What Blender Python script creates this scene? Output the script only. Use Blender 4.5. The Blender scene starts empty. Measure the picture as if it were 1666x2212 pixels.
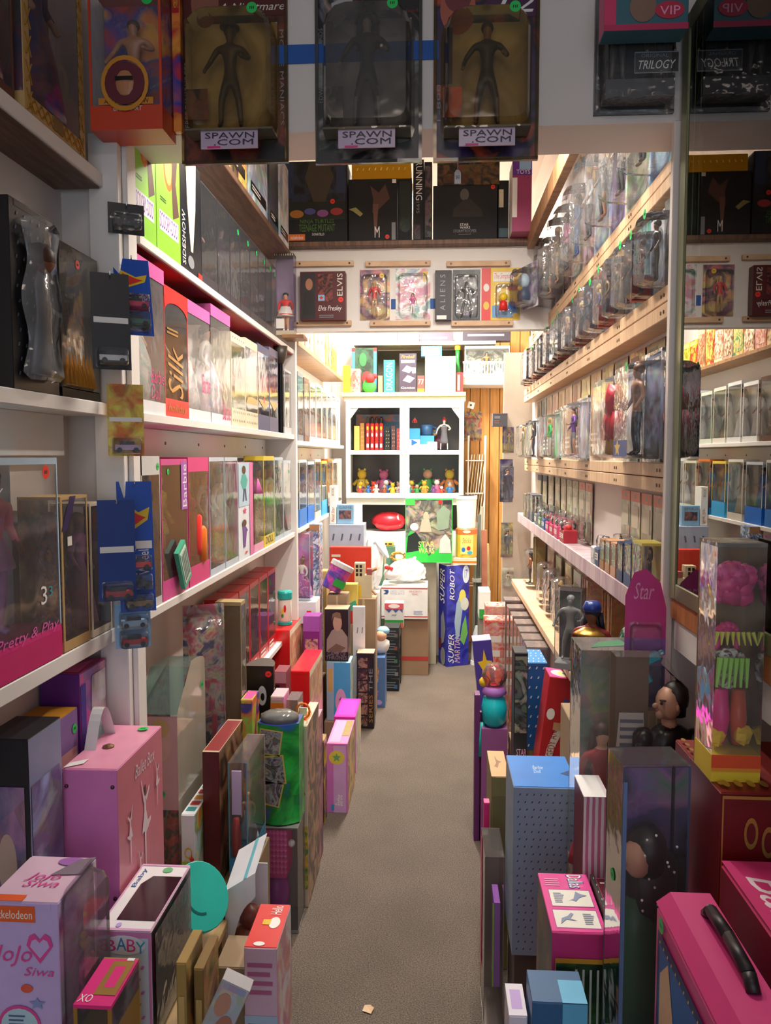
import bpy, bmesh, math, random
from mathutils import Vector, Matrix
S = bpy.context.scene
COL = S.collection
R = math.radians
# ---------------------------------------------------------------- camera
HC = 1.5                     # eye height
FPX = 1700.0                 # focal length in pixels of the 1666x2212 frame
TH, PH = R(3.592), R(4.071)  # looking a little left of the aisle and slightly down
cam = bpy.data.cameras.new('camera'); camo = bpy.data.objects.new('camera', cam)
COL.objects.link(camo); S.camera = camo
cam.sensor_fit = 'VERTICAL'; cam.sensor_height = 36; cam.sensor_width = 36 * 1666 / 2212
cam.lens = 36 * FPX / 2212; cam.clip_start = .02
camo.location = (0, 0, HC); camo.rotation_euler = (R(90) - PH, 0, TH)
_f = Vector((-math.sin(TH) * math.cos(PH), math.cos(TH) * math.cos(PH), -math.sin(PH)))
_r = Vector((math.cos(TH), math.sin(TH), 0)); _u = _r.cross(_f)
def ray(px, py): return _f * FPX + _r * (px - 833) - _u * (py - 1106)
def at(px, py, Y):
    d = ray(px, py); t = Y / d.y
    return d.x * t, HC + d.z * t          # X, Z of the point seen there at depth Y along the aisle
# ---------------------------------------------------------------- world, lamps, exposure
W = bpy.data.worlds.new('shop_daylight'); S.world = W; W.use_nodes = True
W.node_tree.nodes['Background'].inputs[0].default_value = (.72, .84, 1.0, 1)
W.node_tree.nodes['Background'].inputs[1].default_value = 0.7
def area(name, loc, sx, sy, power, col, rot=(0, 0, 0)):
    l = bpy.data.lights.new(name, 'AREA'); l.shape = 'RECTANGLE'; l.size = sx; l.size_y = sy
    l.energy = power; l.color = col
    o = bpy.data.objects.new(name, l); o.location = loc; o.rotation_euler = rot; COL.objects.link(o); return o
area('tube_light_rack_room', (-.2, 2.42, 2.62), .06, .8, 15, (1, .93, .84))
area('tube_light_rack_room', (.27, 2.42, 2.62), .06, .8, 18, (1, .93, .84))
area('tube_light_back_room', (-.15, 4.95, 2.9), .2, 1.3, 135, (1, .94, .84))
area('window_light_shop_front', (.05, -2.3, 1.7), 1.5, 1.9, 9, (.74, .86, 1), (R(90), 0, 0))
area('bulb_light_front_room', (0, .2, 2.7), .4, .4, 3.5, (1, .82, .7))
S.view_settings.view_transform = 'Standard'; S.view_settings.look = 'None'
S.view_settings.exposure = 0.35; S.view_settings.gamma = 1; S.view_settings.use_curve_mapping = False
try:
    S.cycles.transparent_max_bounces = 40; S.cycles.max_bounces = 8
except Exception: pass
# ---------------------------------------------------------------- materials
def lin(h):
    h = h.lstrip('#'); v = [int(h[i:i + 2], 16) / 255 for i in (0, 2, 4)]
    return tuple(c / 12.92 if c < .04045 else ((c + .055) / 1.055) ** 2.4 for c in v) + (1,)
_M = {}
def nt(key):
    m = bpy.data.materials.new(key); m.use_nodes = True
    return m, m.node_tree, m.node_tree.nodes['Principled BSDF']
def node(t, typ, **kw):
    n = t.nodes.new(typ)
    for k, v in kw.items(): setattr(n, k, v)
    return n
def mat(h, rough=.45, metal=0., var=.12, coat=0.):
    """one solid printed / painted colour with a faint mottling"""
    k = ('m', h, rough, metal, var, coat)
    if k in _M: return _M[k]
    m, t, b = nt('paint_' + h.strip('#'))
    tc = node(t, 'ShaderNodeTexCoord'); n = node(t, 'ShaderNodeTexNoise'); n.inputs['Scale'].default_value = 14; n.inputs['Detail'].default_value = 2
    t.links.new(tc.outputs['Object'], n.inputs['Vector'])
    c = node(t, 'ShaderNodeMix', data_type='RGBA'); cc = lin(h)
    c.inputs[6].default_value = cc; c.inputs[7].default_value = tuple(x * (1 - var * 2) for x in cc[:3]) + (1,)
    t.links.new(n.outputs[0], c.inputs[0]); t.links.new(c.outputs[2], b.inputs['Base Color'])
    b.inputs['Roughness'].default_value = rough; b.inputs['Metallic'].default_value = metal
    b.inputs['Coat Weight'].default_value = coat; b.inputs['Coat Roughness'].default_value = .12
    _M[k] = m; return m
def art(cols, scale=9., rough=.36, detail=5., stretch=(1, 1, 1), sharp=True):
    """printed picture: patches of the given colours, different on every object"""
    k = ('a', cols, scale, rough, detail, stretch, sharp)
    if k in _M: return _M[k]
    cl = cols.split()
    m, t, b = nt('print_' + cl[0].strip('#'))
    tc = node(t, 'ShaderNodeTexCoord'); oi = node(t, 'ShaderNodeObjectInfo')
    mp = node(t, 'ShaderNodeMapping'); mp.inputs['Scale'].default_value = stretch
    ad = node(t, 'ShaderNodeVectorMath', operation='MULTIPLY_ADD'); ad.inputs[1].default_value = (37, 53, 71)
    cb = node(t, 'ShaderNodeCombineXYZ')
    for i in range(3): t.links.new(oi.outputs['Random'], cb.inputs[i])
    t.links.new(cb.outputs[0], ad.inputs[0]); t.links.new(tc.outputs['Object'], mp.inputs[0]); t.links.new(mp.outputs[0], ad.inputs[2])
    n = node(t, 'ShaderNodeTexNoise'); n.inputs['Scale'].default_value = scale; n.inputs['Detail'].default_value = detail
    n.inputs['Distortion'].default_value = 1.6
    t.links.new(ad.outputs[0], n.inputs['Vector'])
    rp = node(t, 'ShaderNodeValToRGB'); rp.color_ramp.interpolation = 'LINEAR'
    e = rp.color_ramp.elements; N = len(cl)
    for i, c in enumerate(cl):
        p = 0 if i == 0 else .34 + .32 * (i - .5) / max(1, N - 1) if N > 1 else 0
        if i < 2: el = e[i]; el.position = p
        else: el = e.new(p)
        el.color = lin(c)
    if N == 1: e[1].color = lin(cl[0])
    t.links.new(n.outputs[0], rp.inputs[0])
    if sharp:      # small printed details breaking up the big patches
        v = node(t, 'ShaderNodeTexVoronoi'); v.inputs['Scale'].default_value = scale * 4.5; t.links.new(ad.outputs[0], v.inputs['Vector'])
        mx = node(t, 'ShaderNodeMix', data_type='RGBA', blend_type='OVERLAY'); mx.inputs[0].default_value = .55
        t.links.new(rp.outputs[0], mx.inputs[6]); t.links.new(v.outputs['Color'], mx.inputs[7])
        hs = node(t, 'ShaderNodeMix', data_type='RGBA'); hs.inputs[0].default_value = .55; t.links.new(mx.outputs[2], hs.inputs[6]); t.links.new(rp.outputs[0], hs.inputs[7]); t.links.new(hs.outputs[2], b.inputs['Base Color'])
    else: t.links.new(rp.outputs[0], b.inputs['Base Color'])
    b.inputs['Roughness'].default_value = rough
    _M[k] = m; return m
def stripes(c1, c2, scale=30., axis='X', rough=.4):
    k = ('s', c1, c2, scale, axis)
    if k in _M: return _M[k]
    m, t, b = nt('stripes_' + c1.strip('#'))
    tc = node(t, 'ShaderNodeTexCoord'); w = node(t, 'ShaderNodeTexWave', bands_direction=axis); w.inputs['Scale'].default_value = scale
    w.inputs['Distortion'].default_value = .6
    t.links.new(tc.outputs['Object'], w.inputs['Vector'])
    rp = node(t, 'ShaderNodeValToRGB'); rp.color_ramp.interpolation = 'CONSTANT'
    rp.color_ramp.elements[0].color = lin(c1); rp.color_ramp.elements[1].color = lin(c2); rp.color_ramp.elements[1].position = .5
    t.links.new(w.outputs[0], rp.inputs[0]); t.links.new(rp.outputs[0], b.inputs['Base Color']); b.inputs['Roughness'].default_value = rough
    _M[k] = m; return m
def film(tint='#ffffff', haze=.07, bump=.25, scale=26., rough=.07, ior=1.5, boost=1.0, thick=.985):
    """clear plastic sheet: Fresnel gloss over a see-through sheet with a faint dusty veil"""
    k = ('f', tint, haze, bump, scale, rough, ior, boost)
    if k in _M: return _M[k]
    m, t, b = nt('clear_plastic'); t.nodes.remove(b); out = t.nodes['Material Output']
    tr = node(t, 'ShaderNodeBsdfTransparent'); c = lin(tint); tr.inputs[0].default_value = tuple(x * thick for x in c[:3]) + (1,)
    df = node(t, 'ShaderNodeBsdfDiffuse'); df.inputs[0].default_value = tuple(min(1, .25 + .75 * x) for x in c[:3]) + (1,)
    gl = node(t, 'ShaderNodeBsdfGlossy'); gl.inputs['Roughness'].default_value = rough
    fr = node(t, 'ShaderNodeFresnel'); fr.inputs['IOR'].default_value = ior
    m1 = node(t, 'ShaderNodeMixShader'); m1.inputs[0].default_value = haze
    t.links.new(tr.outputs[0], m1.inputs[1]); t.links.new(df.outputs[0], m1.inputs[2])
    m2 = node(t, 'ShaderNodeMixShader'); t.links.new(m1.outputs[0], m2.inputs[1]); t.links.new(gl.outputs[0], m2.inputs[2])
    mu = node(t, 'ShaderNodeMath', operation='MULTIPLY', use_clamp=True); mu.inputs[1].default_value = boost
    t.links.new(fr.outputs[0], mu.inputs[0]); t.links.new(mu.outputs[0], m2.inputs[0])
    if bump:
        tc = node(t, 'ShaderNodeTexCoord'); n = node(t, 'ShaderNodeTexNoise'); n.inputs['Scale'].default_value = scale; n.inputs['Detail'].default_value = 2
        t.links.new(tc.outputs['Object'], n.inputs['Vector'])
        bp = node(t, 'ShaderNodeBump'); bp.inputs['Strength'].default_value = bump; bp.inputs['Distance'].default_value = .02
        t.links.new(n.outputs[0], bp.inputs['Height']); t.links.new(bp.outputs[0], gl.inputs['Normal']); t.links.new(bp.outputs[0], fr.inputs['Normal'])
    t.links.new(m2.outputs[0], out.inputs[0]); _M[k] = m; return m
FILM = film(haze=.04, bump=.05, scale=14, ior=1.3); BLIS = film(haze=.05, bump=.28, scale=30, rough=.06, ior=1.42); BAG = film(haze=.09, bump=.14, scale=16, rough=.12, ior=1.32)
GOLDF = film('#e2d2aa', haze=.03, bump=.12, scale=12, rough=.1, ior=1.4); TEALF = film('#9cc4bb', haze=.16, bump=.1); GREYF = film('#d0d3da', haze=.05, bump=.08, scale=14, ior=1.35)
GLASS = film(haze=.0, bump=0, rough=.0, ior=1.52, boost=1.75, tint='#e6efe8')
CLEARG = film(haze=.0, bump=0, rough=.0, ior=1.4, boost=.5)
def wood(c1, c2, scale=5., stretch=(1, 1, 1), rough=.5):
    k = ('w', c1, c2, scale, stretch)
    if k in _M: return _M[k]
    m, t, b = nt('wood_' + c1.strip('#'))
    tc = node(t, 'ShaderNodeTexCoord'); mp = node(t, 'ShaderNodeMapping'); mp.inputs['Scale'].default_value = stretch
    n = node(t, 'ShaderNodeTexNoise'); n.inputs['Scale'].default_value = scale; n.inputs['Detail'].default_value = 5; n.inputs['Distortion'].default_value = 1.2
    t.links.new(tc.outputs['Object'], mp.inputs[0]); t.links.new(mp.outputs[0], n.inputs['Vector'])
    rp = node(t, 'ShaderNodeValToRGB'); rp.color_ramp.elements[0].color = lin(c1); rp.color_ramp.elements[1].color = lin(c2)
    rp.color_ramp.elements[0].position = .35; rp.color_ramp.elements[1].position = .65
    t.links.new(n.outputs[0], rp.inputs[0]); t.links.new(rp.outputs[0], b.inputs['Base Color']); b.inputs['Roughness'].default_value = rough
    bp = node(t, 'ShaderNodeBump'); bp.inputs['Strength'].default_value = .15; bp.inputs['Distance'].default_value = .003
    t.links.new(n.outputs[0], bp.inputs['Height']); t.links.new(bp.outputs[0], b.inputs['Normal'])
    _M[k] = m; return m
def carpet():
    m, t, b = nt('carpet')
    tc = node(t, 'ShaderNodeTexCoord')
    n = node(t, 'ShaderNodeTexNoise'); n.inputs['Scale'].default_value = 260; n.inputs['Detail'].default_value = 3
    n2 = node(t, 'ShaderNodeTexNoise'); n2.inputs['Scale'].default_value = 3.5; n2.inputs['Detail'].default_value = 4
    t.links.new(tc.outputs['Object'], n.inputs['Vector']); t.links.new(tc.outputs['Object'], n2.inputs['Vector'])
    r1 = node(t, 'ShaderNodeValToRGB'); r1.color_ramp.elements[0].color = lin('#463e3a'); r1.color_ramp.elements[1].color = lin('#857769')
    r1.color_ramp.elements[0].position = .3; r1.color_ramp.elements[1].position = .7
    mx = node(t, 'ShaderNodeMix', data_type='RGBA', blend_type='MULTIPLY'); mx.inputs[0].default_value = .35
    r2 = node(t, 'ShaderNodeValToRGB'); r2.color_ramp.elements[0].color = (.45, .45, .45, 1); r2.color_ramp.elements[0].position = .3; r2.color_ramp.elements[1].position = .65
    t.links.new(n.outputs[0], r1.inputs[0]); t.links.new(n2.outputs[0], r2.inputs[0])
    t.links.new(r1.outputs[0], mx.inputs[6]); t.links.new(r2.outputs[0], mx.inputs[7]); t.links.new(mx.outputs[2], b.inputs['Base Color'])
    b.inputs['Roughness'].default_value = .95
    bp = node(t, 'ShaderNodeBump'); bp.inputs['Strength'].default_value = .9; bp.inputs['Distance'].default_value = .006
    t.links.new(n.outputs[0], bp.inputs['Height']); t.links.new(bp.outputs[0], b.inputs['Normal']); return m
WHITE = mat('#f2efe9', .5, var=.04); BLACK = mat('#141315', .35); PAPER = mat('#efe8da', .6)
SKIN = mat('#d9a283', .45); DSKIN = mat('#7c4a30', .45); TAN = mat('#b98a5c', .6); CARDB = mat('#a58b6c', .75)
GREEN = mat('#18c95a', .5, var=.02); RED = mat('#e02a26', .4, var=.05); REDST = mat('#f03020', .5, var=.02)
PINK = mat('#e04a9c', .4, var=.06); HOT = mat('#e02a80', .4, var=.06); GOLD = mat('#c99a45', .3, .7); SILVER = mat('#c4c8cc', .25, .8)
WALLP = mat('#e3d9d2', .6, var=.04); TRIMP = mat('#ece6df', .45, var=.04)
# ---------------------------------------------------------------- mesh building
class MB:
    def __init__(s): s.v = []; s.f = []; s.m = []; s.mats = []
    def mi(s, m):
        if m not in s.mats: s.mats.append(m)
        return s.mats.index(m)
    def add(s, vs, fs, m):
        o = len(s.v); s.v += [tuple(p) for p in vs]; k = s.mi(m)
        for f in fs: s.f.append(tuple(o + i for i in f)); s.m.append(k)
        return s
    def box(s, x0, x1, y0, y1, z0, z1, m, T=None):
        vs = [Vector(p) for p in ((x0, y0, z0), (x1, y0, z0), (x1, y1, z0), (x0, y1, z0), (x0, y0, z1), (x1, y0, z1), (x1, y1, z1), (x0, y1, z1))]
        if T: vs = [T @ p for p in vs]
        return s.add(vs, [(0, 3, 2, 1), (4, 5, 6, 7), (0, 1, 5, 4), (1, 2, 6, 5), (2, 3, 7, 6), (3, 0, 4, 7)], m)
    def quad(s, pts, m): return s.add(pts, [tuple(range(len(pts)))], m)
    def tube(s, p0, p1, r0, m, n=10, r1=None, caps=True):
        p0, p1 = Vector(p0), Vector(p1); r1 = r0 if r1 is None else r1
        d = (p1 - p0).normalized(); a = d.orthogonal().normalized(); b = d.cross(a)
        vs = []
        for p, r in ((p0, r0), (p1, r1)):
            for i in range(n):
                t = 2 * math.pi * i / n; vs.append(p + (a * math.cos(t) + b * math.sin(t)) * r)
        fs = [(i, (i + 1) % n, n + (i + 1) % n, n + i) for i in range(n)]
        if caps: fs += [tuple(range(n))[::-1], tuple(range(n, 2 * n))]
        return s.add(vs, fs, m)
    def path(s, pts, r, m, n=6):
        for a, b in zip(pts, pts[1:]): s.tube(a, b, r, m, n)
        return s
    def lathe(s, prof, m, n=20, sx=1, sy=1, c=(0, 0, 0), T=None, wob=0, k=7):
        vs = []
        for r, z in prof:
            for i in range(n):
                t = 2 * math.pi * i / n; q = r * (1 + wob * math.sin(k * t) * (1 if r > 0 else 0))
                p = Vector((c[0] + q * math.cos(t) * sx, c[1] + q * math.sin(t) * sy, c[2] + z)); vs.append(T @ p if T else p)
        fs = []
        for j in range(len(prof) - 1):
            for i in range(n): fs.append((j * n + i, j * n + (i + 1) % n, (j + 1) * n + (i + 1) % n, (j + 1) * n + i))
        fs += [tuple(range(n))[::-1], tuple(range((len(prof) - 1) * n, len(prof) * n))]
        return s.add(vs, fs, m)
    def ball(s, c, r, m, n=12, sx=1, sy=1, sz=1, noise=0, seed=0):
        rg = random.Random(seed); prof = []; vs = []; H = max(5, n // 2)
        for j in range(H + 1):
            a = -math.pi / 2 + math.pi * j / H
            for i in range(n):
                t = 2 * math.pi * i / n; q = r * (1 + (rg.uniform(-noise, noise) if 0 < j < H else 0))
                vs.append((c[0] + q * math.cos(a) * math.cos(t) * sx, c[1] + q * math.cos(a) * math.sin(t) * sy, c[2] + q * math.sin(a) * sz))
        fs = [(j * n + i, j * n + (i + 1) % n, (j + 1) * n + (i + 1) % n, (j + 1) * n + i) for j in range(H) for i in range(n)]
        return s.add(vs, fs, m)
    def build(s, name, parent=None, smooth=False, bevel=0.):
        me = bpy.data.meshes.new(name); me.from_pydata(s.v, [], s.f)
        for m in s.mats: me.materials.append(m)
        me.polygons.foreach_set('material_index', s.m)
        if smooth: me.polygons.foreach_set('use_smooth', [True] * len(s.f))
        me.update()
        if bevel:
            bm = bmesh.new(); bm.from_mesh(me)
            bmesh.ops.bevel(bm, geom=bm.edges[:], offset=bevel, segments=1, affect='EDGES'); bm.to_mesh(me); bm.free()
        o = bpy.data.objects.new(name, me); COL.objects.link(o)
        if parent: o.parent = parent
        return o
def props(o, label, cat, group=None, kind=None):
    if label: o['label'] = label
    if cat: o['category'] = cat
    if group: o['group'] = group
    if kind: o['kind'] = kind
    return o
def root(name, label, cat, loc=(0, 0, 0), rz=0, group=None, tilt=(0, 0)):
    o = bpy.data.objects.new(name, None); COL.objects.link(o); o.empty_display_size = .03
    o.location = loc; o.rotation_euler = (R(tilt[0]), R(tilt[1]), R(rz)); return props(o, label, cat, group)
def struct(name, mb, parent=None, bevel=0):
    o = mb.build(name, parent, bevel=bevel)
    if not parent: o['kind'] = 'structure'
    return o
_T = {}
def textmesh(s, ital=0.):
    k = (s, ital)
    if k in _T: return _T[k]
    c = bpy.data.curves.new('t', 'FONT'); c.body = s; c.resolution_u = 2; c.shear = ital; c.space_line = .8
    o = bpy.data.objects.new('t', c); me = bpy.data.meshes.new_from_object(o)
    vs = [v.co.copy() for v in me.vertices]; fs = [tuple(p.vertices) for p in me.polygons]
    bpy.data.objects.remove(o); bpy.data.curves.remove(c); bpy.data.meshes.remove(me)
    if not vs: vs = [Vector((0, 0, 0)), Vector((1, 1, 0))]
    x0 = min(v.x for v in vs); x1 = max(v.x for v in vs); y0 = min(v.y for v in vs); y1 = max(v.y for v in vs)
    vs = [((v.x - x0) / (x1 - x0 or 1), (v.y - y0) / (y1 - y0 or 1)) for v in vs]
    _T[k] = (vs, fs); return _T[k]
def frames(w, d, h):
    V = Vector
    return {'front': (V((-w / 2, -d / 2, 0)), V((w, 0, 0)), V((0, 0, h)), V((0, -1, 0))),
            'back': (V((w / 2, d / 2, 0)), V((-w, 0, 0)), V((0, 0, h)), V((0, 1, 0))),
            'right': (V((w / 2, -d / 2, 0)), V((0, d, 0)), V((0, 0, h)), V((1, 0, 0))),
            'left': (V((-w / 2, d / 2, 0)), V((0, -d, 0)), V((0, 0, h)), V((-1, 0, 0))),
            'top': (V((-w / 2, -d / 2, h)), V((w, 0, 0)), V((0, d, 0)), V((0, 0, 1)))}
def uvshape(kind, u0, v0, u1, v1, extra):
    cu, cv, ru, rv = (u0 + u1) / 2, (v0 + v1) / 2, (u1 - u0) / 2, (v1 - v0) / 2
    if kind == 'r': return [[(u0, v0), (u1, v0), (u1, v1), (u0, v1)]]
    if kind == 'e': return [[(cu + ru * math.cos(2 * math.pi * i / 20), cv + rv * math.sin(2 * math.pi * i / 20)) for i in range(20)]]
    if kind == 's':
        p = [(cu + ru * (1 if i % 2 == 0 else .45) * math.sin(math.pi * i / 5), cv + rv * (1 if i % 2 == 0 else .45) * math.cos(math.pi * i / 5)) for i in range(10)]
        return [[(cu, cv), p[i], p[(i + 9) % 10]] for i in range(10)]
    if kind == 'p': return [[(u0 + (u1 - u0) * a, v0 + (v1 - v0) * b) for a, b in extra]]
    if kind == 'd':   # a field of small marks
        nx, ny = extra; o = []
        for i in range(nx):
            for j in range(ny):
                a = u0 + (u1 - u0) * (i + .5 + .25 * (j % 2)) / nx; b = v0 + (v1 - v0) * (j + .5) / ny
                e = .16 * (u1 - u0) / nx; g = .13 * (v1 - v0) / ny; o.append([(a - e, b - g), (a + e * .2, b - g), (a + e, b + g), (a - e * .2, b + g)])
        return o
    if kind == 'l':   # lines of small print
        o = []; n = extra; rg = random.Random(n)
        for j in range(n):
            b = v0 + (v1 - v0) * (j + .25) / n; q = u1 - (u1 - u0) * rg.uniform(0, .35); o.append([(u0, b), (q, b), (q, b + (v1 - v0) * .45 / n), (u0, b + (v1 - v0) * .45 / n)])
        return o
    if kind == 'b':   # border frame
        e = extra; return [[(u0, v0), (u1, v0), (u1, v0 + e), (u0, v0 + e)], [(u0, v1 - e), (u1, v1 - e), (u1, v1), (u0, v1)],
                           [(u0, v0 + e), (u0 + e, v0 + e), (u0 + e, v1 - e), (u0, v1 - e)], [(u1 - e, v0 + e), (u1, v0 + e), (u1, v1 - e), (u1 - e, v1 - e)]]
    return []
def prints(parent, size, specs, off=0.0006, name='printed_graphics', out=0.):
    """specs: (face, kind, u0, v0, u1, v1, material[, extra]) laid on the faces of a w x d x h pack"""
    fr = frames(*size); G = {}
    for i, sp in enumerate(specs):
        face, kind, u0, v0, u1, v1, m = sp[:7]; ex = sp[7] if len(sp) > 7 else None
        o, U, V, N = fr[face]; lift = N * (off + .00012 * i + out)
        if kind[0] == 't':
            vs, fs = textmesh(ex, .3 if 'i' in kind else 0.)
            pts = []
            for a, b in vs:
                if 'v' in kind: a, b = 1 - b, a
                elif 'w' in kind: a, b = b, 1 - a
                pts.append(o + U * (u0 + (u1 - u0) * a) + V * (v0 + (v1 - v0) * b) + lift)
            tx = MB(); tx.add(pts, fs, m); tx.build('lettering', parent)
        elif kind == 'k':     # round price sticker, its own part
            st = MB(); rr = ex or .009
            c = o + U * u0 + V * v0 + lift; a, b = U.normalized(), V.normalized()
            st.quad([c + (a * math.cos(2 * math.pi * q / 16) + b * math.sin(2 * math.pi * q / 16)) * rr for q in range(16)], m)
            c2 = c + N * .0003
            for q in (-.35, .0, .3): st.quad([c2 + a * rr * (q - .09) - b * rr * .25, c2 + a * rr * (q + .09) - b * rr * .25, c2 + a * rr * (q + .12) + b * rr * .25, c2 + a * rr * (q - .03) + b * rr * .25], BLACK)
            st.build('price_sticker', parent)
        else:
            g = G.setdefault((face, i if len(specs) < 9 or kind in 'ld' else 0, kind in 'ld'), MB())
            for pl in uvshape(kind, u0, v0, u1, v1, ex): g.quad([o + U * a + V * b + lift for a, b in pl], m)
    for k, g in G.items():
        o_ = g.build('small_print' if k[2] else name, parent)
        if k[2]: o_['kind'] = 'stuff'
def carton(name, label, cat, loc, size, rz=0, body=None, faces=None, pr=(), group=None, tilt=(0, 0), lid=True, bevel=.0012):
    w, d, h = size; r = root(name, label, cat, loc, rz, group, tilt); faces = faces or {}
    b = MB(); x, y = w / 2, d / 2
    vs = [(-x, -y, 0), (x, -y, 0), (x, y, 0), (-x, y, 0), (-x, -y, h), (x, -y, h), (x, y, h), (-x, y, h)]
    b.v = vs
    for fn, f in (('bottom', (0, 3, 2, 1)), ('top', (4, 5, 6, 7)), ('front', (0, 1, 5, 4)), ('right', (1, 2, 6, 5)), ('back', (2, 3, 7, 6)), ('left', (3, 0, 4, 7))):
        b.f.append(f); b.m.append(b.mi(faces.get(fn, body)))
    b.build('box_body', r, bevel=bevel)
    if lid:
        l = MB(); l.box(-x * .985, x * .985, -y * .97, y * .985, h, h + .0011, faces.get('top', body)); l.box(-x * .8, x * .8, -y - .0006, -y, h - min(.012, h * .1), h - .0015, faces.get('front', body)); l.build('lid_flap', r)
    if pr: prints(r, size, pr, off=.0012)
    return r
# ---------------------------------------------------------------- figures (dolls and action figures inside the packs)
_B = {}
def bodymesh(pose):
    if pose in _B: return _B[pose]
    V = []; E = []; Rr = []
    def v(p, r, par=None):
        V.append(p); Rr.append(r); i = len(V) - 1
        if par is not None: E.append((par, i))
        return i
    sp = {'doll': .035, 'stand': .055, 'action': .09, 'reach': .06}[pose]
    pel = v((0, 0, .5), (.075, .055)); wa = v((0, 0, .6), (.055, .045), pel); ch = v((0, -.008, .72), (.088, .058), wa)
    sh = v((0, 0, .79), (.07, .045), ch); nk = v((0, 0, .845), (.026, .026), sh); h1 = v((0, -.008, .885), (.046, .05), nk); h2 = v((0, -.006, .945), (.052, .057), h1); v((0, 0, .985), (.03, .032), h2)
    for s in (-1, 1):
        hp = v((s * .042, 0, .46), (.05, .05), pel); kn = v((s * sp, -.015, .27), (.035, .037), hp); an = v((s * sp * 1.15, .008, .055), (.022, .025), kn)
        v((s * sp * 1.25, -.055, .02), (.024, .018), an)
        a = {'doll': ((.115, 0, .775), (.14, .015, .64), (.135, -.05, .53), (.13, -.075, .485)),
             'stand': ((.12, 0, .78), (.165, .01, .65), (.165, -.06, .54), (.165, -.085, .495)),
             'action': ((.125, 0, .78), (.2, -.02, .68), (.16, -.13, .64), (.13, -.17, .65)) if s > 0 else ((.125, 0, .78), (.21, .02, .67), (.24, -.06, .56), (.245, -.09, .52)),
             'reach': ((.12, 0, .79), (.2, -.01, .86), (.19, -.03, .99), (.185, -.04, 1.04)) if s > 0 else ((.12, 0, .78), (.19, .01, .67), (.13, -.05, .58), (.1, -.07, .56))}[pose]
        p = sh
        for q, rr in zip(a, (.034, .027, .019, .021)): p = v((s * q[0], q[1], q[2]), (rr, rr), p)
    me = bpy.data.meshes.new('figure_' + pose); me.from_pydata(V, E, [])
    o = bpy.data.objects.new('figure_tmp', me); COL.objects.link(o)
    m = o.modifiers.new('s', 'SKIN'); m.use_smooth_shade = True
    for i, r in enumerate(Rr): me.skin_vertices[0].data[i].radius = r; me.skin_vertices[0].data[i].use_root = (i == 0)
    sb = o.modifiers.new('u', 'SUBSURF'); sb.levels = 1; sb.render_levels = 1
    dg = bpy.context.evaluated_depsgraph_get(); out = bpy.data.meshes.new_from_object(o.evaluated_get(dg)); out.name = 'figure_' + pose
    bpy.data.objects.remove(o); bpy.data.meshes.remove(me)
    out.materials.clear()
    for q in range(4): out.materials.append(SKIN)
    for p in out.polygons:
        c = p.center; ax = abs(c.x)
        if c.z > .825 and ax < .09: k = 0
        elif ax > .1 and (c.z < .56 or c.z > .9 or c.y < -.1): k = 0
        elif c.z < .065: k = 3
        elif c.z < .5 and ax < .14: k = 2
        else: k = 1
        p.material_index = k; p.use_smooth = True
    _B[pose] = out; return out
_H = {}
def hairmesh(kind):
    if kind in _H: return _H[kind]
    b = MB(); m = BLACK
    b.ball((0, .012, .955), .064, m, 12, 1, 1.05, .95)
    if kind == 'long':
        for q in range(5):
            x = -.05 + .025 * q; b.tube((x * .9, .04, .95), (x * 1.5, .055, .74), .026, m, 7, .02); b.tube((x * 1.5, .055, .74), (x * 1.7, .05, .6), .02, m, 7, .006)
    if kind == 'up': b.ball((0, .03, 1.03), .04, m, 10)
    if kind == 'big':
        for q in range(7):
            t = math.pi * q / 6; b.ball((.075 * math.cos(t), .02, .94 + .075 * math.sin(t)), .04, m, 8, noise=.15, seed=q)
        for s in (-1, 1): b.tube((s * .07, .03, .93), (s * .09, .05, .72), .035, m, 7, .02)
    if kind == 'hat': b.lathe([(.1, .985), (.1, .995), (.058, .998), (.052, 1.05)], m, 14)
    o = b.build('hair_tmp', smooth=True); me = o.data; bpy.data.objects.remove(o); _H[kind] = me; return me
_G = {}
def gownmesh(kind):
    if kind in _G: return _G[kind]
    b = MB(); pf = {'gown': [(.068, .755), (.075, .7), (.058, .6), (.09, .5), (.16, .3), (.21, .08), (.225, .01)],
                    'ball': [(.07, .755), (.075, .7), (.057, .61), (.14, .53), (.22, .36), (.27, .12), (.275, .01)],
                    'mini': [(.07, .76), (.078, .7), (.058, .6), (.1, .52), (.13, .42), (.135, .4)],
                    'coat': [(.09, .8), (.105, .72), (.085, .6), (.1, .48), (.125, .3), (.13, .22)]}[kind]
    b.lathe(pf, BLACK, 24, 1, .62, wob=.05 if kind != 'coat' else .02, k=8)
    o = b.build('gown_tmp', smooth=True); me = o.data; bpy.data.objects.remove(o); _G[kind] = me; return me
def fig(parent, h, loc=(0, 0, 0), pose='doll', skin=SKIN, top=BLACK, bot=None, shoe=None, hair=None, hk='long', gown=None, gk='gown', rz=0, name='doll', wide=1.):
    o = bpy.data.objects.new(name, bodymesh(pose)); COL.objects.link(o); o.parent = parent
    o.location = loc; o.scale = (h * wide, h, h); o.rotation_euler = (0, 0, R(rz))
    for i, m in enumerate((skin, top, bot or top, shoe or bot or top)):
        o.material_slots[i].link = 'OBJECT'; o.material_slots[i].material = m
    def sub(nm, me, m):
        c = bpy.data.objects.new(nm, me); COL.objects.link(c); c.parent = o; c.material_slots[0].link = 'OBJECT'; c.material_slots[0].material = m
    if hair: sub('hair' if hk != 'hat' else 'hat', hairmesh(hk), hair)
    if gown: sub('dress' if gk != 'coat' else 'coat', gownmesh(gk), gown)
    return o
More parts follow.
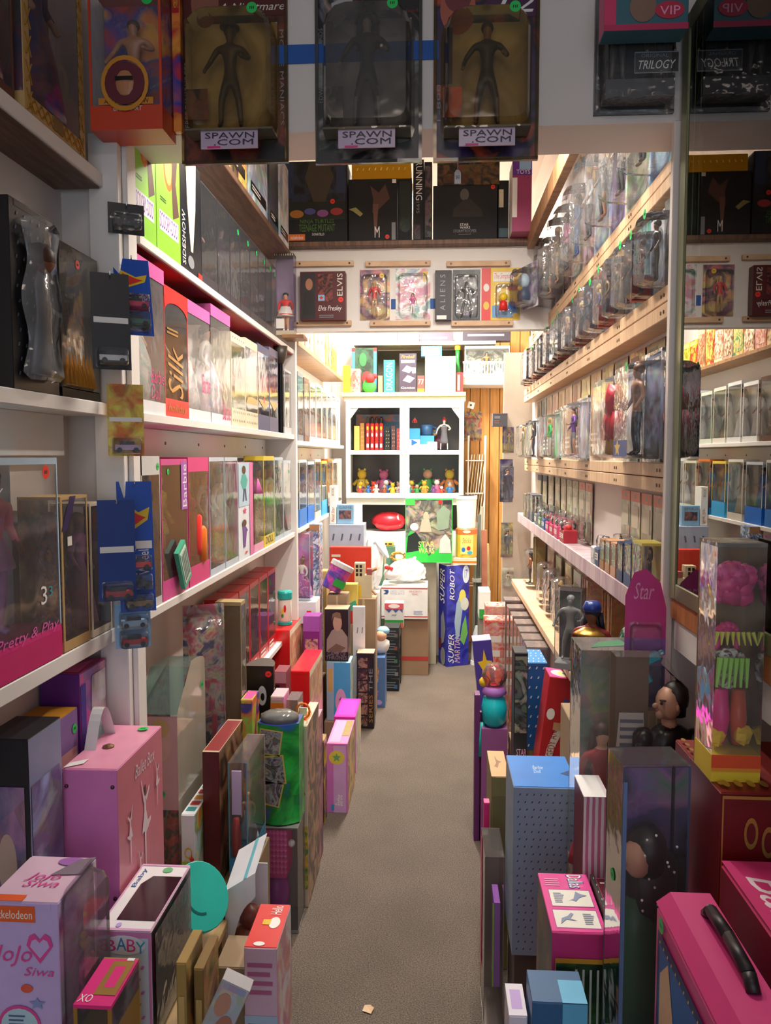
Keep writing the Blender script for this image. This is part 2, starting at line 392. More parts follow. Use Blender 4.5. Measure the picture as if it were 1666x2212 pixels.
# ---------------------------------------------------------------- packs
def wbox(name, label, cat, loc, size, rz=0, frame=None, back=None, base=.05, top=.02, sides='film', rim=.006, doll=None, pr=(), group=None, tilt=(0, 0), fl=None, topm=None, basem=None, extra=None):
    """doll box: card back, base and header, clear window, the doll standing inside"""
    w, d, h = size; x, y = w / 2, d / 2; r = root(name, label, cat, loc, rz, group, tilt); fl = fl or FILM
    c = MB(); c.box(-x, x, y - .003, y, 0, h, back or frame)
    c.box(-x, x, -y, y - .003, 0, base, basem or frame)
    if top > 0: c.box(-x, x, -y, y - .003, h - top, h, topm or frame)
    if rim > 0:
        for s in (-1, 1): c.box(s * x - (rim if s > 0 else 0), s * x + (rim if s < 0 else 0), -y, -y + .002, base, h - top, frame)
    if sides != 'film':
        c.box(-x, -x + .002, -y + .002, y - .003, base, h - top, sides); c.box(x - .002, x, -y + .002, y - .003, base, h - top, sides)
    c.build('card_box', r)
    f = MB(); f.quad([(-x + rim, -y + .0005, base), (x - rim, -y + .0005, base), (x - rim, -y + .0005, h - top), (-x + rim, -y + .0005, h - top)], fl)
    if sides == 'film':
        for s in (-1, 1): f.quad([(s * (x - .0005), -y, base), (s * (x - .0005), y - .003, base), (s * (x - .0005), y - .003, h - top), (s * (x - .0005), -y, h - top)], fl)
    if top <= 0: f.quad([(-x, -y, h), (x, -y, h), (x, y, h), (-x, y, h)], fl)
    f.build('window_film', r)
    if doll:
        dd = dict(doll); k = dd.pop('k', .93); fig(r, min((h - base - max(top, 0)) * k, w * 2.55 / dd.get('wide', 1)), (dd.pop('dx', 0), dd.pop('dy', .006), base), **dd)
    if extra: extra(r)
    if pr: prints(r, size, pr, off=.0008)
    return r
def bubble(w, h, dep, m, z0, y0=0., chamfer=.0, x0=0., seg=4):
    """vacuum-formed blister standing off the card"""
    b = MB()
    def ring(sc, y, sh):
        ww, hh = w / 2 * sc, h / 2 * sc; rr = min(ww, hh) * .28; pts = []
        for cx, cz, a0 in ((1, 1, 0), (-1, 1, 90), (-1, -1, 180), (1, -1, 270)):
            q = rr + (chamfer * min(w, h) if cz > 0 else 0)
            for i in range(seg): 
                a = R(a0 + 90 * i / (seg - 1)); pts.append((x0 + cx * (ww - q) + q * math.cos(a), y, z0 + h / 2 + sh + cz * (hh - q) + q * math.sin(a)))
        return pts
    rs = [ring(1.08, y0 - .0012, 0), ring(1.0, y0 - .002, 0), ring(.97, y0 - dep * .75, 0), ring(.9, y0 - dep, 0)]
    n = len(rs[0]); vs = [p for q in rs for p in q]
    fs = [(j * n + i, j * n + (i + 1) % n, (j + 1) * n + (i + 1) % n, (j + 1) * n + i) for j in range(3) for i in range(n)] + [tuple(range(3 * n, 4 * n))]
    b.add(vs, fs, m); return b
def blister(name, label, cat, loc, size, rz=0, card=None, bl=BLIS, bw=.8, bh=.72, bz=.06, dep=.05, figd=None, pr=(), group=None, tilt=(0, 0), chamfer=0., sticker=None, base=None, extra=None, rim=False, bx=0.):
    """card with a plastic bubble; local origin at the card's lower edge, bubble towards local -Y"""
    w, h = size; r = root(name, label, cat, loc, rz, group, tilt)
    c = MB(); c.box(-w / 2, w / 2, 0, .0025, 0, h, card); c.build('backing_card', r)
    bubble(w * bw, h * bh, dep, bl, h * bz, chamfer=chamfer, x0=bx).build('blister', r)
    if rim:
        q = MB(); e = .007
        for a in ((-w / 2, w / 2, 0, e), (-w / 2, w / 2, h - e, h), (-w / 2, -w / 2 + e, e, h - e), (w / 2 - e, w / 2, e, h - e)): q.box(a[0], a[1], -.008, -.0005, a[2], a[3], bl)
        q.build('clamshell_rim', r)
    if figd:
        dd = dict(figd); k = dd.pop('k', .86); fig(r, h * bh * k, (bx + dd.pop('dx', 0), -dep * .5, h * bz + .006), name='action_figure', **dd)
    if base:
        q = MB(); q.box(bx - w * bw * .38, bx + w * bw * .38, -dep * .8, -.004, h * bz + .002, h * bz + h * .08, base); q.build('insert', r)
    if extra: extra(r)
    P = [('front',) + tuple(p) for p in pr]
    if P: prints(r, (w, .0, h), P, off=.0006)
    if sticker:
        prints(r, (w, .0, h), [('front', 'k', bx / w + .5 + bw * .3, bz + bh * .93, 0, 0, sticker, .011 if w > .12 else .008)], out=dep * .98 + .001)
    return r
# ---------------------------------------------------------------- the setting
LW, RW = -.82, .56          # faces of the side walls
WD = wood('#8a6242', '#b0845a', 6, (1, 8, 1)); RAIL = wood('#cda57f', '#e2c09a', 7, (1, 10, 1)); DKWD = wood('#5c4334', '#7b5a45', 6, (8, 1, 1))
m = MB(); m.box(-1.4, 1.5, -2.6, 6.6, -.05, 0, carpet()); struct('floor', m)
m = MB(); m.box(-1.4, 1.5, -2.6, 6.6, 3.05, 3.1, WALLP); struct('ceiling', m)
m = MB(); m.box(LW - .1, LW, -2.6, 6.35, 0, 3.05, WALLP); struct('wall_left', m)
m = MB(); m.box(RW, RW + .08, 1.743, 4.62, 0, 3.05, WALLP); struct('wall_right', m)
m = MB(); m.box(1.1, 1.2, -2.6, 1.72, 0, 3.05, WALLP); struct('wall_right_front', m)
m = MB(); m.box(.98, 1.06, 4.62, 6.35, 0, 3.05, WALLP); m.box(RW + .08, 1.06, 4.54, 4.62, 0, 3.05, WALLP); struct('wall_right_back', m)
m = MB(); m.box(LW, .2, 6.3, 6.36, 0, 3.05, WALLP); m.box(.2, 1.06, 6.325, 6.36, 0, 3.05, mat('#5a3d20')); wb = struct('wall_back', m)
PLK = wood('#b8813f', '#cf9a55', 5, (8, 1, .6))
pm = None
for i in range(11):
    if pm is None:
        b = MB(); b.box(0, .073, 0, .02, 0, 2.6, PLK); pk = b.build('plank', wb, bevel=.003); pm = pk.data
    else:
        pk = bpy.data.objects.new('plank', pm); COL.objects.link(pk); pk.parent = wb
    pk.location = (.2 + .0775 * i, 6.304, 0)
# partition with the doorway between front room and rack room
m = MB(); m.box(LW, 1.1, 1.72, 1.88, 2.19, 3.05, WALLP); m.box(LW, -.685, 1.72, 1.745, 0, 2.19, WALLP); m.box(.494, 1.1, 1.72, 1.742, 0, 2.19, WALLP); struct('wall_partition', m)
m = MB(); m.box(-.748, -.683, 1.695, 1.719, 0, 2.19, TRIMP); struct('trim_1', m, bevel=.002)
m = MB(); m.box(-.6845, -.672, 1.721, 1.772, 0, 2.19, TRIMP); struct('trim_2', m, bevel=.002)
m = MB(); m.box(.490, .512, 1.708, 1.7195, 0, 2.19, WALLP); struct('trim_3', m, bevel=.002)
# second header carrying cards, with the brown shelf above
m = MB(); m.box(LW, RW, 3.76, 3.82, 2.09, 2.47, TRIMP); struct('wall_header', m)
m = MB(); m.box(-.80, .50, 3.70, 4.15, 2.47, 2.492, DKWD); o = props(m.build('header_shelf', bevel=.002), 'dark brown shelf board over the second doorway under the black boxes', 'shelf')
SCREW = mat('#5a4a3a', .4, .6)
def rail(name, label, x, y0, y1, z, h, dep, m, screws=True, step=.42, n=1, facing=-1, group=None, lab2=None):
    """a wooden batten along the side wall; facing -1: sticks out to -X"""
    for k in range(n):
        b = MB(); b.box(min(x, x + facing * dep), max(x, x + facing * dep), y0, y1, z - h * k - h + .002, z - h * k, m)
        o = props(b.build(name, bevel=.0015), label if k == 0 else lab2, 'rail', group)
        if screws:
            y = y0 + .03
            while y < y1:
                for dy in (0, .022):
                    s = MB(); s.tube((x + facing * dep, y + dy, z - h * k - h * .5), (x + facing * (dep + .0015), y + dy, z - h * k - h * .5), .0042, SCREW, 8); s.build('screw', o)
                y += step
SHELFW = TRIMP
def shelf(label, x0, x1, y0, y1, z, t=.022, m=None, under=None):
    r = root('wall_shelf', label, 'shelf', ((x0 + x1) / 2, y0, z - t))
    b = MB(); b.box(x0 - (x0 + x1) / 2, x1 - (x0 + x1) / 2, 0, y1 - y0, 0, t, m or SHELFW); b.build('board', r, bevel=.002)
    if under:
        b = MB(); b.box(x0 - (x0 + x1) / 2, x1 - (x0 + x1) / 2 - .006, .004, y1 - y0 - .004, -.003, 0, under); b.build('underside_panel', r)
    return r
def cleat(label, x, y0, y1, z0, z1, t=.018, m=None, step=.33):
    r = root('shelf_cleat', label, 'cleat', (x, y0, z0)); b = MB(); b.box(0, t, 0, y1 - y0, 0, z1 - z0, m or SHELFW); b.build('batten', r, bevel=.0015)
    y = .2
    while y < y1 - y0:
        s = MB(); s.tube((t, y, (z1 - z0) * .55), (t + .002, y, (z1 - z0) * .55), .005, SCREW, 8); s.build('screw', r); y += step
# rack room, left
shelf('brown shelf board high on the left of the rack room', LW, -.67, 1.776, 3.72, 2.44, m=DKWD)
shelf('white shelf with red bounce light painted underneath above the gown dolls', LW, -.667, 1.776, 3.72, 2.0, under=mat('#a8202c', .5))  # red bounced light is put into the colour of the underside panel
shelf('white shelf carrying gown dolls in clear bags', LW, -.667, 1.776, 3.72, 1.60)
shelf('cream shelf carrying pink and silver doll boxes', LW, -.667, 1.776, 3.72, 1.137)
shelf('low white shelf carrying a row of red doll boxes', LW, -.69, 2.62, 3.72, .66)
cleat('white batten with screws under the shelf of gown dolls', LW, 1.776, 3.70, 1.49, 1.577)
cleat('white batten with screws under the shelf of pink boxes', LW, 1.776, 3.70, 1.04, 1.113)
m = MB(); m.box(LW, -.66, 3.72, 3.76, 0, 2.09, TRIMP); struct('trim_4', m, bevel=.002)
# back room, left
shelf('tan shelf of comics beyond the second doorway', LW, -.667, 3.85, 5.75, 2.06, m=WD)
shelf('white shelf of bleached boxes beyond the second doorway', LW, -.667, 3.85, 5.75, 1.575)
shelf('white shelf of blue backed boxes beyond the second doorway', LW, -.667, 3.85, 5.75, 1.14)
cleat('white batten beneath the shelf of bleached boxes', LW, 3.85, 5.7, 1.45, 1.55)
# front room, left
shelf('white shelf under the gold framed doll box', LW, -.715, .7, 1.694, 2.105, t=.03, m=TRIMP, under=DKWD)
shelf('white shelf holding the black box and gold gown doll', LW, -.715, .7, 1.694, 1.615, t=.028)
shelf('white shelf holding the three dolls in window boxes', LW, -.708, .7, 1.694, 1.12, t=.032)
cleat('white batten with one screw below the gold gown doll', LW, .7, 1.64, 1.50, 1.587, t=.03, step=.42)
# rack room, right
m = MB(); m.box(.415, .445, 1.885, 3.70, 2.44, 2.52, WD); props(m.build('wood_beam', bevel=.002), 'brown wooden beam high on the right in front of the top row', 'beam')
RX = .545
rail('wood_rail', 'upper wooden batten between two rows of carded figures', RW, 1.76, 4.52, 2.165, .032, .035, RAIL, n=2, lab2='lower strip of the upper wooden batten pair')
rail('wood_rail', 'wooden batten with paired screws below the row of green stickered cards', RW, 1.76, 4.52, 1.87, .036, .06, RAIL, n=2, lab2='lower strip of the wooden batten pair below green stickered cards')
rail('wood_rail', 'wooden batten under the big blister packs with the red figure', RW, 1.76, 4.45, 1.485, .034, .06, RAIL, n=2, lab2='lower strip of the batten pair under the big blister packs')
PURP = wood('#b79aa8', '#d8c2c2', 4, (1, 5, 1))
r = shelf('mauve stained wooden ledge with small boxed figures standing on it', .47, RW, 1.76, 4.5, 1.18, t=.05, m=PURP)
shelf('bare wooden ledge below the mauve one', .44, RW, 2.5, 4.5, .80, t=.03, m=RAIL)
# ---------------------------------------------------------------- helpers for placing
def onx(px, py, X):
    d = ray(px, py); t = X / d.x; return d.y * t, HC + d.z * t      # Y, Z on a plane X = const
def onz(px, py, Z):
    d = ray(px, py); t = (Z - HC) / d.z; return d.x * t, d.y * t
def fb(x0, x1, yt, Y, d, z0):
    """pack facing the camera: columns x0..x1 and top row yt of its front face at depth Y -> loc, size"""
    a, z = at(x0, yt, Y); b, _ = at(x1, yt, Y); return ((a + b) / 2, Y + d / 2, z0), (b - a, d, z - z0)
def ls(x0, x1, pt, X, z, d, gap=.004):
    """pack on a left shelf facing the aisle: columns x0..x1 of its front on the plane X, top row pt at x0"""
    ya, zt = onx(x0, pt, X); yb, _ = onx(x1, pt, X)
    return (X - d / 2, (ya + yb) / 2, z + .001), (yb - ya - gap, d, zt - z - .001)
mm = mat; A = art
LAV = mm('#c8a8e6', .5); TEAL = mm('#22b8ae', .4); NAVY = mm('#1f2f6e', .4); BLUE = mm('#1f6fd0', .4); YEL = mm('#f0c828', .4); ORG = mm('#f07a20', .4)
CREAM = mm('#efe3c4', .5); LPINK = mm('#f2a6cc', .4); MAG = mm('#d42fae', .4); PURPLE = mm('#6a2c9a', .4); BROWN = mm('#5a3420', .5); DGREY = mm('#2c2a2e', .4); GREY = mm('#8e9094', .45)
LBLUE = mm('#9cc8ec', .45); GRN = mm('#2aa040', .4); LIME = mm('#9ade3a', .4); MAROON = mm('#6e141e', .4); DRED = mm('#a81828', .4); BLOND = mm('#e0bd72', .5); HBROWN = mm('#4a2a18', .5); PEACH = mm('#f0b894', .5)
def grp(o, g): o['group'] = g; return o
# ================================================================ front room, left shelves
# gold framed doll box, high shelf
def lattice(r):
    g = MB(); w, h = .235, .42
    for i in range(9):
        z = .02 + i * (h - .04) / 8
        for s in (-1, 1):
            x = s * (w / 2 - .014); g.tube((x - .009, -.0375, z - .018), (x + .009, -.0375, z + .018), .0016, GOLD, 5); g.tube((x + .009, -.0375, z - .018), (x - .009, -.0375, z + .018), .0016, GOLD, 5)
    for i in range(9):
        x = -w / 2 + .02 + i * (w - .04) / 8; g.tube((x - .012, -.0375, .005), (x + .012, -.0375, .028), .0016, GOLD, 5); g.tube((x + .012, -.0375, .005), (x - .012, -.0375, .028), .0016, GOLD, 5)
    g.build('gold_lattice', r)
    q = MB(); q.box(-.02, .02, -.039, -.036, .006, .03, mm('#8a7a4a', .4, .4)); q.build('nameplate', r)
wbox('doll_box', 'gold lattice bordered window box with a doll in purple robes', 'doll box', (-.755, 1.50, 2.107), (.24, .073, .43), 90, frame=mm('#caa46a', .5), back=A('#6a4c4a #7a5a70 #8a5a4a', 5), base=.03, top=.02, sides='film', rim=.022,
     doll=dict(top=mm('#4a2a66'), bot=DRED, gown=A('#5a3070 #7a2a50 #3a2a6a', 6), gk='gown', hair=HBROWN, k=.95), extra=lattice)
wbox('doll_box', 'dark framed box with a cloaked doll beside the gold lattice box', 'doll box', (-.762, 1.30, 2.107), (.125, .07, .40), 90, frame=mm('#6a4030'), back=A('#5a2a3a #8a3040 #40305a', 6), base=.02, top=.02,
     doll=dict(top=mm('#3a3a6a'), gown=A('#a02a4a #6a2a5a', 6), gk='gown', hair=BLACK))
# black box with wavy blister, gold gown doll
def wavy(r):
    b = MB(); N = 26; vs = []; H = .285
    for i in range(N + 1):
        t = i / N; z = .02 + H * t; hw = .052 + .011 * math.cos(t * 4 * math.pi) - .006 * t
        if t < .03 or t > .97: hw *= .6
        vs += [(-hw, -.051, z), (-hw * .8, -.072, z), (hw * .8, -.072, z), (hw, -.051, z)]
    fs = [(i * 4 + j, i * 4 + j + 1, i * 4 + 5 + j, i * 4 + 4 + j) for i in range(N) for j in range(3)]
    b.add(vs, fs, film(haze=.12, bump=.15, rough=.08)); b.build('blister', r, smooth=True)
    q = MB(); q.ball((.0, -.055, .24), .028, HBROWN, 10); q.ball((.0, -.06, .232), .022, DSKIN, 10); q.build('doll_head', r, smooth=True)
    q = MB(); q.lathe([(.012, .22), (.026, .19), (.02, .14), (.036, .07), (.045, .03)], mm('#6a6a72', .5), 12, 1, .25, (0, -.058, 0)); q.build('doll_gown', r, smooth=True)
carton('doll_box', 'tall black box with a wavy clear blister and sleeping doll', 'doll box', (-.768, 1.405, 1.616), (.165, .09, .325), 90, body=mm('#17171a', .3), pr=[('front', 'd', .04, .05, .96, .97, mm('#5a6a80'), (6, 12)), ('right', 'r', .0, .0, 1, .02, BLUE), ('front', 'k', .72, .62, 0, 0, WHITE, .007)]).children[0]
wavyroot = [o for o in bpy.data.objects if o.get('label', '').startswith('tall black box with a wavy')][0]; wavy(wavyroot)
loc = (-.768, 1.592, 1.616)
def ggown(r):
    q = MB(); q.box(-.085, .085, -.042, .042, 0, .02, BLACK); q.build('plinth', r)
    q = MB()
    for i in range(7): q.tube((-.05 + .012 * i, -.02, .21), (-.07 + .02 * i, -.034, .025), .010, mm('#c09038', .25, .6), 6, .016)
    q.build('gown_pleats', r, smooth=True)
wbox('doll_case', 'clear display case with a blonde doll in a gold gown', 'doll box', loc, (.175, .085, .30), 90, frame=BLACK, back=mm('#857a68'), base=.018, top=0, rim=0, fl=film('#d6d2c8', haze=.1, bump=.05),
     doll=dict(top=mm('#c89a40', .3, .6), gown=mm('#b88830', .25, .7), gk='gown', hair=mm('#c79a5a'), hk='up', dx=-.03, wide=1.15), pr=[('front', 'k', .45, .9, 0, 0, REDST, .009)], extra=ggown)
# three dolls, third shelf
wbox('doll_box', 'pale blue window box with a doll in pink top and lilac skirt', 'doll box', (-.757, 1.305, 1.122), (.27, .095, .375), 90, frame=mm('#b8d4e6', .4), back=A('#bcd6e8 #a9c6da #d0e2ec', 4, sharp=False), base=.06, top=.012, rim=.004, basem=HOT, sides='film',
     doll=dict(skin=DSKIN, top=mm('#e86a8a'), bot=mm('#c79ae0'), hair=mm('#20283a'), gown=mm('#c49ad6'), gk='mini', wide=1.5, k=.98),
     pr=[('front', 'r', .0, .0, 1, .13, mm('#d81e72')), ('front', 'ti', .16, .135, .96, .20, mm('#f06ab8'), 'Pretty & Play'), ('front', 't', .72, .29, .80, .38, WHITE, '3'), ('front', 't', .82, .32, .88, .37, mm('#3aa0a8'), '3'), ('front', 'ti', .02, .83, .3, .88, WHITE, 'Baby'), ('front', 'k', .83, .93, 0, 0, REDST, .013)])
wbox('doll_box', 'tan window box with a purple corner band and long haired doll', 'doll box', (-.752, 1.507, 1.122), (.115, .085, .30), 90, frame=mm('#caa46a'), back=A('#a8834a #7a5a3a #c09a60', 8), base=.02, top=.006,
     doll=dict(skin=DSKIN, top=A('#b8862a #5a3a66', 12), gown=A('#c08a30 #a8662a #5a2a5a', 14), hair=HBROWN, wide=1.2), pr=[('front', 'p', .0, .78, .55, 1, mm('#3a2a5a'), [(0, 0), (.35, 0), (1, 1), (.6, 1)]), ('front', 'r', .2, .68, .36, .74, PAPER)])
wbox('doll_box', 'narrow clear box with a faded pink card beside the post', 'doll box', (-.752, 1.625, 1.122), (.10, .085, .28), 90, frame=mm('#d8c8ae'), back=A('#c79a9a #d9b8a0 #b87a7a', 5, sharp=False), base=.015, top=.006, doll=dict(top=LPINK, gown=mm('#d9a0b0'), gk='gown', hair=BLOND), pr=[('right', 'r', .3, .02, .7, .98, mm('#a8604a')), ('front', 'k', .9, .85, 0, 0, GREEN, .008)])
# ---------------------------------------------------------------- rack room, red-bottomed shelf (z = 2.0)
X2 = -.676
for i, (a, b_) in enumerate(((283, 334), (334, 386))):
    l, s = ls(a, b_, 330, X2, 2.0, .09)
    s = (s[0], s[1], .30)
    carton('snack_box', ('lime green box with purple lettering and orange oval, nearer the doorway post', 'lime green box with purple lettering and orange oval, next to the black and cream box')[i], 'toy box', l, s, 90, body=LIME,
           pr=[('front', 'r', .0, .0, 1, 1, LIME), ('front', 'e', .30, .55, .72, .93, ORG), ('front', 'e', .36, .60, .66, .88, mm('#f0b060')), ('front', 'p', .5, .35, .95, .98, BROWN, [(.4, 0), (1, .1), (.7, .5), (1, 1), (.5, 1), (.3, .5)]),
               ('front', 'r', .1, .18, .9, .34, mm('#f0e8f0')), ('front', 't', .12, .2, .88, .33, PURPLE, 'SCOOBY-DOO!'), ('front', 'l', .15, .42, .5, .46, mm('#2a5a1a'), 2), ('left', 'r', 0, 0, 1, 1, mm('#6a9a20'))])
l, s = ls(387, 432, 330, X2, 2.0, .09); s = (s[0], s[1], .31)
carton('figure_box', 'black box with a cream blade shape and white vertical lettering', 'toy box', l, s, 90, body=mm('#1c2026', .3), pr=[('front', 'p', .25, .2, .75, 1, CREAM, [(.4, 0), (.6, 0), (.9, .5), (1, 1), (0, 1), (.1, .5)]), ('front', 'tv', .05, .05, .2, .5, WHITE, 'SIDESHOW'), ('front', 'e', .3, .05, .6, .16, GREY), ('front', 'r', .8, 0, 1, .06, REDST)])
cl = [('brown', '#5a4438'), ('smoke grey', '#6a6468'), ('plum', '#6a3a56'), ('red and black', '#7a3040'), ('olive', '#6a6a58'), ('dark rose', '#7a4a56'), ('violet', '#5a4a6e'), ('wine', '#6e2a3e')]
cx = [433, 468, 495, 517, 538, 556, 572, 584, 594]
for i in range(8):
    l, s = ls(cx[i], cx[i + 1], 400, X2, 2.0, .09); s = (s[0], s[1], .29)
    wbox('figure_case', f'clear boxed figure with {cl[i][0]} backing on the red bottomed shelf', 'toy box', l, s, 90, frame=mm('#3a363c'), back=A(f'{cl[i][1]} #2a2428 #5a4a50', 10), base=.03, top=.004, rim=.003, fl=GREYF,
         doll=dict(pose='stand', top=mm(cl[i][1]), bot=BLACK, hair=HBROWN, hk='big', wide=1.25), pr=[('front', 'k', .8, .9, 0, 0, GREEN, .010)] if i not in (0, 1) else [('left', 'r', .1, .1, .9, .9, mm('#4a3a34'))], group='clear boxed figures along the red bottomed shelf')
# clear tall box with cheerleader figure at the shelf end
x0, zt = at(590, 545, 3.60); x1, zb = at(634, 722, 3.60)
def cheer(r):
    q = MB(); h = zt - zb
    q.lathe([(.022, h * .36), (.034, h * .28), (.04, h * .25), (.042, h * .245)], WHITE, 16, c=(0, 0, 0), wob=.08, k=10); q.lathe([(.041, h * .262), (.042, h * .255)], RED, 16); q.build('pleated_skirt', r, smooth=True)
    q = MB(); q.box(-.045, .045, -.034, .03, h - .012, h, mm('#3a3832'))
    for i in range(9): q.box(-.043 + i * .0102, -.039 + i * .0102, -.0345, -.034, h - .011, h - .002, CREAM)
    q.build('film_strip_header', r)
wbox('figure_case', 'tall clear box with a figure in red top and white skirt at the shelf end', 'toy box', ((x0 + x1) / 2, 3.65, zb), (x1 - x0, .07, zt - zb), 0, frame=mm('#c8b8e0'), back=film('#d8cbe8', haze=.2), base=.02, top=.0, rim=0, basem=mm('#d8cbb0'),
     doll=dict(pose='doll', top=RED, bot=SKIN, shoe=WHITE, hair=BLACK, hk='short', k=.86, wide=1.3), extra=cheer, pr=[('left', 'r', 0, 0, .3, 1, LAV), ('front', 'r', .0, .08, .5, .2, WHITE)])
props(MB().box(-.70, -.60, 3.60, 3.72, zb - .016, zb, WD).build('bracket_ledge', bevel=.002), 'small wooden ledge under the clear box with red topped figure', 'ledge')
# above: brown shelf (z = 2.44)
for i, (a, b_, c, lb) in enumerate(((2.15, 2.5, '#7a5a3a #2a2020 #b08a5a', 'brown and gold box on the high left shelf'), (2.53, 2.85, '#c84a30 #3a2a2a #e0b060', 'orange red box on the high left shelf'), (2.88, 3.2, '#b8c4cc #8a98a4 #d8dee4', 'silver grey box on the high left shelf'), (3.24, 3.42, '#2a2a30 #4a5058', 'charcoal box on the high left shelf'), (3.45, 3.66, '#d8dfe2 #a8b4ba #f0f0f0', 'pale silver box at the far end of the high left shelf'))):
    carton('figure_box', lb, 'toy box', (-.735, (a + b_) / 2, 2.441), (b_ - a, .12, .36), 90, body=A(c, 6), pr=[('front', 'r', .1, .08, .9, .18, BLACK), ('front', 'l', .15, .1, .8, .16, PAPER, 2)])
# ---------------------------------------------------------------- gown doll shelf (z = 1.6)
X3 = -.675
def gown_bag(label, a, b_, pt, hair, dress, txt, tx=(.45, .1, .95, .3), skin=SKIN, dz=0):
    l, s = ls(a, b_, pt, X3, 1.60, .085)
    w, d, h = s
    def ex(r):
        q = MB(); q.box(-w / 2 - .001, w / 2 + .001, -d / 2 - .001, d / 2, h - .035, h, mm('#e86ab4', .35)); q.build('pink_header', r)
    wbox('doll_box', label, 'doll box', l, s, 90, frame=mm('#eef0f2'), back=A('#eef0f4 #dfe4ea #fafafa', 5, sharp=False), base=.03, top=.035, rim=0, fl=BAG,
         doll=dict(skin=skin, top=WHITE, gown=dress, gk='ball', hair=hair, wide=1.1, k=.95), pr=[('front', 'ti', tx[0], tx[1], tx[2], tx[3], HOT, txt)], extra=ex)
gown_bag('bagged doll in white gown with pink header nearest the doorway post', 292, 352, 545, mm('#7a4a34'), A('#e8eef2 #c8e4e4 #ffffff', 6), 'Barbie\nDoll')
l, s = ls(352, 404, 612, X3, 1.60, .09); w, d, h = s
def redarch(r):
    q = MB(); n = 10
    for i in range(n):
        a0, a1 = math.pi * i / n, math.pi * (i + 1) / n
        q.quad([(w / 2 * math.cos(a0) * .96, -d / 2 - .001, h - .065 + .03 * math.sin(a0)), (w / 2 * math.cos(a0), -d / 2 - .001, h), (w / 2 * math.cos(a1), -d / 2 - .001, h), (w / 2 * math.cos(a1) * .96, -d / 2 - .001, h - .065 + .03 * math.sin(a1))], RED)
    q.build('red_arch', r)
wbox('doll_box', 'red topped window box with gold script and a doll in brown velvet', 'doll box', l, s, 90, frame=RED, back=mm('#6a4a30'), base=.045, top=.012, rim=.004, sides=mm('#8a1418'), doll=dict(top=mm('#5a2a3a'), gown=A('#5a1a34 #7a5a2a #3a1420', 9), gk='ball', hair=HBROWN, wide=1.2),
     pr=[('front', 'tiv', .12, .15, .75, .55, GOLD, 'Silk'), ('front', 'ti', .1, .02, .9, .1, GOLD, 'holiday'), ('front', 'r', .1, .64, .55, .655, GOLD), ('front', 'r', .1, .67, .55, .685, GOLD)], extra=redarch)
gown_bag('bagged doll in white gown beside the red topped window box', 404, 452, 645, BLOND, A('#f4f6f8 #d8dde4 #ffffff', 6), 'Barbie', (.6, .25, .98, .42))
gown_bag('bagged doll in frosty gown beside the cream temple box', 454, 496, 655, HBROWN, A('#eceff4 #cfd8e4 #ffe8f4', 6), 'Barbie', (.55, .04, .98, .2))
def temple(label, a, b_, pt, fr_, bk, dl, pr):
    l, s = ls(a, b_, pt, X3, 1.60, .085); wbox('doll_box', label, 'doll box', l, s, 90, frame=fr_, back=bk, base=.06, top=.03, rim=.005, doll=dl, pr=pr, sides=fr_)
temple('cream temple print box with a black haired doll in green', 498, 529, 715, CREAM, mm('#d8cbb0'), dict(top=BLACK, gown=A('#2a8a4a #1a1a1a #40a060', 20), gk='gown', hair=BLACK, wide=1.2), [('front', 'd', .05, .02, .95, .2, BLACK, (7, 2)), ('front', 'd', .05, .92, .95, .99, BROWN, (6, 1))])
temple('cream temple print box with gold arch and dark bust', 529, 556, 728, CREAM, A('#4a3a2c #6a5240', 8), dict(top=mm('#3a2a20'), gown=A('#2a2420 #b88a3a #3a2a20', 14), gk='gown', hair=BLACK, hk='up', wide=1.3), [('front', 'p', .05, .28, .95, .36, GOLD, [(0, 0), (1, 0), (.9, .8), (.5, 1), (.1, .8)]), ('front', 'd', .05, .02, .95, .2, BLACK, (7, 2))])
temple('navy edged box with a peach gown and gold swag', 556, 581, 740, mm('#3a4478'), mm('#e8b49c'), dict(top=PEACH, gown=mm('#eab090'), gk='gown', hair=HBROWN, wide=1.5), [('front', 'p', .05, .25, .95, .36, GOLD, [(0, .9), (.5, 0), (1, .9), (1, 1), (0, 1)]), ('front', 's', .4, .3, .6, .42, RED)])
temple('peach gown box with red trim next to the black pole', 581, 600, 748, mm('#5a5a80'), mm('#d89a80'), dict(top=DRED, gown=mm('#e0a08a'), gk='gown', hair=BLACK, wide=1.5), [('front', 'p', .05, .25, .95, .36, GOLD, [(0, .9), (.5, 0), (1, .9), (1, 1), (0, 1)])])
l, s = ls(614, 629, 775, X3, 1.60, .08); wbox('doll_box', 'slim clear doll box beyond the black pole', 'doll box', l, (s[0], s[1], .29), 90, frame=mm('#c8ccd0'), back=A('#8a9098 #5a5a60 #b8bcc0', 8), base=.03, top=.01, doll=dict(top=GREY, gown=A('#5a3a4a #8a8a90', 12), hair=BLACK, wide=1.3))
r = root('shelf_prop', 'black metal pole with a flared cap propping the shelf', 'pole', (-.675, onx(606, 800, -.675)[0], 1.601))
q = MB(); q.lathe([(.013, 0), (.012, .005), (.011, .30), (.012, .31)], mm('#15181c', .3, .5), 14); q.build('shaft', r, smooth=True)
q = MB(); q.lathe([(.014, .30), (.028, .335), (.032, .375)], mm('#4a4038', .4), 14); q.build('flared_cap', r, smooth=True)
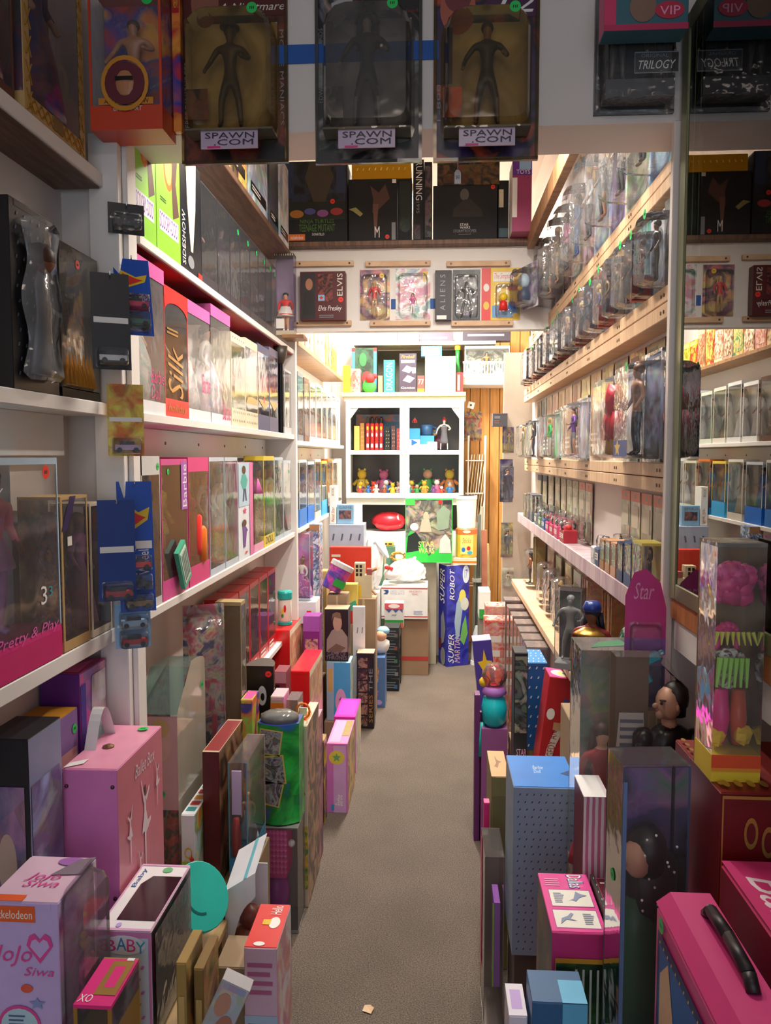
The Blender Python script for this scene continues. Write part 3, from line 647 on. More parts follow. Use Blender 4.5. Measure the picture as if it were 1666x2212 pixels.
# ---------------------------------------------------------------- pink and silver box shelf (z = 1.137)
X4 = -.672
l, s = ls(302, 345, 985, X4, 1.137, .075)
wbox('doll_box', 'clear grey doll box with a white collared doll behind the toy cars', 'doll box', l, s, 90, frame=mm('#d8d8d4'), back=A('#8a8478 #6a645c #b0aaa0', 6), base=.02, top=.045, rim=.004, fl=GREYF, doll=dict(top=CREAM, gown=A('#6a5a48 #4a4038 #e8e4d8', 8), hair=mm('#5a4a3a'), wide=1.4), pr=[('front', 'k', .88, .93, 0, 0, GREEN, .009)])
l, s = ls(346, 404, 992, X4, 1.137, .08); w, d, h = s
def skate(r):
    q = MB(); q.box(-.045, .05, -.052, -.043, .0, .0, TEAL)
    T = Matrix.Translation((.02, -.05, .075)) @ Matrix.Rotation(R(-28), 4, 'Y')
    q = MB(); q.box(-.032, .032, -.008, .004, -.055, .06, mm('#4ab890'), T); q.box(-.024, .024, -.0095, -.008, -.042, .05, mm('#dfe8dc'), T)
    for i in range(4): q.box(-.018 + i * .011, -.012 + i * .011, -.0102, -.0095, -.035, .042, mm('#6a8a80'), T)
    q.build('green_accessory_pack', r)
wbox('doll_box', 'pink window box with a dressed doll and green accessory pack', 'doll box', l, s, 90, frame=mm('#e04a98'), back=A('#a88a5a #c8a070 #e884b0', 6), base=.05, top=.015, rim=.004, sides=mm('#c02a80'), doll=dict(top=mm('#e8e048'), gown=A('#e88a40 #e04a8a #f0e060 #a8d8d0', 16), gk='mini', bot=A('#e0608a #f0a0b0', 12), hair=mm('#a8703a'), wide=1.6), pr=[('front', 'k', .25, .91, 0, 0, GREEN, .008), ('front', 'r', .74, .62, .99, .98, mm('#b060c0')), ('front', 'tv', .8, .64, .96, .96, WHITE, 'Barbie')], extra=skate)
def barrel(r):
    q = MB(); q.lathe([(.033, .08), (.036, .1), (.036, .19), (.02, .205)], RED, 18, c=(0, -.01, 0)); q.ball((0, -.012, .225), .02, HOT, 12); q.build('red_candy_jar', r, smooth=True)
    q = MB(); q.lathe([(.018, .05), (.03, .06), (.03, .15), (.022, .16)], ORG, 14, c=(.035, -.02, 0)); q.build('orange_bottle', r, smooth=True)
l, s = ls(405, 450, 988, X4, 1.137, .08)
wbox('doll_box', 'hot pink framed box with red and orange shapes behind film', 'doll box', l, s, 90, frame=HOT, back=mm('#a0703c'), base=.055, top=.04, rim=.003, doll=dict(top=RED, gown=RED, gk='mini', hair=mm('#b08a4a'), dx=.03), extra=barrel)
def silver(label, a, b_, pt, bk, dl, **kw):
    l, s = ls(a, b_, pt, X4, 1.137, .075); wbox('doll_box', label, 'doll box', l, s, 90, frame=mm('#c4d4e4', .3), back=bk, base=.02, top=.012, rim=.003, fl=FILM, doll=dl, **kw)
silver('silver blue window box with a doll in a tweed coat', 451, 484, 988, A('#b8c0c8 #98a4b0 #8a6a5a', 7), dict(top=mm('#c8ccd4'), gown=A('#dadfe6 #8a8f98', 14), gk='coat', hair=mm('#7a3a1a'), wide=1.3))
silver('silver window box with a doll in a pale gown', 485, 513, 988, A('#d8d4c8 #b0aca4 #8a8078', 7), dict(top=CREAM, gown=A('#e8e4dc #c8c0b0', 10), hair=HBROWN, wide=1.3))
l, s = ls(514, 545, 1000, X4, 1.137, .07)
carton('doll_box', 'white and sky blue box printed with two little figures', 'doll box', l, s, 90, body=mm('#eef4fa'), faces={'left': mm('#e870b0'), 'right': mm('#e870b0'), 'top': LPINK}, pr=[('front', 'r', .0, .55, .75, 1, mm('#bfe0f2')), ('front', 'e', .22, .88, .5, .97, BROWN), ('front', 'p', .12, .72, .62, .88, TEAL, [(.3, 0), (.7, 0), (1, .6), (.7, 1), (.2, 1), (0, .5)]), ('front', 'p', .25, .60, .55, .73, NAVY, [(0, 0), (.3, 0), (.5, .8), (.7, 0), (1, 0), (.8, 1), (.2, 1)]),
     ('front', 's', .25, .46, .55, .54, HOT), ('front', 'e', .2, .33, .5, .41, BROWN), ('front', 'p', .15, .12, .6, .34, PURPLE, [(.3, 0), (.6, 0), (.8, .7), (1, .75), (.6, 1), (.2, 1)]), ('front', 'r', .75, 0, 1, 1, mm('#f07ab8')), ('front', 'r', .4, .05, .55, .07, RED)])
def shade(r):
    q = MB(); q.lathe([(.036, .22), (.016, .275), (.012, .28)], mm('#e87ac0', .4), 16, c=(-.01, -.03, 0)); q.build('pink_lamp_shade', r, smooth=True)
    q = MB(); q.tube((-.01, -.03, .03), (-.01, -.03, .25), .004, GOLD, 8); q.build('lamp_stem', r)
l, s = ls(548, 568, 1000, X4, 1.137, .09); wbox('doll_box', 'pink based clear box with a toy lamp', 'doll box', l, s, 90, frame=LPINK, back=A('#d8b8c0 #c8a8a0', 6), base=.03, top=0, rim=0, doll=dict(top=LPINK, gown=mm('#e8c8b0'), hair=BLOND, dx=.02), extra=shade)
l, s = ls(569, 592, 985, X4, 1.137, .08); wbox('doll_box', 'yellow edged clear box with a doll in blond tiers', 'doll box', l, s, 90, frame=mm('#e8d040'), back=A('#d8c890 #b8a870', 6), base=.045, top=.018, rim=.004, doll=dict(top=YEL, gown=A('#e8d088 #c8a850 #f0e8c0', 12), hair=NAVY, hk='big', wide=1.4), pr=[('front', 't', .15, .03, .85, .11, NAVY, 'DOLL')])
silver('clear silver box with a ribbed pale costume near the trim', 593, 611, 988, A('#c8c4a8 #98946e', 8), dict(top=CREAM, gown=A('#d8d4b8 #a8a488', 12), hair=BLOND, wide=1.4))
silver('last clear box on the cream shelf with a dusky doll', 612, 628, 995, A('#8a7a84 #5a4a5a', 8), dict(top=PURPLE, gown=A('#5a3a5a #8a6a7a', 12), hair=BLACK, wide=1.4), pr=[('front', 'k', .75, .85, 0, 0, GREEN, .008)])
# ---------------------------------------------------------------- toy cars hanging on the doorway jamb
HW = mm('#1f56c0', .35)
def carcard(label, px, pyt, pyb, X, tiltx, cols, n=1, card=None, off=0.):
    Y, zt = onx(px, pyt, X); _, zb = onx(px, pyb, X); h = zt - zb; w = .075
    r = root('toy_car_pack', label, 'toy car', (X + .004, Y, zt), 90 - 62, None, (tiltx, 0))
    c = MB(); c.box(-w / 2, w / 2, 0, .002, -h, 0, card or HW); c.build('backing_card', r)
    g = MB()
    if card is None:
        g.quad([(-w * .42, -.0006, -h * .34), (-w * .1, -.0006, -h * .38), (w * .35, -.0006, -h * .3), (w * .42, -.0006, -h * .2), (w * .1, -.0006, -h * .24), (-w * .3, -.0006, -h * .16)], YEL)
        g.quad([(-w * .36, -.001, -h * .31), (-w * .1, -.001, -h * .35), (w * .3, -.001, -h * .28), (w * .1, -.001, -h * .26), (-w * .26, -.001, -h * .2)], RED)
    prints(r, (w, .0, h), [('front', 'tv', .2, -.72, .5, -.5, WHITE, 'Hot'), ('front', 'tv', .55, -.72, .85, -.5, WHITE, 'Wheels')] if card is None else []); g.quad([(-w * .45, -.0006, -h * .52), (w * .45, -.0006, -h * .52), (w * .45, -.0006, -h * .46), (-w * .45, -.0006, -h * .46)], WHITE); g.build('printed_graphics', r)
    for i, c in enumerate(cols):
        z = -h + .022 + i * .042
        bb = bubble(w * .8, .036, .034, BLIS, z - .018); bb.build('blister', r)
        q = MB(); T = Matrix.Translation((0, -.017, z))
        q.box(-.027, .027, -.010, .010, -.009, .002, c, T); q.box(-.015, .014, -.009, .009, .002, .009, mm('#22262a', .2), T)
        for sx in (-.017, .017):
            for sy in (-.011, .011): q.tube(T @ Vector((sx, sy - .001, -.009)), T @ Vector((sx, sy + .001, -.009)), .0055, BLACK, 10)
        q.build('toy_car', r)
    k = MB(); k.path([(0, .006, -.006), (0, -.012, -.006), (0, -.014, .0)], .0015, SILVER); k.build('hang_hook', r)
    return r
XJ = -.672
carcard('boxed black and silver toy car at the top of the doorway jamb', 268, 440, 505, XJ, 0, [mm('#20242c', .3)], card=DGREY)
carcard('slanted blue car card with flame logo and two cars', 278, 560, 745, XJ, -22, [mm('#2a6a60'), mm('#d02a60')])
carcard('black car card behind the slanted blue one', 232, 590, 800, XJ, -6, [mm('#c8ccd0', .2, .8)], card=mm('#22242c'))
carcard('orange and yellow car card below the black one', 266, 830, 985, XJ, 0, [mm('#c0a0c0')], card=A('#d8a040 #c8702a #e8d060', 12))
carcard('blue car card with three stacked cars and flame logo', 285, 1040, 1320, XJ, -8, [mm('#8a6a40'), mm('#22283a'), RED])
carcard('darker blue car card tucked behind the three car strip', 246, 1080, 1300, XJ, 0, [mm('#b02a30')], card=mm('#1c3f90'))
carcard('pale blue car pack at the foot of the jamb display', 283, 1305, 1400, XJ, 0, [mm('#c02a30'), mm('#a8c8e0')], card=LBLUE)
# ================================================================ front of the partition: clamshell packs above the doorway
def clam(label, x0, x1, yt, yb, card, figd, pr, poster, bl=GOLDF, rz=0, Y=1.718, tray=A('#b39c70 #94805a #c8b48a', 5, sharp=False)):
    xa, za = at(x0, yb, Y); xb, zb = at(x1, yt, Y); w = xb - xa; h = zb - za
    def ex(r):
        q = MB(); q.quad([(-w * .41, -.022, h * .22), (-w * .23, -.022, h * .22), (-w * .23, -.022, h * .38), (-w * .41, -.022, h * .38)], poster); q.build('mini_poster', r)
        q = MB(); T = Matrix.Translation((0, -.05, h * .05)); q.box(-w * .26, w * .26, -.004, 0, -.006, .035, mm('#cbb6cf', .3), T); q.build('insert_tab', r)
        prints(r, (w, 0, h), [('front', 't', .28, .085, .73, .115, mm('#2a2430'), 'SPAWN'), ('front', 't', .36, .05, .72, .08, mm('#2a2430'), '.COM'), ('front', 'r', .30, .035, .42, .045, HOT)], out=.055)
        q = MB(); q.box(-w * .4, w * .4, -.06, -.006, h * .125, h * .135, film('#b8a878', haze=.2)); q.build('figure_stand', r)
    return blister('clamshell_pack', label, 'toy pack', ((xa + xb) / 2, Y, za), (w, h), rz, card=card, bl=bl, bw=.8, bh=.63, bz=.13, dep=.075, figd=figd, pr=[('r', .1, .14, .9, .74, tray)] + pr, chamfer=.1, sticker=GREEN, extra=ex, rim=True)
clam('large clamshell with demon red card and brown figure beside blue tape', 396, 621, -62, 358, A('#5a1a1a #2a1414 #7a3a2a #1a1416', 7), dict(pose='action', top=mm('#4a3a26'), bot=mm('#3a3022'), skin=mm('#5a4430'), hair=mm('#3a2c1c'), hk='hat', k=.84),
     [('r', .02, .775, .98, .99, mm('#5a1410')), ('e', .1, .72, .36, .98, mm('#9a5a48')), ('ti', .36, .79, .97, .845, PAPER, 'A Nightmare'), ('ti', .5, .87, .9, .92, WHITE, 'on Elm St'), ('tw', .92, .2, .96, .7, mm('#a89888'), 'MOVIE MANIACS'), ('tv', .03, .2, .07, .55, mm('#a89888'), 'FREDDY KRUEGER')], A('#2a3a6a #8a4a3a #1a1a2a', 20))
clam('large clamshell with black and white card and thin dark figure', 683, 913, -75, 357, A('#1e1c1e #2e2c2e #8a8688 #141214', 7), dict(pose='action', top=mm('#2a292c'), bot=mm('#2e2c30'), skin=mm('#b09c90'), hair=BLACK, hk='big', k=.9),
     [('r', .33, .77, 1, 1, mm('#1a1618')), ('p', .1, .7, .36, .95, mm('#b8b4b4'), [(.3, 0), (.6, .1), (1, .5), (.7, .9), (.5, 1), (.6, .6), (.2, .5)]), ('t', .36, .80, .66, .835, mm('#b02018'), 'Edward'), ('tv', .03, .32, .07, .7, GREY, 'EDWARD SCISSORHANDS'), ('t', .70, .765, .98, .785, mm('#902018'), 'scissorhands')], A('#e8e2dc #d8d0c8 #3a2a2a', 14, sharp=True), tray=A('#96928f #b0acaa #7c7876', 5, sharp=False), bl=film('#bdb7ae', haze=.08, bump=.14, scale=12, rough=.1))
clam('large clamshell with purple and orange card and armed figure', 936, 1167, -62, 352, A('#6a1a4a #b04a2a #1e1828 #3a2a5a', 6), dict(pose='action', top=mm('#2a241e'), bot=mm('#2e2a24'), skin=mm('#8a6448'), hair=mm('#2a2018'), hk='short', k=.86),
     [('r', .5, .765, .99, 1, mm('#4a1a44')), ('ti', .58, .79, .97, .90, WHITE, 'T2'), ('e', .06, .68, .4, .95, mm('#b8604a')), ('e', .1, .8, .36, .97, mm('#7a3038')), ('r', .02, .42, .18, .72, mm('#3a2a44')), ('tv', .03, .2, .07, .42, GREY, 'T-800')], A('#c82a20 #5a1a18 #e04a2a', 12))
# wrestler box and boxed trilogy pack
xa, za = at(196, 282, 1.632); xb, zb = at(345, -55, 1.632); w = xb - xa; h = zb - za
def ring(r):
    q = MB(); n = 20
    for i in range(n):
        a0, a1 = 2 * math.pi * i / n, 2 * math.pi * (i + 1) / n; c = (0, -.0465, h * .30)
        q.quad([(c[0] + .042 * math.cos(a0), c[1], c[2] + .046 * math.sin(a0)), (c[0] + .05 * math.cos(a0), c[1], c[2] + .055 * math.sin(a0)), (c[0] + .05 * math.cos(a1), c[1], c[2] + .055 * math.sin(a1)), (c[0] + .042 * math.cos(a1), c[1], c[2] + .046 * math.sin(a1))], mm('#d8902a'))
    q.build('portrait_ring', r)
    q = MB(); q.lathe([(.042, 0), (.042, .001)], mm('#6a2430'), 20, T=Matrix.Translation((0, -.046, h * .3)) @ Matrix.Rotation(R(90), 4, 'X')); q.build('portrait_disc', r)
    q = MB(); q.ball((0, -.046, h * .3), .024, mm('#c08058'), 12, .85, .2, 1.1); q.box(-.018, .018, -.053, -.049, h * .3 + .004, h * .3 + .011, BLACK); q.build('portrait_head', r)
wbox('wrestling_figure_box', 'orange red window box with oval portrait, left of the clamshells', 'toy box', ((xa + xb) / 2, 1.674, za), (w, .084, h), 0, frame=mm('#d8482a', .35), back=A('#c85a20 #b03020 #3a3a8a #e08a30', 7), base=h * .16, top=.015, rim=.005, fl=BLIS, doll=dict(pose='action', skin=mm('#b87a52'), top=mm('#b87a52'), bot=BLACK, hair=HBROWN, hk='short', k=.8, wide=1.15),
     pr=[('front', 't', .2, .17, .82, .205, mm('#2a1408'), 'ATOMIC ELBOW'), ('front', 't', .33, .125, .72, .155, PAPER, 'BRET HART'), ('front', 'r', .12, .165, .88, .21, mm('#d88a2a')), ('front', 't', .2, .17, .82, .205, mm('#2a1408'), 'ATOMIC ELBOW'), ('front', 'k', .82, .85, 0, 0, GREEN, .012)], extra=ring)
xa2 = xb + .001; xb2, _ = at(394, 282, 1.70); _, za = at(394, 284, 1.70)
carton('flame_card_pack', 'orange and blue flame printed backing card beside the wrestling window box', 'toy box', ((xa2 + xb2) / 2, 1.707, za), (xb2 - xa2, .02, h), 0, body=A('#d8602a #2a3a9a #c82a2a #e8903a', 9), pr=[('front', 'r', .1, .8, .9, .97, mm('#c01a20')), ('front', 't', .25, .83, .8, .9, YEL, 'NEW!')])
xa, za = at(1282, 250, 1.716); xb, zb = at(1462, -60, 1.716); w = xb - xa; h = zb - za
def tril(r):
    q = MB(); q.box(-w * .42, w * .42, -.055, -.01, h * .05, h * .17, film('#8a8a90', haze=.25, bump=.3)); q.build('clear_base', r)
    fig(r, h * .62, (-.04, -.03, h * .18), pose='stand', top=mm('#7a6a60'), bot=mm('#4a403a'), hair=mm('#4a2a1a'), hk='short', name='action_figure', skin=mm('#b08a70'))
    prints(r, (w, 0, h), [('front', 'r', .44, .22, .98, .37, mm('#2a2628')), ('front', 'b', .44, .22, .98, .37, GREY, .008), ('front', 'ti', .49, .25, .94, .31, WHITE, 'TRILOGY'), ('front', 't', .52, .33, .85, .355, GREY, 'ORIGINAL')], out=.045)
blister('clamshell_pack', 'black clamshell with white block lettering beside the glass case', 'toy pack', ((xa + xb) / 2, 1.717, za), (w, h), 0, card=A('#1c1618 #2a2020 #141214', 6), bl=BLIS, bw=.86, bh=.8, bz=.04, dep=.05, figd=dict(pose='stand', dx=.045, top=BLACK, bot=BLACK, hair=mm('#8a4a3a'), hk='short', k=.75, skin=mm('#b08a70')), extra=tril, rim=True)
xa, za = at(1305, 68, 1.60); xb, zb = at(1490, -50, 1.60)
carton('playset_box', 'pink and teal printed box hung over the black lettered clamshell', 'toy box', ((xa + xb) / 2, 1.625, za), (xb - xa, .05, zb - za), 0, body=mm('#3a6a78'), faces={'left': HOT}, pr=[('front', 'r', 0, 0, .14, 1, mm('#d8386a')), ('front', 'r', .0, 0, 1, .12, mm('#c02a5a')), ('front', 'e', .3, .15, .62, .75, mm('#8a6a58')), ('front', 'e', .6, .2, .95, .55, mm('#c02a48')), ('front', 't', .66, .28, .9, .45, LPINK, 'VIP')])
# blue tape
m = MB(); x0, z0 = at(600, 139, 1.718); x1, z1 = at(948, 87, 1.718); m.box(x0, x1, 1.7165, 1.7185, z0, z1, mm('#1c5fb4', .6)); props(m.build('masking_tape'), 'wide strip of blue masking tape across the white header', 'tape')
# price tag on string, gold strip of film box under the header
r = root('price_tag', 'small white price tag hanging on a string under the header', 'tag', (*[at(989, 392, 1.78)[0]], 1.78, at(989, 397, 1.78)[1]))
q = MB(); q.quad([(-.007, 0, 0), (.007, 0, 0), (.007, 0, .024), (.003, 0, .03), (-.003, 0, .03), (-.007, 0, .024)], WHITE); q.quad([(-.007, .0006, 0), (-.007, .0006, .024), (-.003, .0006, .03), (.003, .0006, .03), (.007, .0006, .024), (.007, .0006, 0)], WHITE); q.build('tag_card', r); q = MB(); q.tube((0, 0, .03), (0, 0, 2.19 - r.location.z), .0006, WHITE, 5); q.build('string', r)
prints(r, (.014, .0, .03), [('front', 't', .2, .3, .8, .6, BLACK, '$45')])
# ================================================================ second header: six carded packs on white board, black boxes above
YH = 3.757
def hcard(label, x0, x1, yt, yb, card, figd, pr, bw=.85, bh=.85, dep=.04, st=None, bl=BLIS):
    xa, za = at(x0, yb, YH); xb, zb = at(x1, yt, YH)
    return blister('carded_figure', label, 'toy pack', ((xa + xb) / 2, YH, za), (xb - xa, zb - za), 0, card=card, bl=bl, bw=bw, bh=bh, bz=.05, dep=dep, figd=figd, pr=pr, sticker=st)
xa, za = at(649, 692, 3.70); xb, zb = at(746, 586, 3.70)
r = carton('singer_figure_box', 'dark red window box with signature and a singer in black jacket', 'toy box', ((xa + xb) / 2, 3.728, za), (xb - xa, .055, zb - za), 0, body=mm('#5a161c'), pr=[('front', 'r', .02, .03, .34, .97, DGREY), ('front', 'e', .12, .62, .28, .86, mm('#b0785a')), ('front', 'p', .06, .1, .32, .62, mm('#24201e'), [(0, 0), (1, 0), (.9, .9), (.5, 1), (.1, .9)]), ('front', 'r', .4, .38, .72, .95, A('#5a1a20 #8a4038 #2a1418', 30)), ('front', 'tv', .82, .5, .94, .96, PAPER, 'ELVIS'), ('front', 'r', .40, .4, .54, .52, mm('#8ac8e8', .2)), ('front', 's', .41, .41, .53, .51, RED), ('front', 'ti', .4, .16, .92, .3, WHITE, 'Elvis Presley'), ('front', 'k', .9, .42, 0, 0, REDST, .012), ('front', 'l', .42, .04, .9, .12, GREY, 2)])
hcard('rounded pink and red carded figure on the white header', 778, 842, 582, 692, A('#a83a4a #c87a8a #5a3a5a #d8b070', 9), dict(pose='stand', top=RED, bot=mm('#c89a5a'), hair=BLOND, k=.8), [], st=YEL)
hcard('pale aqua carded toy with pink figures on the white header', 855, 930, 580, 690, A('#a8cfc8 #d88aa0 #e8f0ee #88b0b0', 8), dict(pose='stand', top=PINK, bot=WHITE, hair=HBROWN, k=.5), [('r', .78, .75, .92, .95, YEL)])
xa, za = at(940, 692, 3.72); xb, zb = at(976, 584, 3.72)
carton('figure_box_spine', 'narrow black spine with spaced pale letters on the white header', 'toy box', ((xa + xb) / 2, 3.738, za), (xb - xa, .035, zb - za), 0, body=mm('#26242c'), pr=[('front', 'tv', .3, .2, .62, .92, mm('#9a98a0'), 'A L I E N S'), ('front', 'r', .1, .02, .7, .1, WHITE)])
hcard('grey black carded creature figure with rounded shoulders', 978, 1038, 582, 692, A('#2a2a32 #3e4048 #1a1a1e', 8), dict(pose='action', top=BLACK, bot=BLACK, skin=mm('#26262c'), k=.8, wide=1.2), [('ti', .3, .1, .75, .18, mm('#b8a8d0'), 'ALIEN')])
xa, za = at(1040, 692, YH); xb, zb = at(1124, 578, YH)
def simp(r):
    w = xb - xa; h = zb - za; q = MB(); q.ball((.01, -.03, .10), .02, YEL, 12); q.lathe([(.022, .04), (.016, .08), (.01, .085)], RED, 12, c=(.01, -.03, 0)); q.build('toy_figure', r, smooth=True)
    q = MB(); q.box(.035, .065, -.03, -.008, .04, .08, BLUE); q.build('toy_armchair', r, bevel=.004)
blister('carded_figure', 'yellow carded figure with white name plate and red side strip', 'toy pack', ((xa + xb) / 2, YH, za), (xb - xa, zb - za), 0, card=YEL, bw=.62, bh=.62, bz=.06, bx=.03, dep=.04, pr=[('r', 0, 0, .24, 1, RED), ('e', .05, .55, .2, .7, WHITE), ('e', .05, .2, .2, .36, YEL), ('r', .3, .74, .85, .92, WHITE), ('ti', .33, .76, .82, .9, RED, 'The Simpsons'), ('e', .78, .82, .96, .98, mm('#5a5040')), ('e', .66, .55, .95, .68, mm('#e05a20')), ('r', .28, .05, .95, .28, mm('#6aa8e0')), ('e', .82, .02, .96, .14, YEL)], extra=simp)
for i, (a, b_, v) in enumerate(((640, 765, 572), (790, 930, 572), (965, 1102, 572), (635, 760, 700), (800, 930, 700), (975, 1108, 700))):
    xa, z = at(a, v, 3.757); xb, _ = at(b_, v, 3.757)
    o = MB().box(xa, xb, 3.738, 3.759, z - .012, z + .012, RAIL).build('wood_strip', bevel=.0015); props(o, ('wooden strip above the ' if v < 600 else 'wooden strip below the ') + ('singer box', 'pink and aqua carded toys', 'black and yellow carded figures')[i % 3], 'rail')
    for sx in (.02, xb - xa - .02):
        s_ = MB().tube((xa + sx, 3.738, z), (xa + sx, 3.736, z), .005, SCREW, 8).build('screw', o)
m = MB(); x0, z0 = at(845, 668, 3.7595); x1, z1 = at(948, 645, 3.7595); m.box(x0, x1, 3.7575, 3.7605, z0, z1, mm('#2a5aa8', .6)); props(m.build('masking_tape'), 'short strip of blue masking tape behind the aqua carded toy', 'tape')
# black boxes on the brown shelf
ZB = 2.493
def bb(label, x0, x1, yt, pr, body=None, Y=3.715, d=.2, faces=None, name='figure_box'):
    l, s = fb(x0, x1, yt, Y, d, ZB); return carton(name, label, 'toy box', l, s, 0, body=body or mm('#131518', .65), pr=pr, faces=faces)
bb('big black box with four coloured masks and green lettering', 619, 750, 350, [('front', 'r', .03, .5, .97, 1, A('#1a2420 #2a3444 #141a18', 10)), ('front', 'p', .3, .5, .78, 1, mm('#4a4030'), [(.3, 0), (.7, 0), (1, .6), (.8, 1), (.2, 1), (0, .6)]), ('front', 'r', .0, .55, .12, 1, mm('#2a3a5a')), ('front', 'r', .82, .6, .98, 1, mm('#2a3a5a')), ('front', 'r', .03, .28, .97, .5, mm('#20261f')), ('front', 'e', .05, .3, .28, .4, mm('#b8782a')), ('front', 'e', .29, .34, .48, .42, mm('#5a5aa0')), ('front', 'e', .5, .31, .69, .4, mm('#9a5a9a')), ('front', 'e', .72, .33, .93, .42, mm('#b03a3a')), ('front', 't', .2, .13, .8, .22, mm('#5a8a3a'), 'TEENAGE MUTANT'), ('front', 't', .22, .22, .78, .28, mm('#5a8a3a'), 'NINJA TURTLES'), ('front', 'r', .03, .02, .3, .1, ORG), ('front', 't', .06, .035, .27, .085, WHITE, 'nickelodeon'), ('front', 't', .42, .08, .62, .11, WHITE, 'DONATELLO'), ('front', 'k', .76, .5, 0, 0, REDST, .011)])
bb('black box with a dim bronze dancer silhouette', 753, 858, 388, [('front', 'p', .4, .45, .85, .92, mm('#5a3a30'), [(.2, 0), (.45, .1), (1, .5), (.8, 1), (.5, .7), (.1, .95), (.25, .5)]), ('front', 'p', .5, .1, .62, .6, mm('#7a5040'), [(.3, 0), (.6, 0), (1, 1), (0, 1)]), ('front', 'p', .0, .4, .3, .55, mm('#a8a060'), [(0, .8), (.5, 1), (1, .3), (.8, 0), (.3, .6)]), ('front', 't', .54, .06, .64, .24, WHITE, 'M'), ('front', 'r', .89, .02, .97, .3, GREY), ('front', 'k', .8, .07, 0, 0, REDST, .010), ('front', 'r', .9, .93, .98, .99, WHITE)], Y=3.72)
bb('narrow black window box with a green oval', 860, 890, 385, [('front', 'r', .1, .2, .9, .95, mm('#1e2a24')), ('front', 'e', .15, .15, .9, .4, A('#2a6a4a #1a2a20', 20))], Y=3.74)  # mottled green oval printed low on the front
bb('black spine with white vertical lettering', 893, 916, 345, [('front', 'tw', .25, .5, .85, .98, WHITE, 'RUNNING'), ('front', 'tw', .3, .34, .6, .48, GREY, '1995'), ('front', 'r', .1, .02, .7, .2, A('#8a3a4a #2a1a20', 20))], Y=3.72)
bb('slim dark window box beside the lettered spine', 917, 934, 350, [('front', 'r', .1, .05, .9, .95, A('#2a2a2e #6a5a5a #1a1a1c', 16))], Y=3.73)
bb('wide black box with a pale helmeted soldier print', 936, 1075, 402, [('front', 'e', .42, .72, .56, .94, mm('#5e5a56')), ('front', 'p', .3, .42, .78, .74, mm('#2a2522'), [(0, 0), (1, 0), (.95, .4), (.6, 1), (.4, 1), (.05, .5)]), ('front', 't', .42, .2, .58, .3, WHITE, 'STAR\nWARS'), ('front', 't', .32, .13, .68, .185, GREY, 'STORMTROOPER'), ('front', 'l', .4, .09, .6, .11, GREY, 1), ('front', 'k', .93, .96, 0, 0, REDST, .010)])
l, s = fb(945, 1080, 352, 3.72, .19, 2.493 + fb(936, 1075, 402, 3.715, .2, ZB)[1][2] + .003)
carton('figure_box', 'brown gold box lying on the soldier print box', 'toy box', l, s, 0, body=A('#3a2c1a #6a4a24 #1c1814', 14), pr=[('front', 'r', .1, .1, .5, .5, A('#8a5a2a #4a2a1a', 30))])
l, s = fb(760, 888, 352, 3.73, .16, 2.493 + fb(753, 858, 388, 3.72, .2, ZB)[1][2] + .003); s = (s[0], s[1], max(.02, s[2]))
carton('gold_foil_box', 'shiny gold foil topped box lying above the dancer box', 'toy box', l, s, 0, body=mm('#e0aa20', .25, .6), pr=[('front', 'd', .05, .3, .95, .9, mm('#fff0a0', .2, .8), (9, 1))])
bb('black box with a cream label at the end of the dark shelf', 1077, 1100, 390, [('front', 'r', .05, .55, .5, .85, CREAM), ('front', 'r', .1, .05, .95, .2, mm('#3a5a6a'))], Y=3.735)
bb('purple topped pink box on the shelf end by the right plank', 1108, 1150, 345, [('front', 'r', 0, .78, 1, 1, PURPLE), ('front', 't', .2, .8, .9, .86, WHITE, 'TOYS'), ('front', 'r', .35, .86, .95, .98, LBLUE), ('front', 'r', .0, .2, .25, .75, WHITE)], body=mm('#a83a6a'), Y=3.60, d=.16, faces={'left': WHITE})
bb('dark case at the left end of the dark shelf', 606, 618, 350, [('front', 'r', .1, .1, .9, .9, mm('#0c0c0e'))], Y=3.74)
# ================================================================ rack room, right wall: rows of carded figures
rg = random.Random(5)
FC = [('black', '#1c1c20'), ('olive', '#5a5a38'), ('grey', '#70747a'), ('brown', '#5a4030'), ('blue', '#2a4a80'), ('maroon', '#6a2028'), ('tan', '#a88858'), ('purple', '#5a3a70'), ('green', '#2e6a3e'), ('white', '#d8d8d8'), ('orange', '#c06428'), ('pink', '#d070a0')]
CC = [('charcoal', '#5a5a62 #7e7c84 #3c3c44'), ('slate', '#6a7280 #8a929e #50565e'), ('rust', '#8a4a30 #5a2a20 #b07048'), ('silver', '#a8b0b8 #c8ccd0 #80888e'), ('sand', '#b89870 #d0b088 #8a6a48'), ('wine', '#6a2430 #3a181e #8a4048'), ('teal', '#3a6a70 #2a4a50 #6a9a9a'), ('mauve', '#8a7a90 #6a5a70 #a898a8')]
HAIRS = [BLACK, HBROWN, BLOND, GREY]
def rowcard(i, label, y, z, w, h, X, dep, card, fc, group=None, st=None, acc=None, pose='stand', bh=.74, yaw=0, bl=BLIS, bz=.06, bw=.82, txt=None):
    pr = []
    if acc: pr += [('r', .04, .84, .96, .97, acc)]
    if txt: pr += [('t', .12, .86, .88, .95, PAPER, txt)]
    return blister('carded_figure', label, 'toy pack', (X, y, z), (w, h), -90 + yaw, card=card, bl=bl, bw=bw, bh=bh, bz=bz, dep=dep, figd=dict(pose=pose, top=mm(fc), bot=mm(rg.choice(['#2a2a30', '#3a3028', '#4a4a50', fc])), skin=rg.choice([SKIN, mm('#a8765a'), DSKIN]), hair=rg.choice(HAIRS), hk=rg.choice(['short', 'big', 'long']), k=.86), pr=pr, sticker=st, group=group, chamfer=.12)
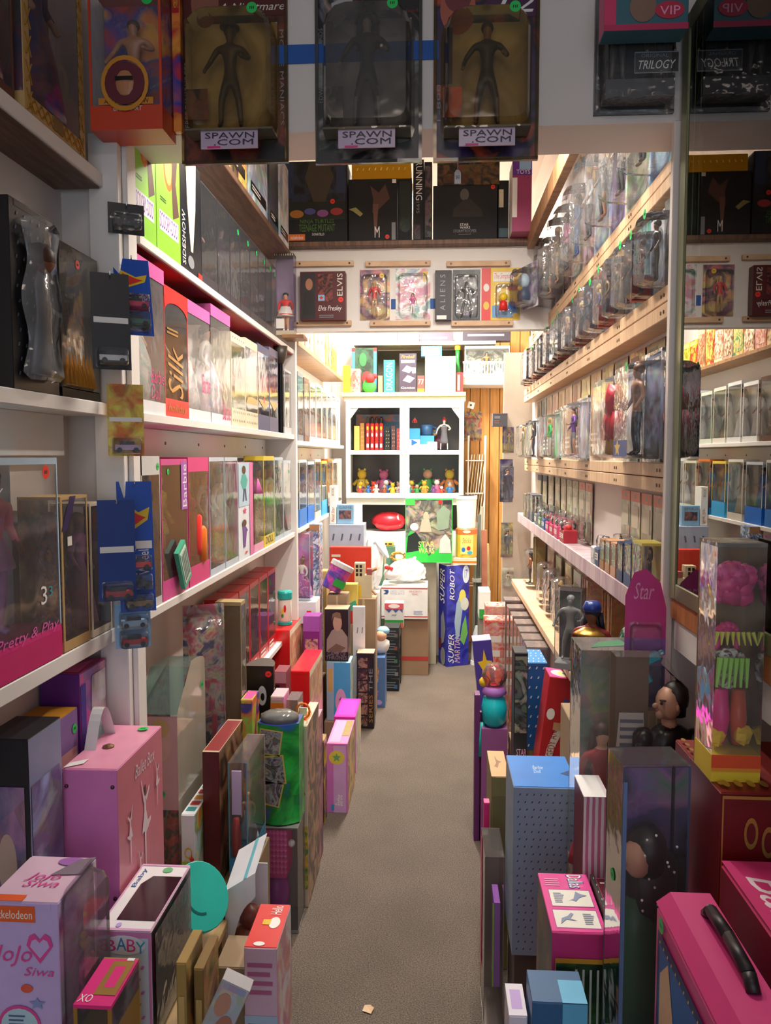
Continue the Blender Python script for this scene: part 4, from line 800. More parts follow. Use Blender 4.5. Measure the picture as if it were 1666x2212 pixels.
# row B: standing on the batten with paired screws (green stickers)
y = 1.85; i = 0
while y < 4.42:
    f = FC[(i * 5) % 7 if i < 7 else (i * 5 + i // 7) % 12]; c = CC[(i * 3 + i // 8) % 8]
    o = rowcard(i, f'green stickered clamshell with {f[0]} figure on {c[0]} card, batten row', y, 1.871, .125, rg.uniform(.205, .225), .534, rg.uniform(.06, .08), A(c[1], 10), f[1], 'green stickered clamshells along the right batten', GREEN if i % 5 != 3 else None, None, rg.choice(['stand', 'action']), yaw=rg.uniform(-4, 4), bl=GREYF if i % 2 else BLIS)
    if i % 3 == 1:   # red insert with silver stand, as on several packs of this row
        q = MB(); q.box(-.052, -.030, -.05, -.004, .012, .075, mm('#a8282c')); q.box(-.048, -.034, -.0506, -.05, .02, .07, mm('#d8c8b0')); q.build('red_insert', o)
    y += .132; i += 1
# row A: big clamshells above the upper batten
ys = [1.98, 2.2, 2.42, 2.64, 2.86, 3.08, 3.30, 3.52, 3.8, 4.1, 4.36]
AC = [('sky blue', '#5a90c0 #a8c8e0 #3a5a80'), ('grey green', '#98a08a #b8bca8 #70786a'), ('violet', '#6a5a8a #4a3a6a #9a8ab0'), ('steel blue', '#4a6080 #7a8aa0 #c8d0d8'), ('blush', '#c0a0a0 #907878 #d8c0c0'), ('bone', '#c8c0b0 #a09888 #e0d8c8'), ('dusty red', '#8a5048 #b08078 #5a3030'), ('smoke', '#6a6a70 #8a8a90 #4a4a50'), ('orchid', '#a070a0 #c8a0c8 #704a78'), ('cocoa', '#6a5040 #8a7060 #4a3428'), ('mist', '#b0b8c0 #d0d4d8 #888f96')]
for i, y in enumerate(ys):
    o = rowcard(i, f'tall clear clamshell with {AC[i][0]} card in the topmost right row', y, 2.168, .19, .34 if i % 3 else .36, .536, .085, A(AC[i][1], 7), FC[(i * 7) % 12][1], 'tall clamshells in the topmost right row', YEL if i == 3 else None, None, rg.choice(['action', 'stand']), yaw=rg.uniform(-5, 5))
# one loose clear pack with a round headed toy near the second header
xa, z = at(1140, 625, 3.30)
def grin(r):
    q = MB(); q.ball((0, -.03, .12), .03, mm('#bcd8e8'), 12, 1, .9, 1.15); q.lathe([(.028, .03), (.03, .06), (.022, .09)], mm('#22406a'), 12, c=(0, -.03, 0)); q.ball((.012, -.055, .085), .012, YEL, 8); q.build('toy_figure', r, smooth=True)
    q = MB(); q.box(-.05, .03, -.05, -.005, .012, .03, SILVER); q.build('toy_base', r)
blister('carded_figure', 'clear pack with a pale blue headed toy in dark overalls', 'toy pack', (.425, 3.66, 2.168), (.16, .20), -70, card=A('#b8a8c0 #8a7a98 #d8d0d8', 9), bw=.85, bh=.8, dep=.07, extra=grin)
# row C back: flat cards hung behind the big packs
BC = [('navy window', '#3a4a5a #6a7a88 #28323c'), ('brown back', '#5a4030 #6a4c38 #4a3426'), ('yellow flame', '#d8b030 #c86a2a #e0d070 #8a2a2a'), ('dark brown back', '#4a3626 #583f2c'), ('gold and purple', '#b89030 #5a3a6a #d8c060'), ('tan print', '#b88a58 #8a6038 #d0a878'), ('yellow print', '#d8b840 #b08828 #e8d888'), ('terracotta', '#b87050 #985038'), ('copper', '#a87048 #c09068'), ('honey', '#c89a50 #a87830'), ('rose tan', '#c89080 #a87060'), ('umber', '#6a4a34 #8a6848')]
for i in range(14):
    y = 1.86 + i * .185; c = BC[i % 12]
    o = root('hanging_card', f'flat {c[0]} card hanging behind the big packs' + ('' if i < 12 else ' beside the mauve ledge end'), 'card', (.556, y, 1.50), -90, 'flat cards hung between the battens')
    q = MB(); q.box(-.082, .082, -.002, .0, 0, .288, A(c[1], 10)); q.build('backing_card', o)
    prints(o, (.164, .004, .288), [('front', 'r', .1, .72, .6, .95, mm(c[1].split()[-1])), ('front', 'l', .1, .1, .9, .3, PAPER, 3)])
# row C front: the big blister packs resting on the third batten
def bigpack(label, x0, x1, pt, X, dep, w, h, card, figd, pr=(), st=None, extra=None, bl=BLIS, yaw=0, base=None):
    Y0, _ = onx(x1, pt, X - dep); Y1, _ = onx(x0, pt, X - dep); y = max((Y0 + Y1) / 2, 1.765 + w / 2)
    return blister('carded_figure', label, 'toy pack', (X, y, 1.486), (w, h), -90 + yaw, card=card, bl=bl, bw=.9, bh=.88, bz=.03, dep=dep, figd=figd, pr=pr, sticker=st, extra=extra, rim=True, base=base)
def wrest(r):
    prints(r, (.17, 0, .25), [('front', 'r', .12, .05, .9, .2, mm('#1f3f8a')), ('front', 's', .18, .04, .55, .22, mm('#d8b050'))], out=.075)
bigpack('big clear pack with a bare chested wrestler and blue gold base', 1362, 1424, 780, .500, .075, .17, .25, A('#3a4a6a #22304a #6a88a8', 8), dict(pose='stand', skin=mm('#a8744e'), top=mm('#a8744e'), bot=BLACK, hair=mm('#8a5a3a'), hk='short', wide=1.35, k=.95), extra=wrest, st=GREEN)
def redmon(r):
    q = MB(); q.ball((0, -.045, .15), .04, mm('#d8203a', .35), 12, 1, .7, 1.1, noise=.2, seed=3); q.ball((0, -.045, .09), .045, mm('#d8203a', .35), 12, 1.1, .6, .9, noise=.2, seed=4)
    for s in (-1, 1): q.tube((s * .045, -.045, .12), (s * .065, -.06, .06), .016, mm('#d8203a', .35), 8); q.tube((s * .02, -.045, .06), (s * .03, -.045, .02), .016, mm('#d8b060'), 8)
    q.build('shaggy_red_figure', r, smooth=True)
bigpack('bagged pack with a shaggy red figure beside the wrestler', 1262, 1335, 825, .500, .085, .19, .235, A('#b8c0c8 #8aa0b0 #e0e4e8', 7), None, extra=redmon, bl=BAG)
bigpack('clear pack with a violet figure and silver card', 1195, 1245, 868, .500, .07, .2, .21, A('#b8b4c8 #8a86a0 #d8d8e0', 8), dict(pose='action', top=PURPLE, bot=GREY, hair=HBROWN, k=.9))
bigpack('clear pack with neon green and white packaging', 1155, 1190, 880, .500, .065, .2, .2, A('#e8ecea #38d868 #c8d8d0', 7), dict(pose='stand', top=mm('#30d060'), bot=WHITE, hair=BLOND, k=.9))
bigpack('clear pack with white panel and dark haired portrait', 1130, 1152, 885, .500, .06, .2, .2, A('#d8dce0 #3a3a44 #c82a30 #b8c8d8', 7), dict(pose='stand', top=BLACK, bot=mm('#2a3a5a'), hair=BLACK, k=.9))
bigpack('clear pack with beige ribbed insert at the far batten end', 1112, 1127, 885, .500, .06, .2, .2, A('#b8b4a0 #a0a890 #d0ccb8', 7), dict(pose='stand', top=mm('#a8a890'), bot=mm('#a8a890'), hair=BLOND, k=.9))
# row D: orange topped hanging cards above the mauve ledge
for i, (y, w, tall, kind) in enumerate(((1.86, .09, .215, 'red'), (1.97, .1, .21, 'o'), (2.085, .1, .21, 'o'), (2.20, .1, .2, 'o'), (2.31, .1, .2, 'o'), (2.86, .12, .215, 'o'), (2.99, .12, .2, 'o'), (3.13, .12, .21, 'g'), (3.27, .12, .2, 'g'), (3.42, .12, .21, 'g'), (3.58, .12, .2, 'g'), (3.78, .14, .21, 'g'), (4.0, .14, .21, 'n'), (4.2, .14, .21, 'n'))):
    top = {'red': DRED, 'o': mm('#e06a48'), 'g': mm('#a89878'), 'n': NAVY}[kind]
    nm = {'red': 'red strip card beside the jamb above the mauve ledge', 'o': f'orange topped hanging card with a {FC[(i * 5) % 12][0]} figure over the mauve ledge', 'g': f'sand topped hanging card with a {FC[(i * 5) % 12][0]} figure over the mauve ledge', 'n': f'navy topped hanging card with a {FC[(i * 5) % 12][0]} figure over the mauve ledge'}[kind]
    o = blister('hanging_card', nm, 'toy pack', (.551, y, 1.402 - tall), (w, tall), -90, card=A('#b0a890 #9a9278 #c8c0a8' if kind != 'red' else '#a02030 #c84048', 8), bw=.8, bh=.32, bz=.04, dep=.026, figd=dict(pose='stand', top=mm(FC[(i * 5) % 12][1]), hair=rg.choice(HAIRS), k=.9), group='hanging cards above the mauve ledge',
                pr=[('r', .0, .86, 1, 1, top), ('e', .42, .90, .58, .97, BLACK), ('r', .15, .5, .85, .8, mm('#d8d0b8'))])
# small boxed figures on the mauve ledge
SB = [('yellow and clear box with grey gadget', '#d8c860', .085, .12, 1.86), ('blue bubble pack with silver toy', '#3a5a90', .07, .11, 1.95), ('dark blue box with orange figure', '#22406a', .06, .10, 2.03), ('peach box with red stripe', '#d8a080', .055, .09, 2.105), ('tan box with red figure', '#c0906a', .055, .09, 2.175), ('brown gold box', '#a87848', .055, .085, 2.245), ('navy capsule pack', '#2a4a80', .05, .085, 2.31), ('white capsule pack', '#d8dce0', .05, .08, 2.375),
      ('red lettered box with black knob', '#c02a38', .10, .075, 2.95), ('pink capsule box', '#d84a7a', .08, .075, 3.1), ('rose capsule box', '#c83a60', .08, .07, 3.22), ('magenta capsule box', '#d02a70', .08, .07, 3.34), ('blue capsule box', '#3a5aa0', .08, .075, 3.46), ('green capsule box', '#5a8a60', .08, .07, 3.58), ('grey capsule box', '#808890', .08, .08, 3.72), ('slate clear box', '#5a6470', .1, .13, 3.9), ('smoky clear box', '#6a6264', .1, .13, 4.04), ('brass toned clear box', '#8a7850', .1, .12, 4.18)]
for i, (nm, c, w, h, y) in enumerate(SB):
    x = .4965
    l = (x, y, 1.181)
    def ex(r, c=c, w=w, h=h):
        q = MB(); q.lathe([(w * .28, h), (w * .3, h + .02), (w * .2, h + .035)], BLIS, 10); q.ball((0, 0, h + .008), w * .14, rg.choice([RED, BLACK, SKIN, BLUE, SILVER]), 8); q.build('capsule_top', r, smooth=True)
    if 'capsule' in nm or 'knob' in nm:
        r = carton('capsule_toy', nm + ' standing on the mauve ledge', 'toy', l, (w, .05, h * .6), -90, body=mm(c), pr=[('front', 'r', .1, .35, .9, .75, PAPER), ('front', 'l', .15, .4, .85, .7, mm(c), 2), ('left', 'r', .1, .2, .9, .8, PAPER)]); ex(r, h=h * .6)
    else:
        wbox('small_figure_box', nm + ' standing on the mauve ledge', 'toy box', l, (w, .05, h), -90, frame=mm(c), back=A(f'{c} #d8cbb0 {c}', 14), base=h * .28, top=.006, rim=.002, doll=dict(pose='stand', top=mm(rg.choice(FC)[1]), hair=BLACK, k=.9), fl=BLIS)
# row E: bunches of slim brown cards seen edge-on, and cards below the ledge
for j, (y0, n, z0, hh, lb, c) in enumerate(((2.30, 14, .86, .24, 'bundle of pale brown slim cards on a peg', '#c8a078 #a87850'), (2.62, 12, .87, .22, 'bundle of red brown slim cards on a peg', '#a8705a #c89880'), (3.95, 10, .85, .24, 'bundle of olive slim cards on a peg', '#a89868 #8a7a50'))):
    r = root('card_bundle', lb + ' below the mauve ledge', 'cards', (.53, y0, z0), -90)
    for k in range(n):
        q = MB(); q.box(-.08 + k * .011, -.0735 + k * .011, -.025 + .006 * math.sin(k * 2.3), .02, .004 * math.sin(k * 1.7), hh, A(c, 20)); q.build('card', r)
    q = MB(); q.tube((-.085, 0, hh + .004), (.085, 0, hh + .004), .003, SILVER, 8); q.build('peg', r)
for i, (y, c, nm) in enumerate(((3.0, '#d8d4c8 #b8b4a8', 'pale'), (3.2, '#c8a060 #a87838 #e0c890', 'gold brown'), (3.45, '#d8c040 #6a5a4a #a89060', 'yellow edged'), (3.66, '#b0685a #d0988a #8a4840', 'brick'), (4.2, '#5a6070 #8a98a8 #3a4048', 'steel'))):
    rowcard(i, f'{nm} blister card under the mauve ledge at the far end', y, .802, .15, .26, .54, .06, A(c, 9), FC[(i * 5 + 2) % 12][1])
# packs beyond the rack end
l, s = fb(1065, 1097, 893, 4.62, .09, at(1080, 921, 4.62)[1]); carton('small_grey_box', 'small dark grey box jutting out at the far rack end', 'toy box', (l[0], l[1], l[2]), s, 0, body=mm('#5a5c64'), faces={'top': mm('#6a6a8a')}, pr=[('front', 'l', .1, .2, .6, .5, mm('#a87860'), 2), ('front', 'r', .1, .6, .5, .8, mm('#8a8e98'))])
for i, (a, b_, t, bt, c, nm) in enumerate(((1086, 1112, 922, 978, '#c8b888 #8a7a50 #4a3a6a', 'sand and violet'), (1080, 1112, 992, 1085, '#3a3a60 #22244a #6a6a8a', 'indigo'), (1082, 1110, 1130, 1205, '#4a4c58 #6a7078 #c0b070', 'dark glossy'), (1084, 1112, 1228, 1270, '#a8a8a0 #d8d4c0', 'pale'))):
    xa, za = at(a, bt, 4.63); xb, zb = at(b_, t, 4.63)
    blister('carded_figure', f'{nm} pack hanging at the far end of the rack', 'toy pack', ((xa + xb) / 2, 4.66, za), (xb - xa, zb - za), 8, card=A(c, 10), dep=.04, bw=.84, bh=.8, figd=dict(pose='stand', top=mm(c.split()[1]), hair=BLACK))
m = MB(); m.box(.40, RW + .08, 4.665, 4.70, .0, 2.1, mm('#cfc4b4', .6)); props(m.build('pegboard_end'), 'beige end panel holding packs at the far end of the rack', 'panel')
# ================================================================ glass case, front room right
ALU = mm('#8c9070', .35, .5)
r = root('glass_case', 'glass fronted wall case with an olive aluminium frame', 'display case', (.5, 1.0, 1.2))
q = MB(); q.box(0, .018, .66, .70, 0, 1.18, ALU); q.build('frame_post', r, bevel=.002)
q = MB(); q.box(0, .018, -.7, .659, 0, .034, ALU); q.build('frame_bottom', r, bevel=.002)
q = MB(); q.box(0, .018, -.7, .659, 1.146, 1.18, ALU); q.build('frame_top', r, bevel=.002)
q = MB(); q.box(.003, .009, -.7, .659, .035, 1.145, GLASS); q.build('glass_pane', r)
CASE = mm('#4a3c32', .7)
q = MB(); q.box(.57, .595, -.7, .70, 0, 1.18, CASE); q.build('back_panel', r)
q = MB(); q.box(.02, .57, -.7, .70, 0, .02, CASE); q.build('bottom_board', r); q = MB(); q.box(.02, .57, -.7, .70, 1.16, 1.18, CASE); q.build('top_board', r)
q = MB(); q.box(.02, .57, .69, .705, .02, 1.16, CASE); q.build('end_board', r)
for z in (.40, .78):
    q = MB(); q.box(.06, .57, -.7, .689, z, z + .012, mm('#7a5a40')); q.build('inner_shelf', r)
CI = [('tan', '#8a6a48 #6a4a34'), ('dark red', '#7a2a24 #4a1a18'), ('cream', '#c8bca0 #a89878'), ('moss', '#4a5a34 #6a7a4a'), ('dull blue', '#3a4a6a #5a6a8a'), ('ochre', '#a88030 #7a5a24'), ('grey', '#6a6668 #8a8688'), ('rose', '#a85a68 #7a3a48'), ('plum', '#5a3a5a #3a2438')]
for k, z in enumerate((1.222, 1.613, 1.993)):
    for i in range(6):
        c = CI[(i * 4 + k * 2) % 9]; y = 1.60 - i * .205
        carton('boxed_doll', f'{c[0]} box behind glass on the ' + ('bottom', 'middle', 'upper')[k] + ' case shelf' + (' near the end' if i < 3 else ''), 'toy box', (.72, y, z), (.15, .09, (.27, .30, .26)[k] + .02 * math.sin(i * 3)), -90, body=A(c[1], 7), pr=[('front', 'r', .15, .3, .85, .9, A(c[1].split()[1] + ' #b0a898 #3a3230', 14)), ('front', 'l', .15, .08, .85, .22, PAPER, 2)], group='boxes inside the glass case')
m = MB(); m.box(.505, .70, .3, 1.70, 1.155, 1.199, wood('#a8683a', '#c07c48', 6, (1, 8, 1))); props(m.build('case_ledge', bevel=.002), 'orange wooden ledge below the glass case', 'ledge')
r = root('white_batten', 'white batten with two screws under the orange ledge', 'cleat', (.51, 1.0, 1.09)); q = MB(); q.box(0, .03, -.6, .69, 0, .062, TRIMP); q.build('batten', r, bevel=.002)
for y in (.1, .15, .45): s_ = MB().tube((0, y, .03), (-.002, y, .03), .007, SCREW, 8).build('screw', r)
m = MB(); m.box(.70, .72, .0, 1.72, 0, 1.15, mm('#bfb0a4', .6)); struct('wall_case_base', m)
# ================================================================ back room
# left shelves
cc = ['#d8b090 #c87a58 #e8d8c0', '#a8784a #e0c090 #7a4a34', '#e8c8a0 #b86a50 #d8b0a0', '#c89a70 #f0e0c0 #98603a', '#d05a48 #e8c070 #4a8a58', '#b0a070 #d8c8a8 #8a5a3a', '#e0a080 #c04838 #f0d8b0', '#6a8a58 #d8c860 #b04a30', '#e8dcc0 #c8a878 #a05a40', '#3a8a50 #d8d040 #c84030', '#d8d030 #e8e060 #a8a020']
NM = ['peach', 'tawny', 'salmon', 'wheat', 'red and green', 'khaki', 'coral', 'leafy', 'ivory', 'green and yellow', 'lemon yellow']
for i in range(11):
    y = 3.93 + i * .155
    carton('comic_pack', f'{NM[i]} comic style pack on the tan back shelf', 'comic', (-.722, y + .06, 2.061), (.14, .05, .26 if i < 9 else .2), 90, body=A(cc[i], 12), pr=[('front', 'r', .05, .82, .95, .97, mm(cc[i].split()[1])), ('front', 't', .1, .84, .9, .95, PAPER, 'COMICS'), ('front', 'r', .1, .1, .9, .75, A(cc[i], 22))])
for i, (nm, c, w) in enumerate((('grey hanging', '#7a8088 #a8b0b8 #5a5a60', .16), ('brown gowned', '#6a4a3a #a8886a #d8c8b0', .16), ('snow white', '#f4f2ec #fffdf8', .2), ('bright white', '#f0f0ec #ffffff', .2), ('ivory oval', '#efe9d8 #d8d0b8', .2), ('pale green', '#d8e0cc #b8c8b0', .2), ('frost', '#e0e6ea #c0c8d0', .2), ('cool white', '#e8eef0 #c8d4d8', .2))):
    y = 3.87 + sum((.19, .19, .23, .23, .23, .23, .23, .23)[:i])
    wbox('doll_box', f'{nm} doll box on the bleached back shelf', 'doll box', (-.718, y + w / 2, 1.576), (w, .085, .34 - .01 * (i % 3)), 90, frame=mm(c.split()[0]), back=A(c, 7), base=.03, top=.02, doll=dict(top=mm(c.split()[-1]), gown=A(c, 10), gk='gown', hair=HBROWN if i % 2 else BLACK, wide=1.3), pr=[('front', 'e', .3, .2, .7, .5, mm('#5a5a58'))] if i == 4 else [])
for i, (nm, c, bc) in enumerate((('blue skirted', '#d8d8d0 #b0a890', '#2a7ad0'), ('ocean blue', '#c8d0d8 #e8e8e0', '#1f6fd0'), ('pearl', '#e8e4d8 #c8c0a8', '#d8d0c0'), ('blue and yellow', '#f0d850 #3aa0d8 #e8f0f0', '#38a8e0'), ('orange flame', '#e87a28 #b03a18 #f0c050', '#2f9ad8'), ('straw', '#e8e0c0 #c8b890', '#e0d8c0'), ('ice white', '#f0f2f0 #d8dcd8', '#e8ecec'))):
    y = 3.9 + i * .26
    wbox('doll_box', f'{nm} doll box on the lowest back shelf', 'doll box', (-.718, y + .11, 1.141), (.22, .085, .34 - .012 * (i % 2)), 90, frame=mm(c.split()[0]), back=A(c, 7), base=.09 if i in (0, 1, 3) else .04, basem=mm(bc), top=.015, doll=dict(top=mm(bc), gown=mm(bc), gk='gown', hair=(BLOND, BLACK, HBROWN)[i % 3], wide=1.4))
# glass fronted cabinet
CX0, CZ0 = at(748, 1075, 5.85); CX1, CZ1 = at(1003, 866, 5.85); CW = CX1 - CX0
r = root('display_cabinet', 'white painted cabinet with four glass panes full of toys', 'cabinet', (CX0, 5.85, CZ0)); H = CZ1 - CZ0; GW = mm('#fbf8f0', .4, var=.02)
q = MB(); q.box(0, CW, .28, .30, 0, H, mm('#4a4640')); q.build('back_panel', r)
for nm, bx in (('side_panel', (0, .02, 0, .28, 0, H)), ('side_panel', (CW - .02, CW, 0, .28, 0, H)), ('bottom_panel', (.02, CW - .02, 0, .28, 0, .03)), ('top_panel', (-.01, CW + .01, -.02, .3, H, H + .03))):
    q = MB(); q.box(*bx, GW); q.build(nm, r, bevel=.002)
q = MB(); q.box(.02, CW - .02, .01, .28, H * .46, H * .46 + .025, GW); q.build('shelf_board', r, bevel=.002)
for k in range(2):
    x0 = .0 + k * CW / 2; x1 = x0 + CW / 2; d = MB(); e = .035
    for bx in ((x0 + .002, x1 - .002, 0, e), (x0 + .002, x1 - .002, H - e * 1.4, H), (x0 + .002, x0 + e, e, H - e * 1.4), (x1 - e, x1 - .002, e, H - e * 1.4), (x0 + e, x1 - e, H * .45, H * .45 + .03)): d.box(bx[0], bx[1], -.02, -.001, bx[2], bx[3], GW)
    do = d.build('door', r)
    for z0, z1 in ((e, H * .45), (H * .45 + .03, H - e * 1.4)):
        g = MB(); g.quad([(x0 + e, -.011, z0), (x1 - e, -.011, z0), (x1 - e, -.011, z1), (x0 + e, -.011, z1)], CLEARG); g.build('pane', do)
    g = MB(); g.quad([(x0 + (e if k == 0 else CW / 2 - e), -.0105, H - e * 1.4), (x0 + (e + .06 if k == 0 else CW / 2 - e - .06), -.0105, H - e * 1.4), (x0 + (e if k == 0 else CW / 2 - e), -.0105, H - e * 1.4 - .08)], GW); g.build('corner_gusset', do)
    g = MB(); g.ball((x1 - .015 if k == 0 else x0 + .015, -.026, H * .46), .009, WHITE, 8); g.build('knob', do, smooth=True)
# the yellow topped ledge above it
q = MB(); q.box(CX0 - .03, CX1 + .01, 5.80, 6.2, CZ1 + .031, CZ1 + .062, mm('#f0dc8a', .5)); props(q.build('cabinet_top_board', bevel=.003), 'cream yellow board lying on top of the glass cabinet', 'board')
# toys inside the cabinet, upper shelf
zs = CZ0 + H * .46 + .026
for i in range(4):
    x = CX0 + .155 + i * .034
    r = root('candy_dispenser', 'red tube shaped dispenser with silver cap in the cabinet row of four', 'toy', (x, 5.94, zs), 0, 'four red tube dispensers in the cabinet')
    q = MB(); q.lathe([(.014, 0), (.014, .20)], RED, 12); q.build('tube', r, smooth=True); q = MB(); q.lathe([(.0145, .2), (.0145, .235), (.008, .25)], mm('#3a3430', .3, .6), 12); q.build('cap', r, smooth=True)
    prints(r, (.02, .0284, .2), [('front', 'r', .1, .1, .9, .24, WHITE), ('front', 'e', .1, .75, .9, .9, YEL), ('front', 'e', .2, .5, .8, .65, WHITE)])
for i, (x, w, h, c, nm) in enumerate(((.075, .04, .18, '#e8d060', 'yellow'), (.115, .03, .2, '#a87838', 'brown gold'), (.305, .04, .17, '#1c2018', 'black gold'), (.35, .03, .18, '#5a3a34', 'dark brown'), (.39, .03, .16, '#a84038', 'rust'))):
    carton('small_box', f'{nm} slim box beside the red tubes in the cabinet', 'toy box', (CX0 + x, 5.95, zs), (w, .08, h), 0, body=mm(c), pr=[('front', 'd', .1, .1, .9, .9, CREAM, (2, 5))])
carton('long_blue_box', 'blue box lying flat behind the red tubes', 'toy box', (CX0 + .25, 6.05, zs), (.38, .1, .27), 0, body=A('#6a3a28 #2a5a7a #8a4a30', 8), pr=[('front', 'r', .55, .1, .95, .8, mm('#2f5f80'))])
r = root('mug', 'blue mug with a handle on the upper cabinet shelf', 'mug', (CX0 + .60, 5.98, zs + .11)); q = MB(); q.lathe([(.03, 0), (.042, .01), (.045, .08), (.04, .08), (.038, .012)], mm('#2a5a8a'), 16); q.build('cup', r, smooth=True)
q = MB(); q.path([(.042, 0, .065), (.07, 0, .06), (.072, 0, .03), (.042, 0, .018)], .006, mm('#2a5a8a')); q.build('handle', r)
carton('small_box', 'sky blue box with white base under the blue mug', 'toy box', (CX0 + .6, 5.985, zs), (.11, .09, .108), 0, body=mm('#4aa8d8'), pr=[('front', 'r', .0, .0, 1, .4, WHITE)])
carton('small_box', 'white and blue striped box at the cabinet centre', 'toy box', (CX0 + .51, 5.93, zs), (.08, .06, .16), 0, body=mm('#3a9ad0'), pr=[('front', 'r', 0, 0, 1, .5, WHITE), ('front', 'p', .2, .2, .8, .5, BLUE, [(0, 0), (1, .5), (0, 1)])])
r = root('toy_figure', 'small red and black figure standing on the striped box', 'figure', (CX0 + .51, 5.93, zs + .162)); fig(r, .085, top=RED, bot=BLACK, hair=BLACK, hk='short', pose='stand', name='body')
r = root('statuette', 'bare chested white statuette with a dark cape in the cabinet', 'figure', (CX0 + .73, 5.95, zs)); fig(r, .235, pose='action', top=mm('#e0dcd4'), skin=mm('#e0dcd4'), bot=mm('#4a4a50'), hair=RED, hk='up', name='body', gown=mm('#6a6a70'), gk='coat')
carton('small_box', 'black and white cube near the statuette', 'toy box', (CX0 + .64, 5.91, zs), (.07, .06, .06), 8, body=WHITE, pr=[('front', 'd', .05, .05, .95, .95, BLACK, (4, 4))])
r = root('plush_toy', 'tan and burgundy plush toy beside the blue mug', 'plush', (CX0 + .69, 6.07, zs)); q = MB(); q.ball((0, 0, .06), .05, mm('#6a2238'), 10, noise=.1); q.build('body', r, smooth=True); q = MB(); q.ball((-.035, -.03, .13), .025, mm('#d8a860'), 10); q.build('head', r, smooth=True)
# lower shelf: crowd of little figures
FCOL = ['#d84a30', '#3a9a48', '#e8c840', '#3a78c0', '#e89040', '#d870a0', '#e8e0d0', '#7a4a8a', '#50b0b0', '#a85a30']
FN = ['red', 'green', 'yellow', 'blue', 'orange', 'pink', 'white', 'violet', 'aqua', 'brown']
k = 0
for row, (n, yy, hh) in enumerate(((12, 5.895, .07), (8, 5.965, .115), (5, 6.06, .19))):
    for i in range(n):
        c = (k * 3 + row) % 10; k += 1; x = CX0 + .1 + i * (CW - .2) / (n - 1); h = hh * rg.uniform(.85, 1.2)
        h = h * (.85 if row else 1); r = root('little_figure', f'{("tiny", "small", "taller")[row]} {FN[c]} toy figure crowded on the lower cabinet shelf', 'figure', (x, yy + rg.uniform(-.01, .01), CZ0 + .031), rg.uniform(-30, 30), 'little figures on the lower cabinet shelf')
        col = mm(FCOL[c]); q = MB(); q.lathe([(h * .2, 0), (h * .26, h * .1), (h * .18, h * .5), (h * .1, h * .58)], col, 9); q.tube((-h * .2, 0, h * .5), (-h * .36, -h * .1, h * .3), h * .07, col, 6); q.tube((h * .2, 0, h * .5), (h * .36, -h * .12, h * .36), h * .07, col, 6); q.build('body', r, smooth=True)
        q = MB(); q.ball((0, 0, h * .74), h * .2, (SKIN, YEL, col, WHITE)[k % 4], 9); q.ball((-h * .14, 0, h * .93), h * .06, col, 6); q.ball((h * .14, 0, h * .93), h * .06, col, 6); q.build('head', r, smooth=True)
# things on top of the cabinet
zt = CZ1 + .063
def tb(label, x0, x1, yt, pr, body, Y=5.87, d=.14, z0=None, name='toy_box', faces=None):
    l, s = fb(x0, x1, yt, Y, d, zt if z0 is None else z0); return carton(name, label, 'toy box', l, s, 0, body=body, pr=pr, faces=faces)
tb('dark green box with blue and red corner posts on the cabinet', 760, 814, 752, [('front', 'r', 0, 0, .13, .92, mm('#3a78b0')), ('front', 'r', .87, 0, 1, .92, mm('#3a78b0')), ('front', 'r', 0, .92, .13, 1, RED), ('front', 'r', .87, .92, 1, 1, RED), ('front', 'e', .3, .6, .6, .9, mm('#2a6a3a')), ('front', 'e', .4, .2, .8, .5, mm('#8a2a2a'))], A('#1f3a2a #16261e #2a4a34', 9), Y=5.98)
tb('dusky rose box in front of the green one', 757, 778, 797, [('front', 'd', .1, .1, .9, .9, RED, (2, 5))], A('#a87868 #8a5a50 #c89a88', 10), Y=5.84, d=.1)
r = root('plush_toy', 'red and green plush animal on the cabinet top', 'plush', (*[at(797, 845, 5.85)[0]], 5.86, zt)); q = MB(); q.ball((0, 0, .05), .05, mm('#3a9a40', .8), 10, 1.1, .7, 1, .1); q.build('body', r, smooth=True)
q = MB(); q.ball((.01, -.02, .105), .036, mm('#d02a2a', .8), 10, noise=.1); q.ball((.045, -.02, .12), .02, mm('#d02a2a', .8), 8); q.build('head', r, smooth=True)
tb('small tan box beside the plush animal', 817, 827, 812, [], TAN, d=.08)
tb('teal box with ribbed lettering on the cabinet', 829, 853, 778, [('front', 'tv', .2, .08, .8, .92, mm('#a8d8d0'), 'DRAGON')], mm('#1f7a76'), Y=5.86, faces={'top': mm('#58a8a0')})
tb('dark box with orange lettering and violet vehicles', 863, 900, 764, [('front', 'ti', .1, .88, .9, .96, ORG, 'Fireball'), ('front', 'r', .1, .76, .9, .84, GREY), ('front', 'p', .15, .5, .85, .7, mm('#a890b0'), [(0, .3), (.4, 1), (1, .6), (.6, 0)]), ('front', 'p', .2, .25, .9, .45, mm('#b8a0a8'), [(0, .3), (.4, 1), (1, .6), (.6, 0)]), ('front', 't', .1, .1, .9, .15, WHITE, 'Comics'), ('front', 'r', .75, .5, .95, .64, WHITE)], mm('#33283a'), Y=5.86)
tb('little red and white box next to the dark one', 902, 917, 812, [('front', 't', .1, .5, .9, .8, WHITE, '77'), ('front', 'r', 0, 0, 1, .25, ORG)], mm('#a83a34'), d=.08)
tb('large blank white carton on the cabinet', 919, 985, 770, [('top', 'r', .1, .1, .9, .9, WHITE)], mm('#f6e9e2'), Y=5.84, d=.2)
zc = fb(919, 985, 770, 5.84, .2, zt)[1][2] + zt + .003
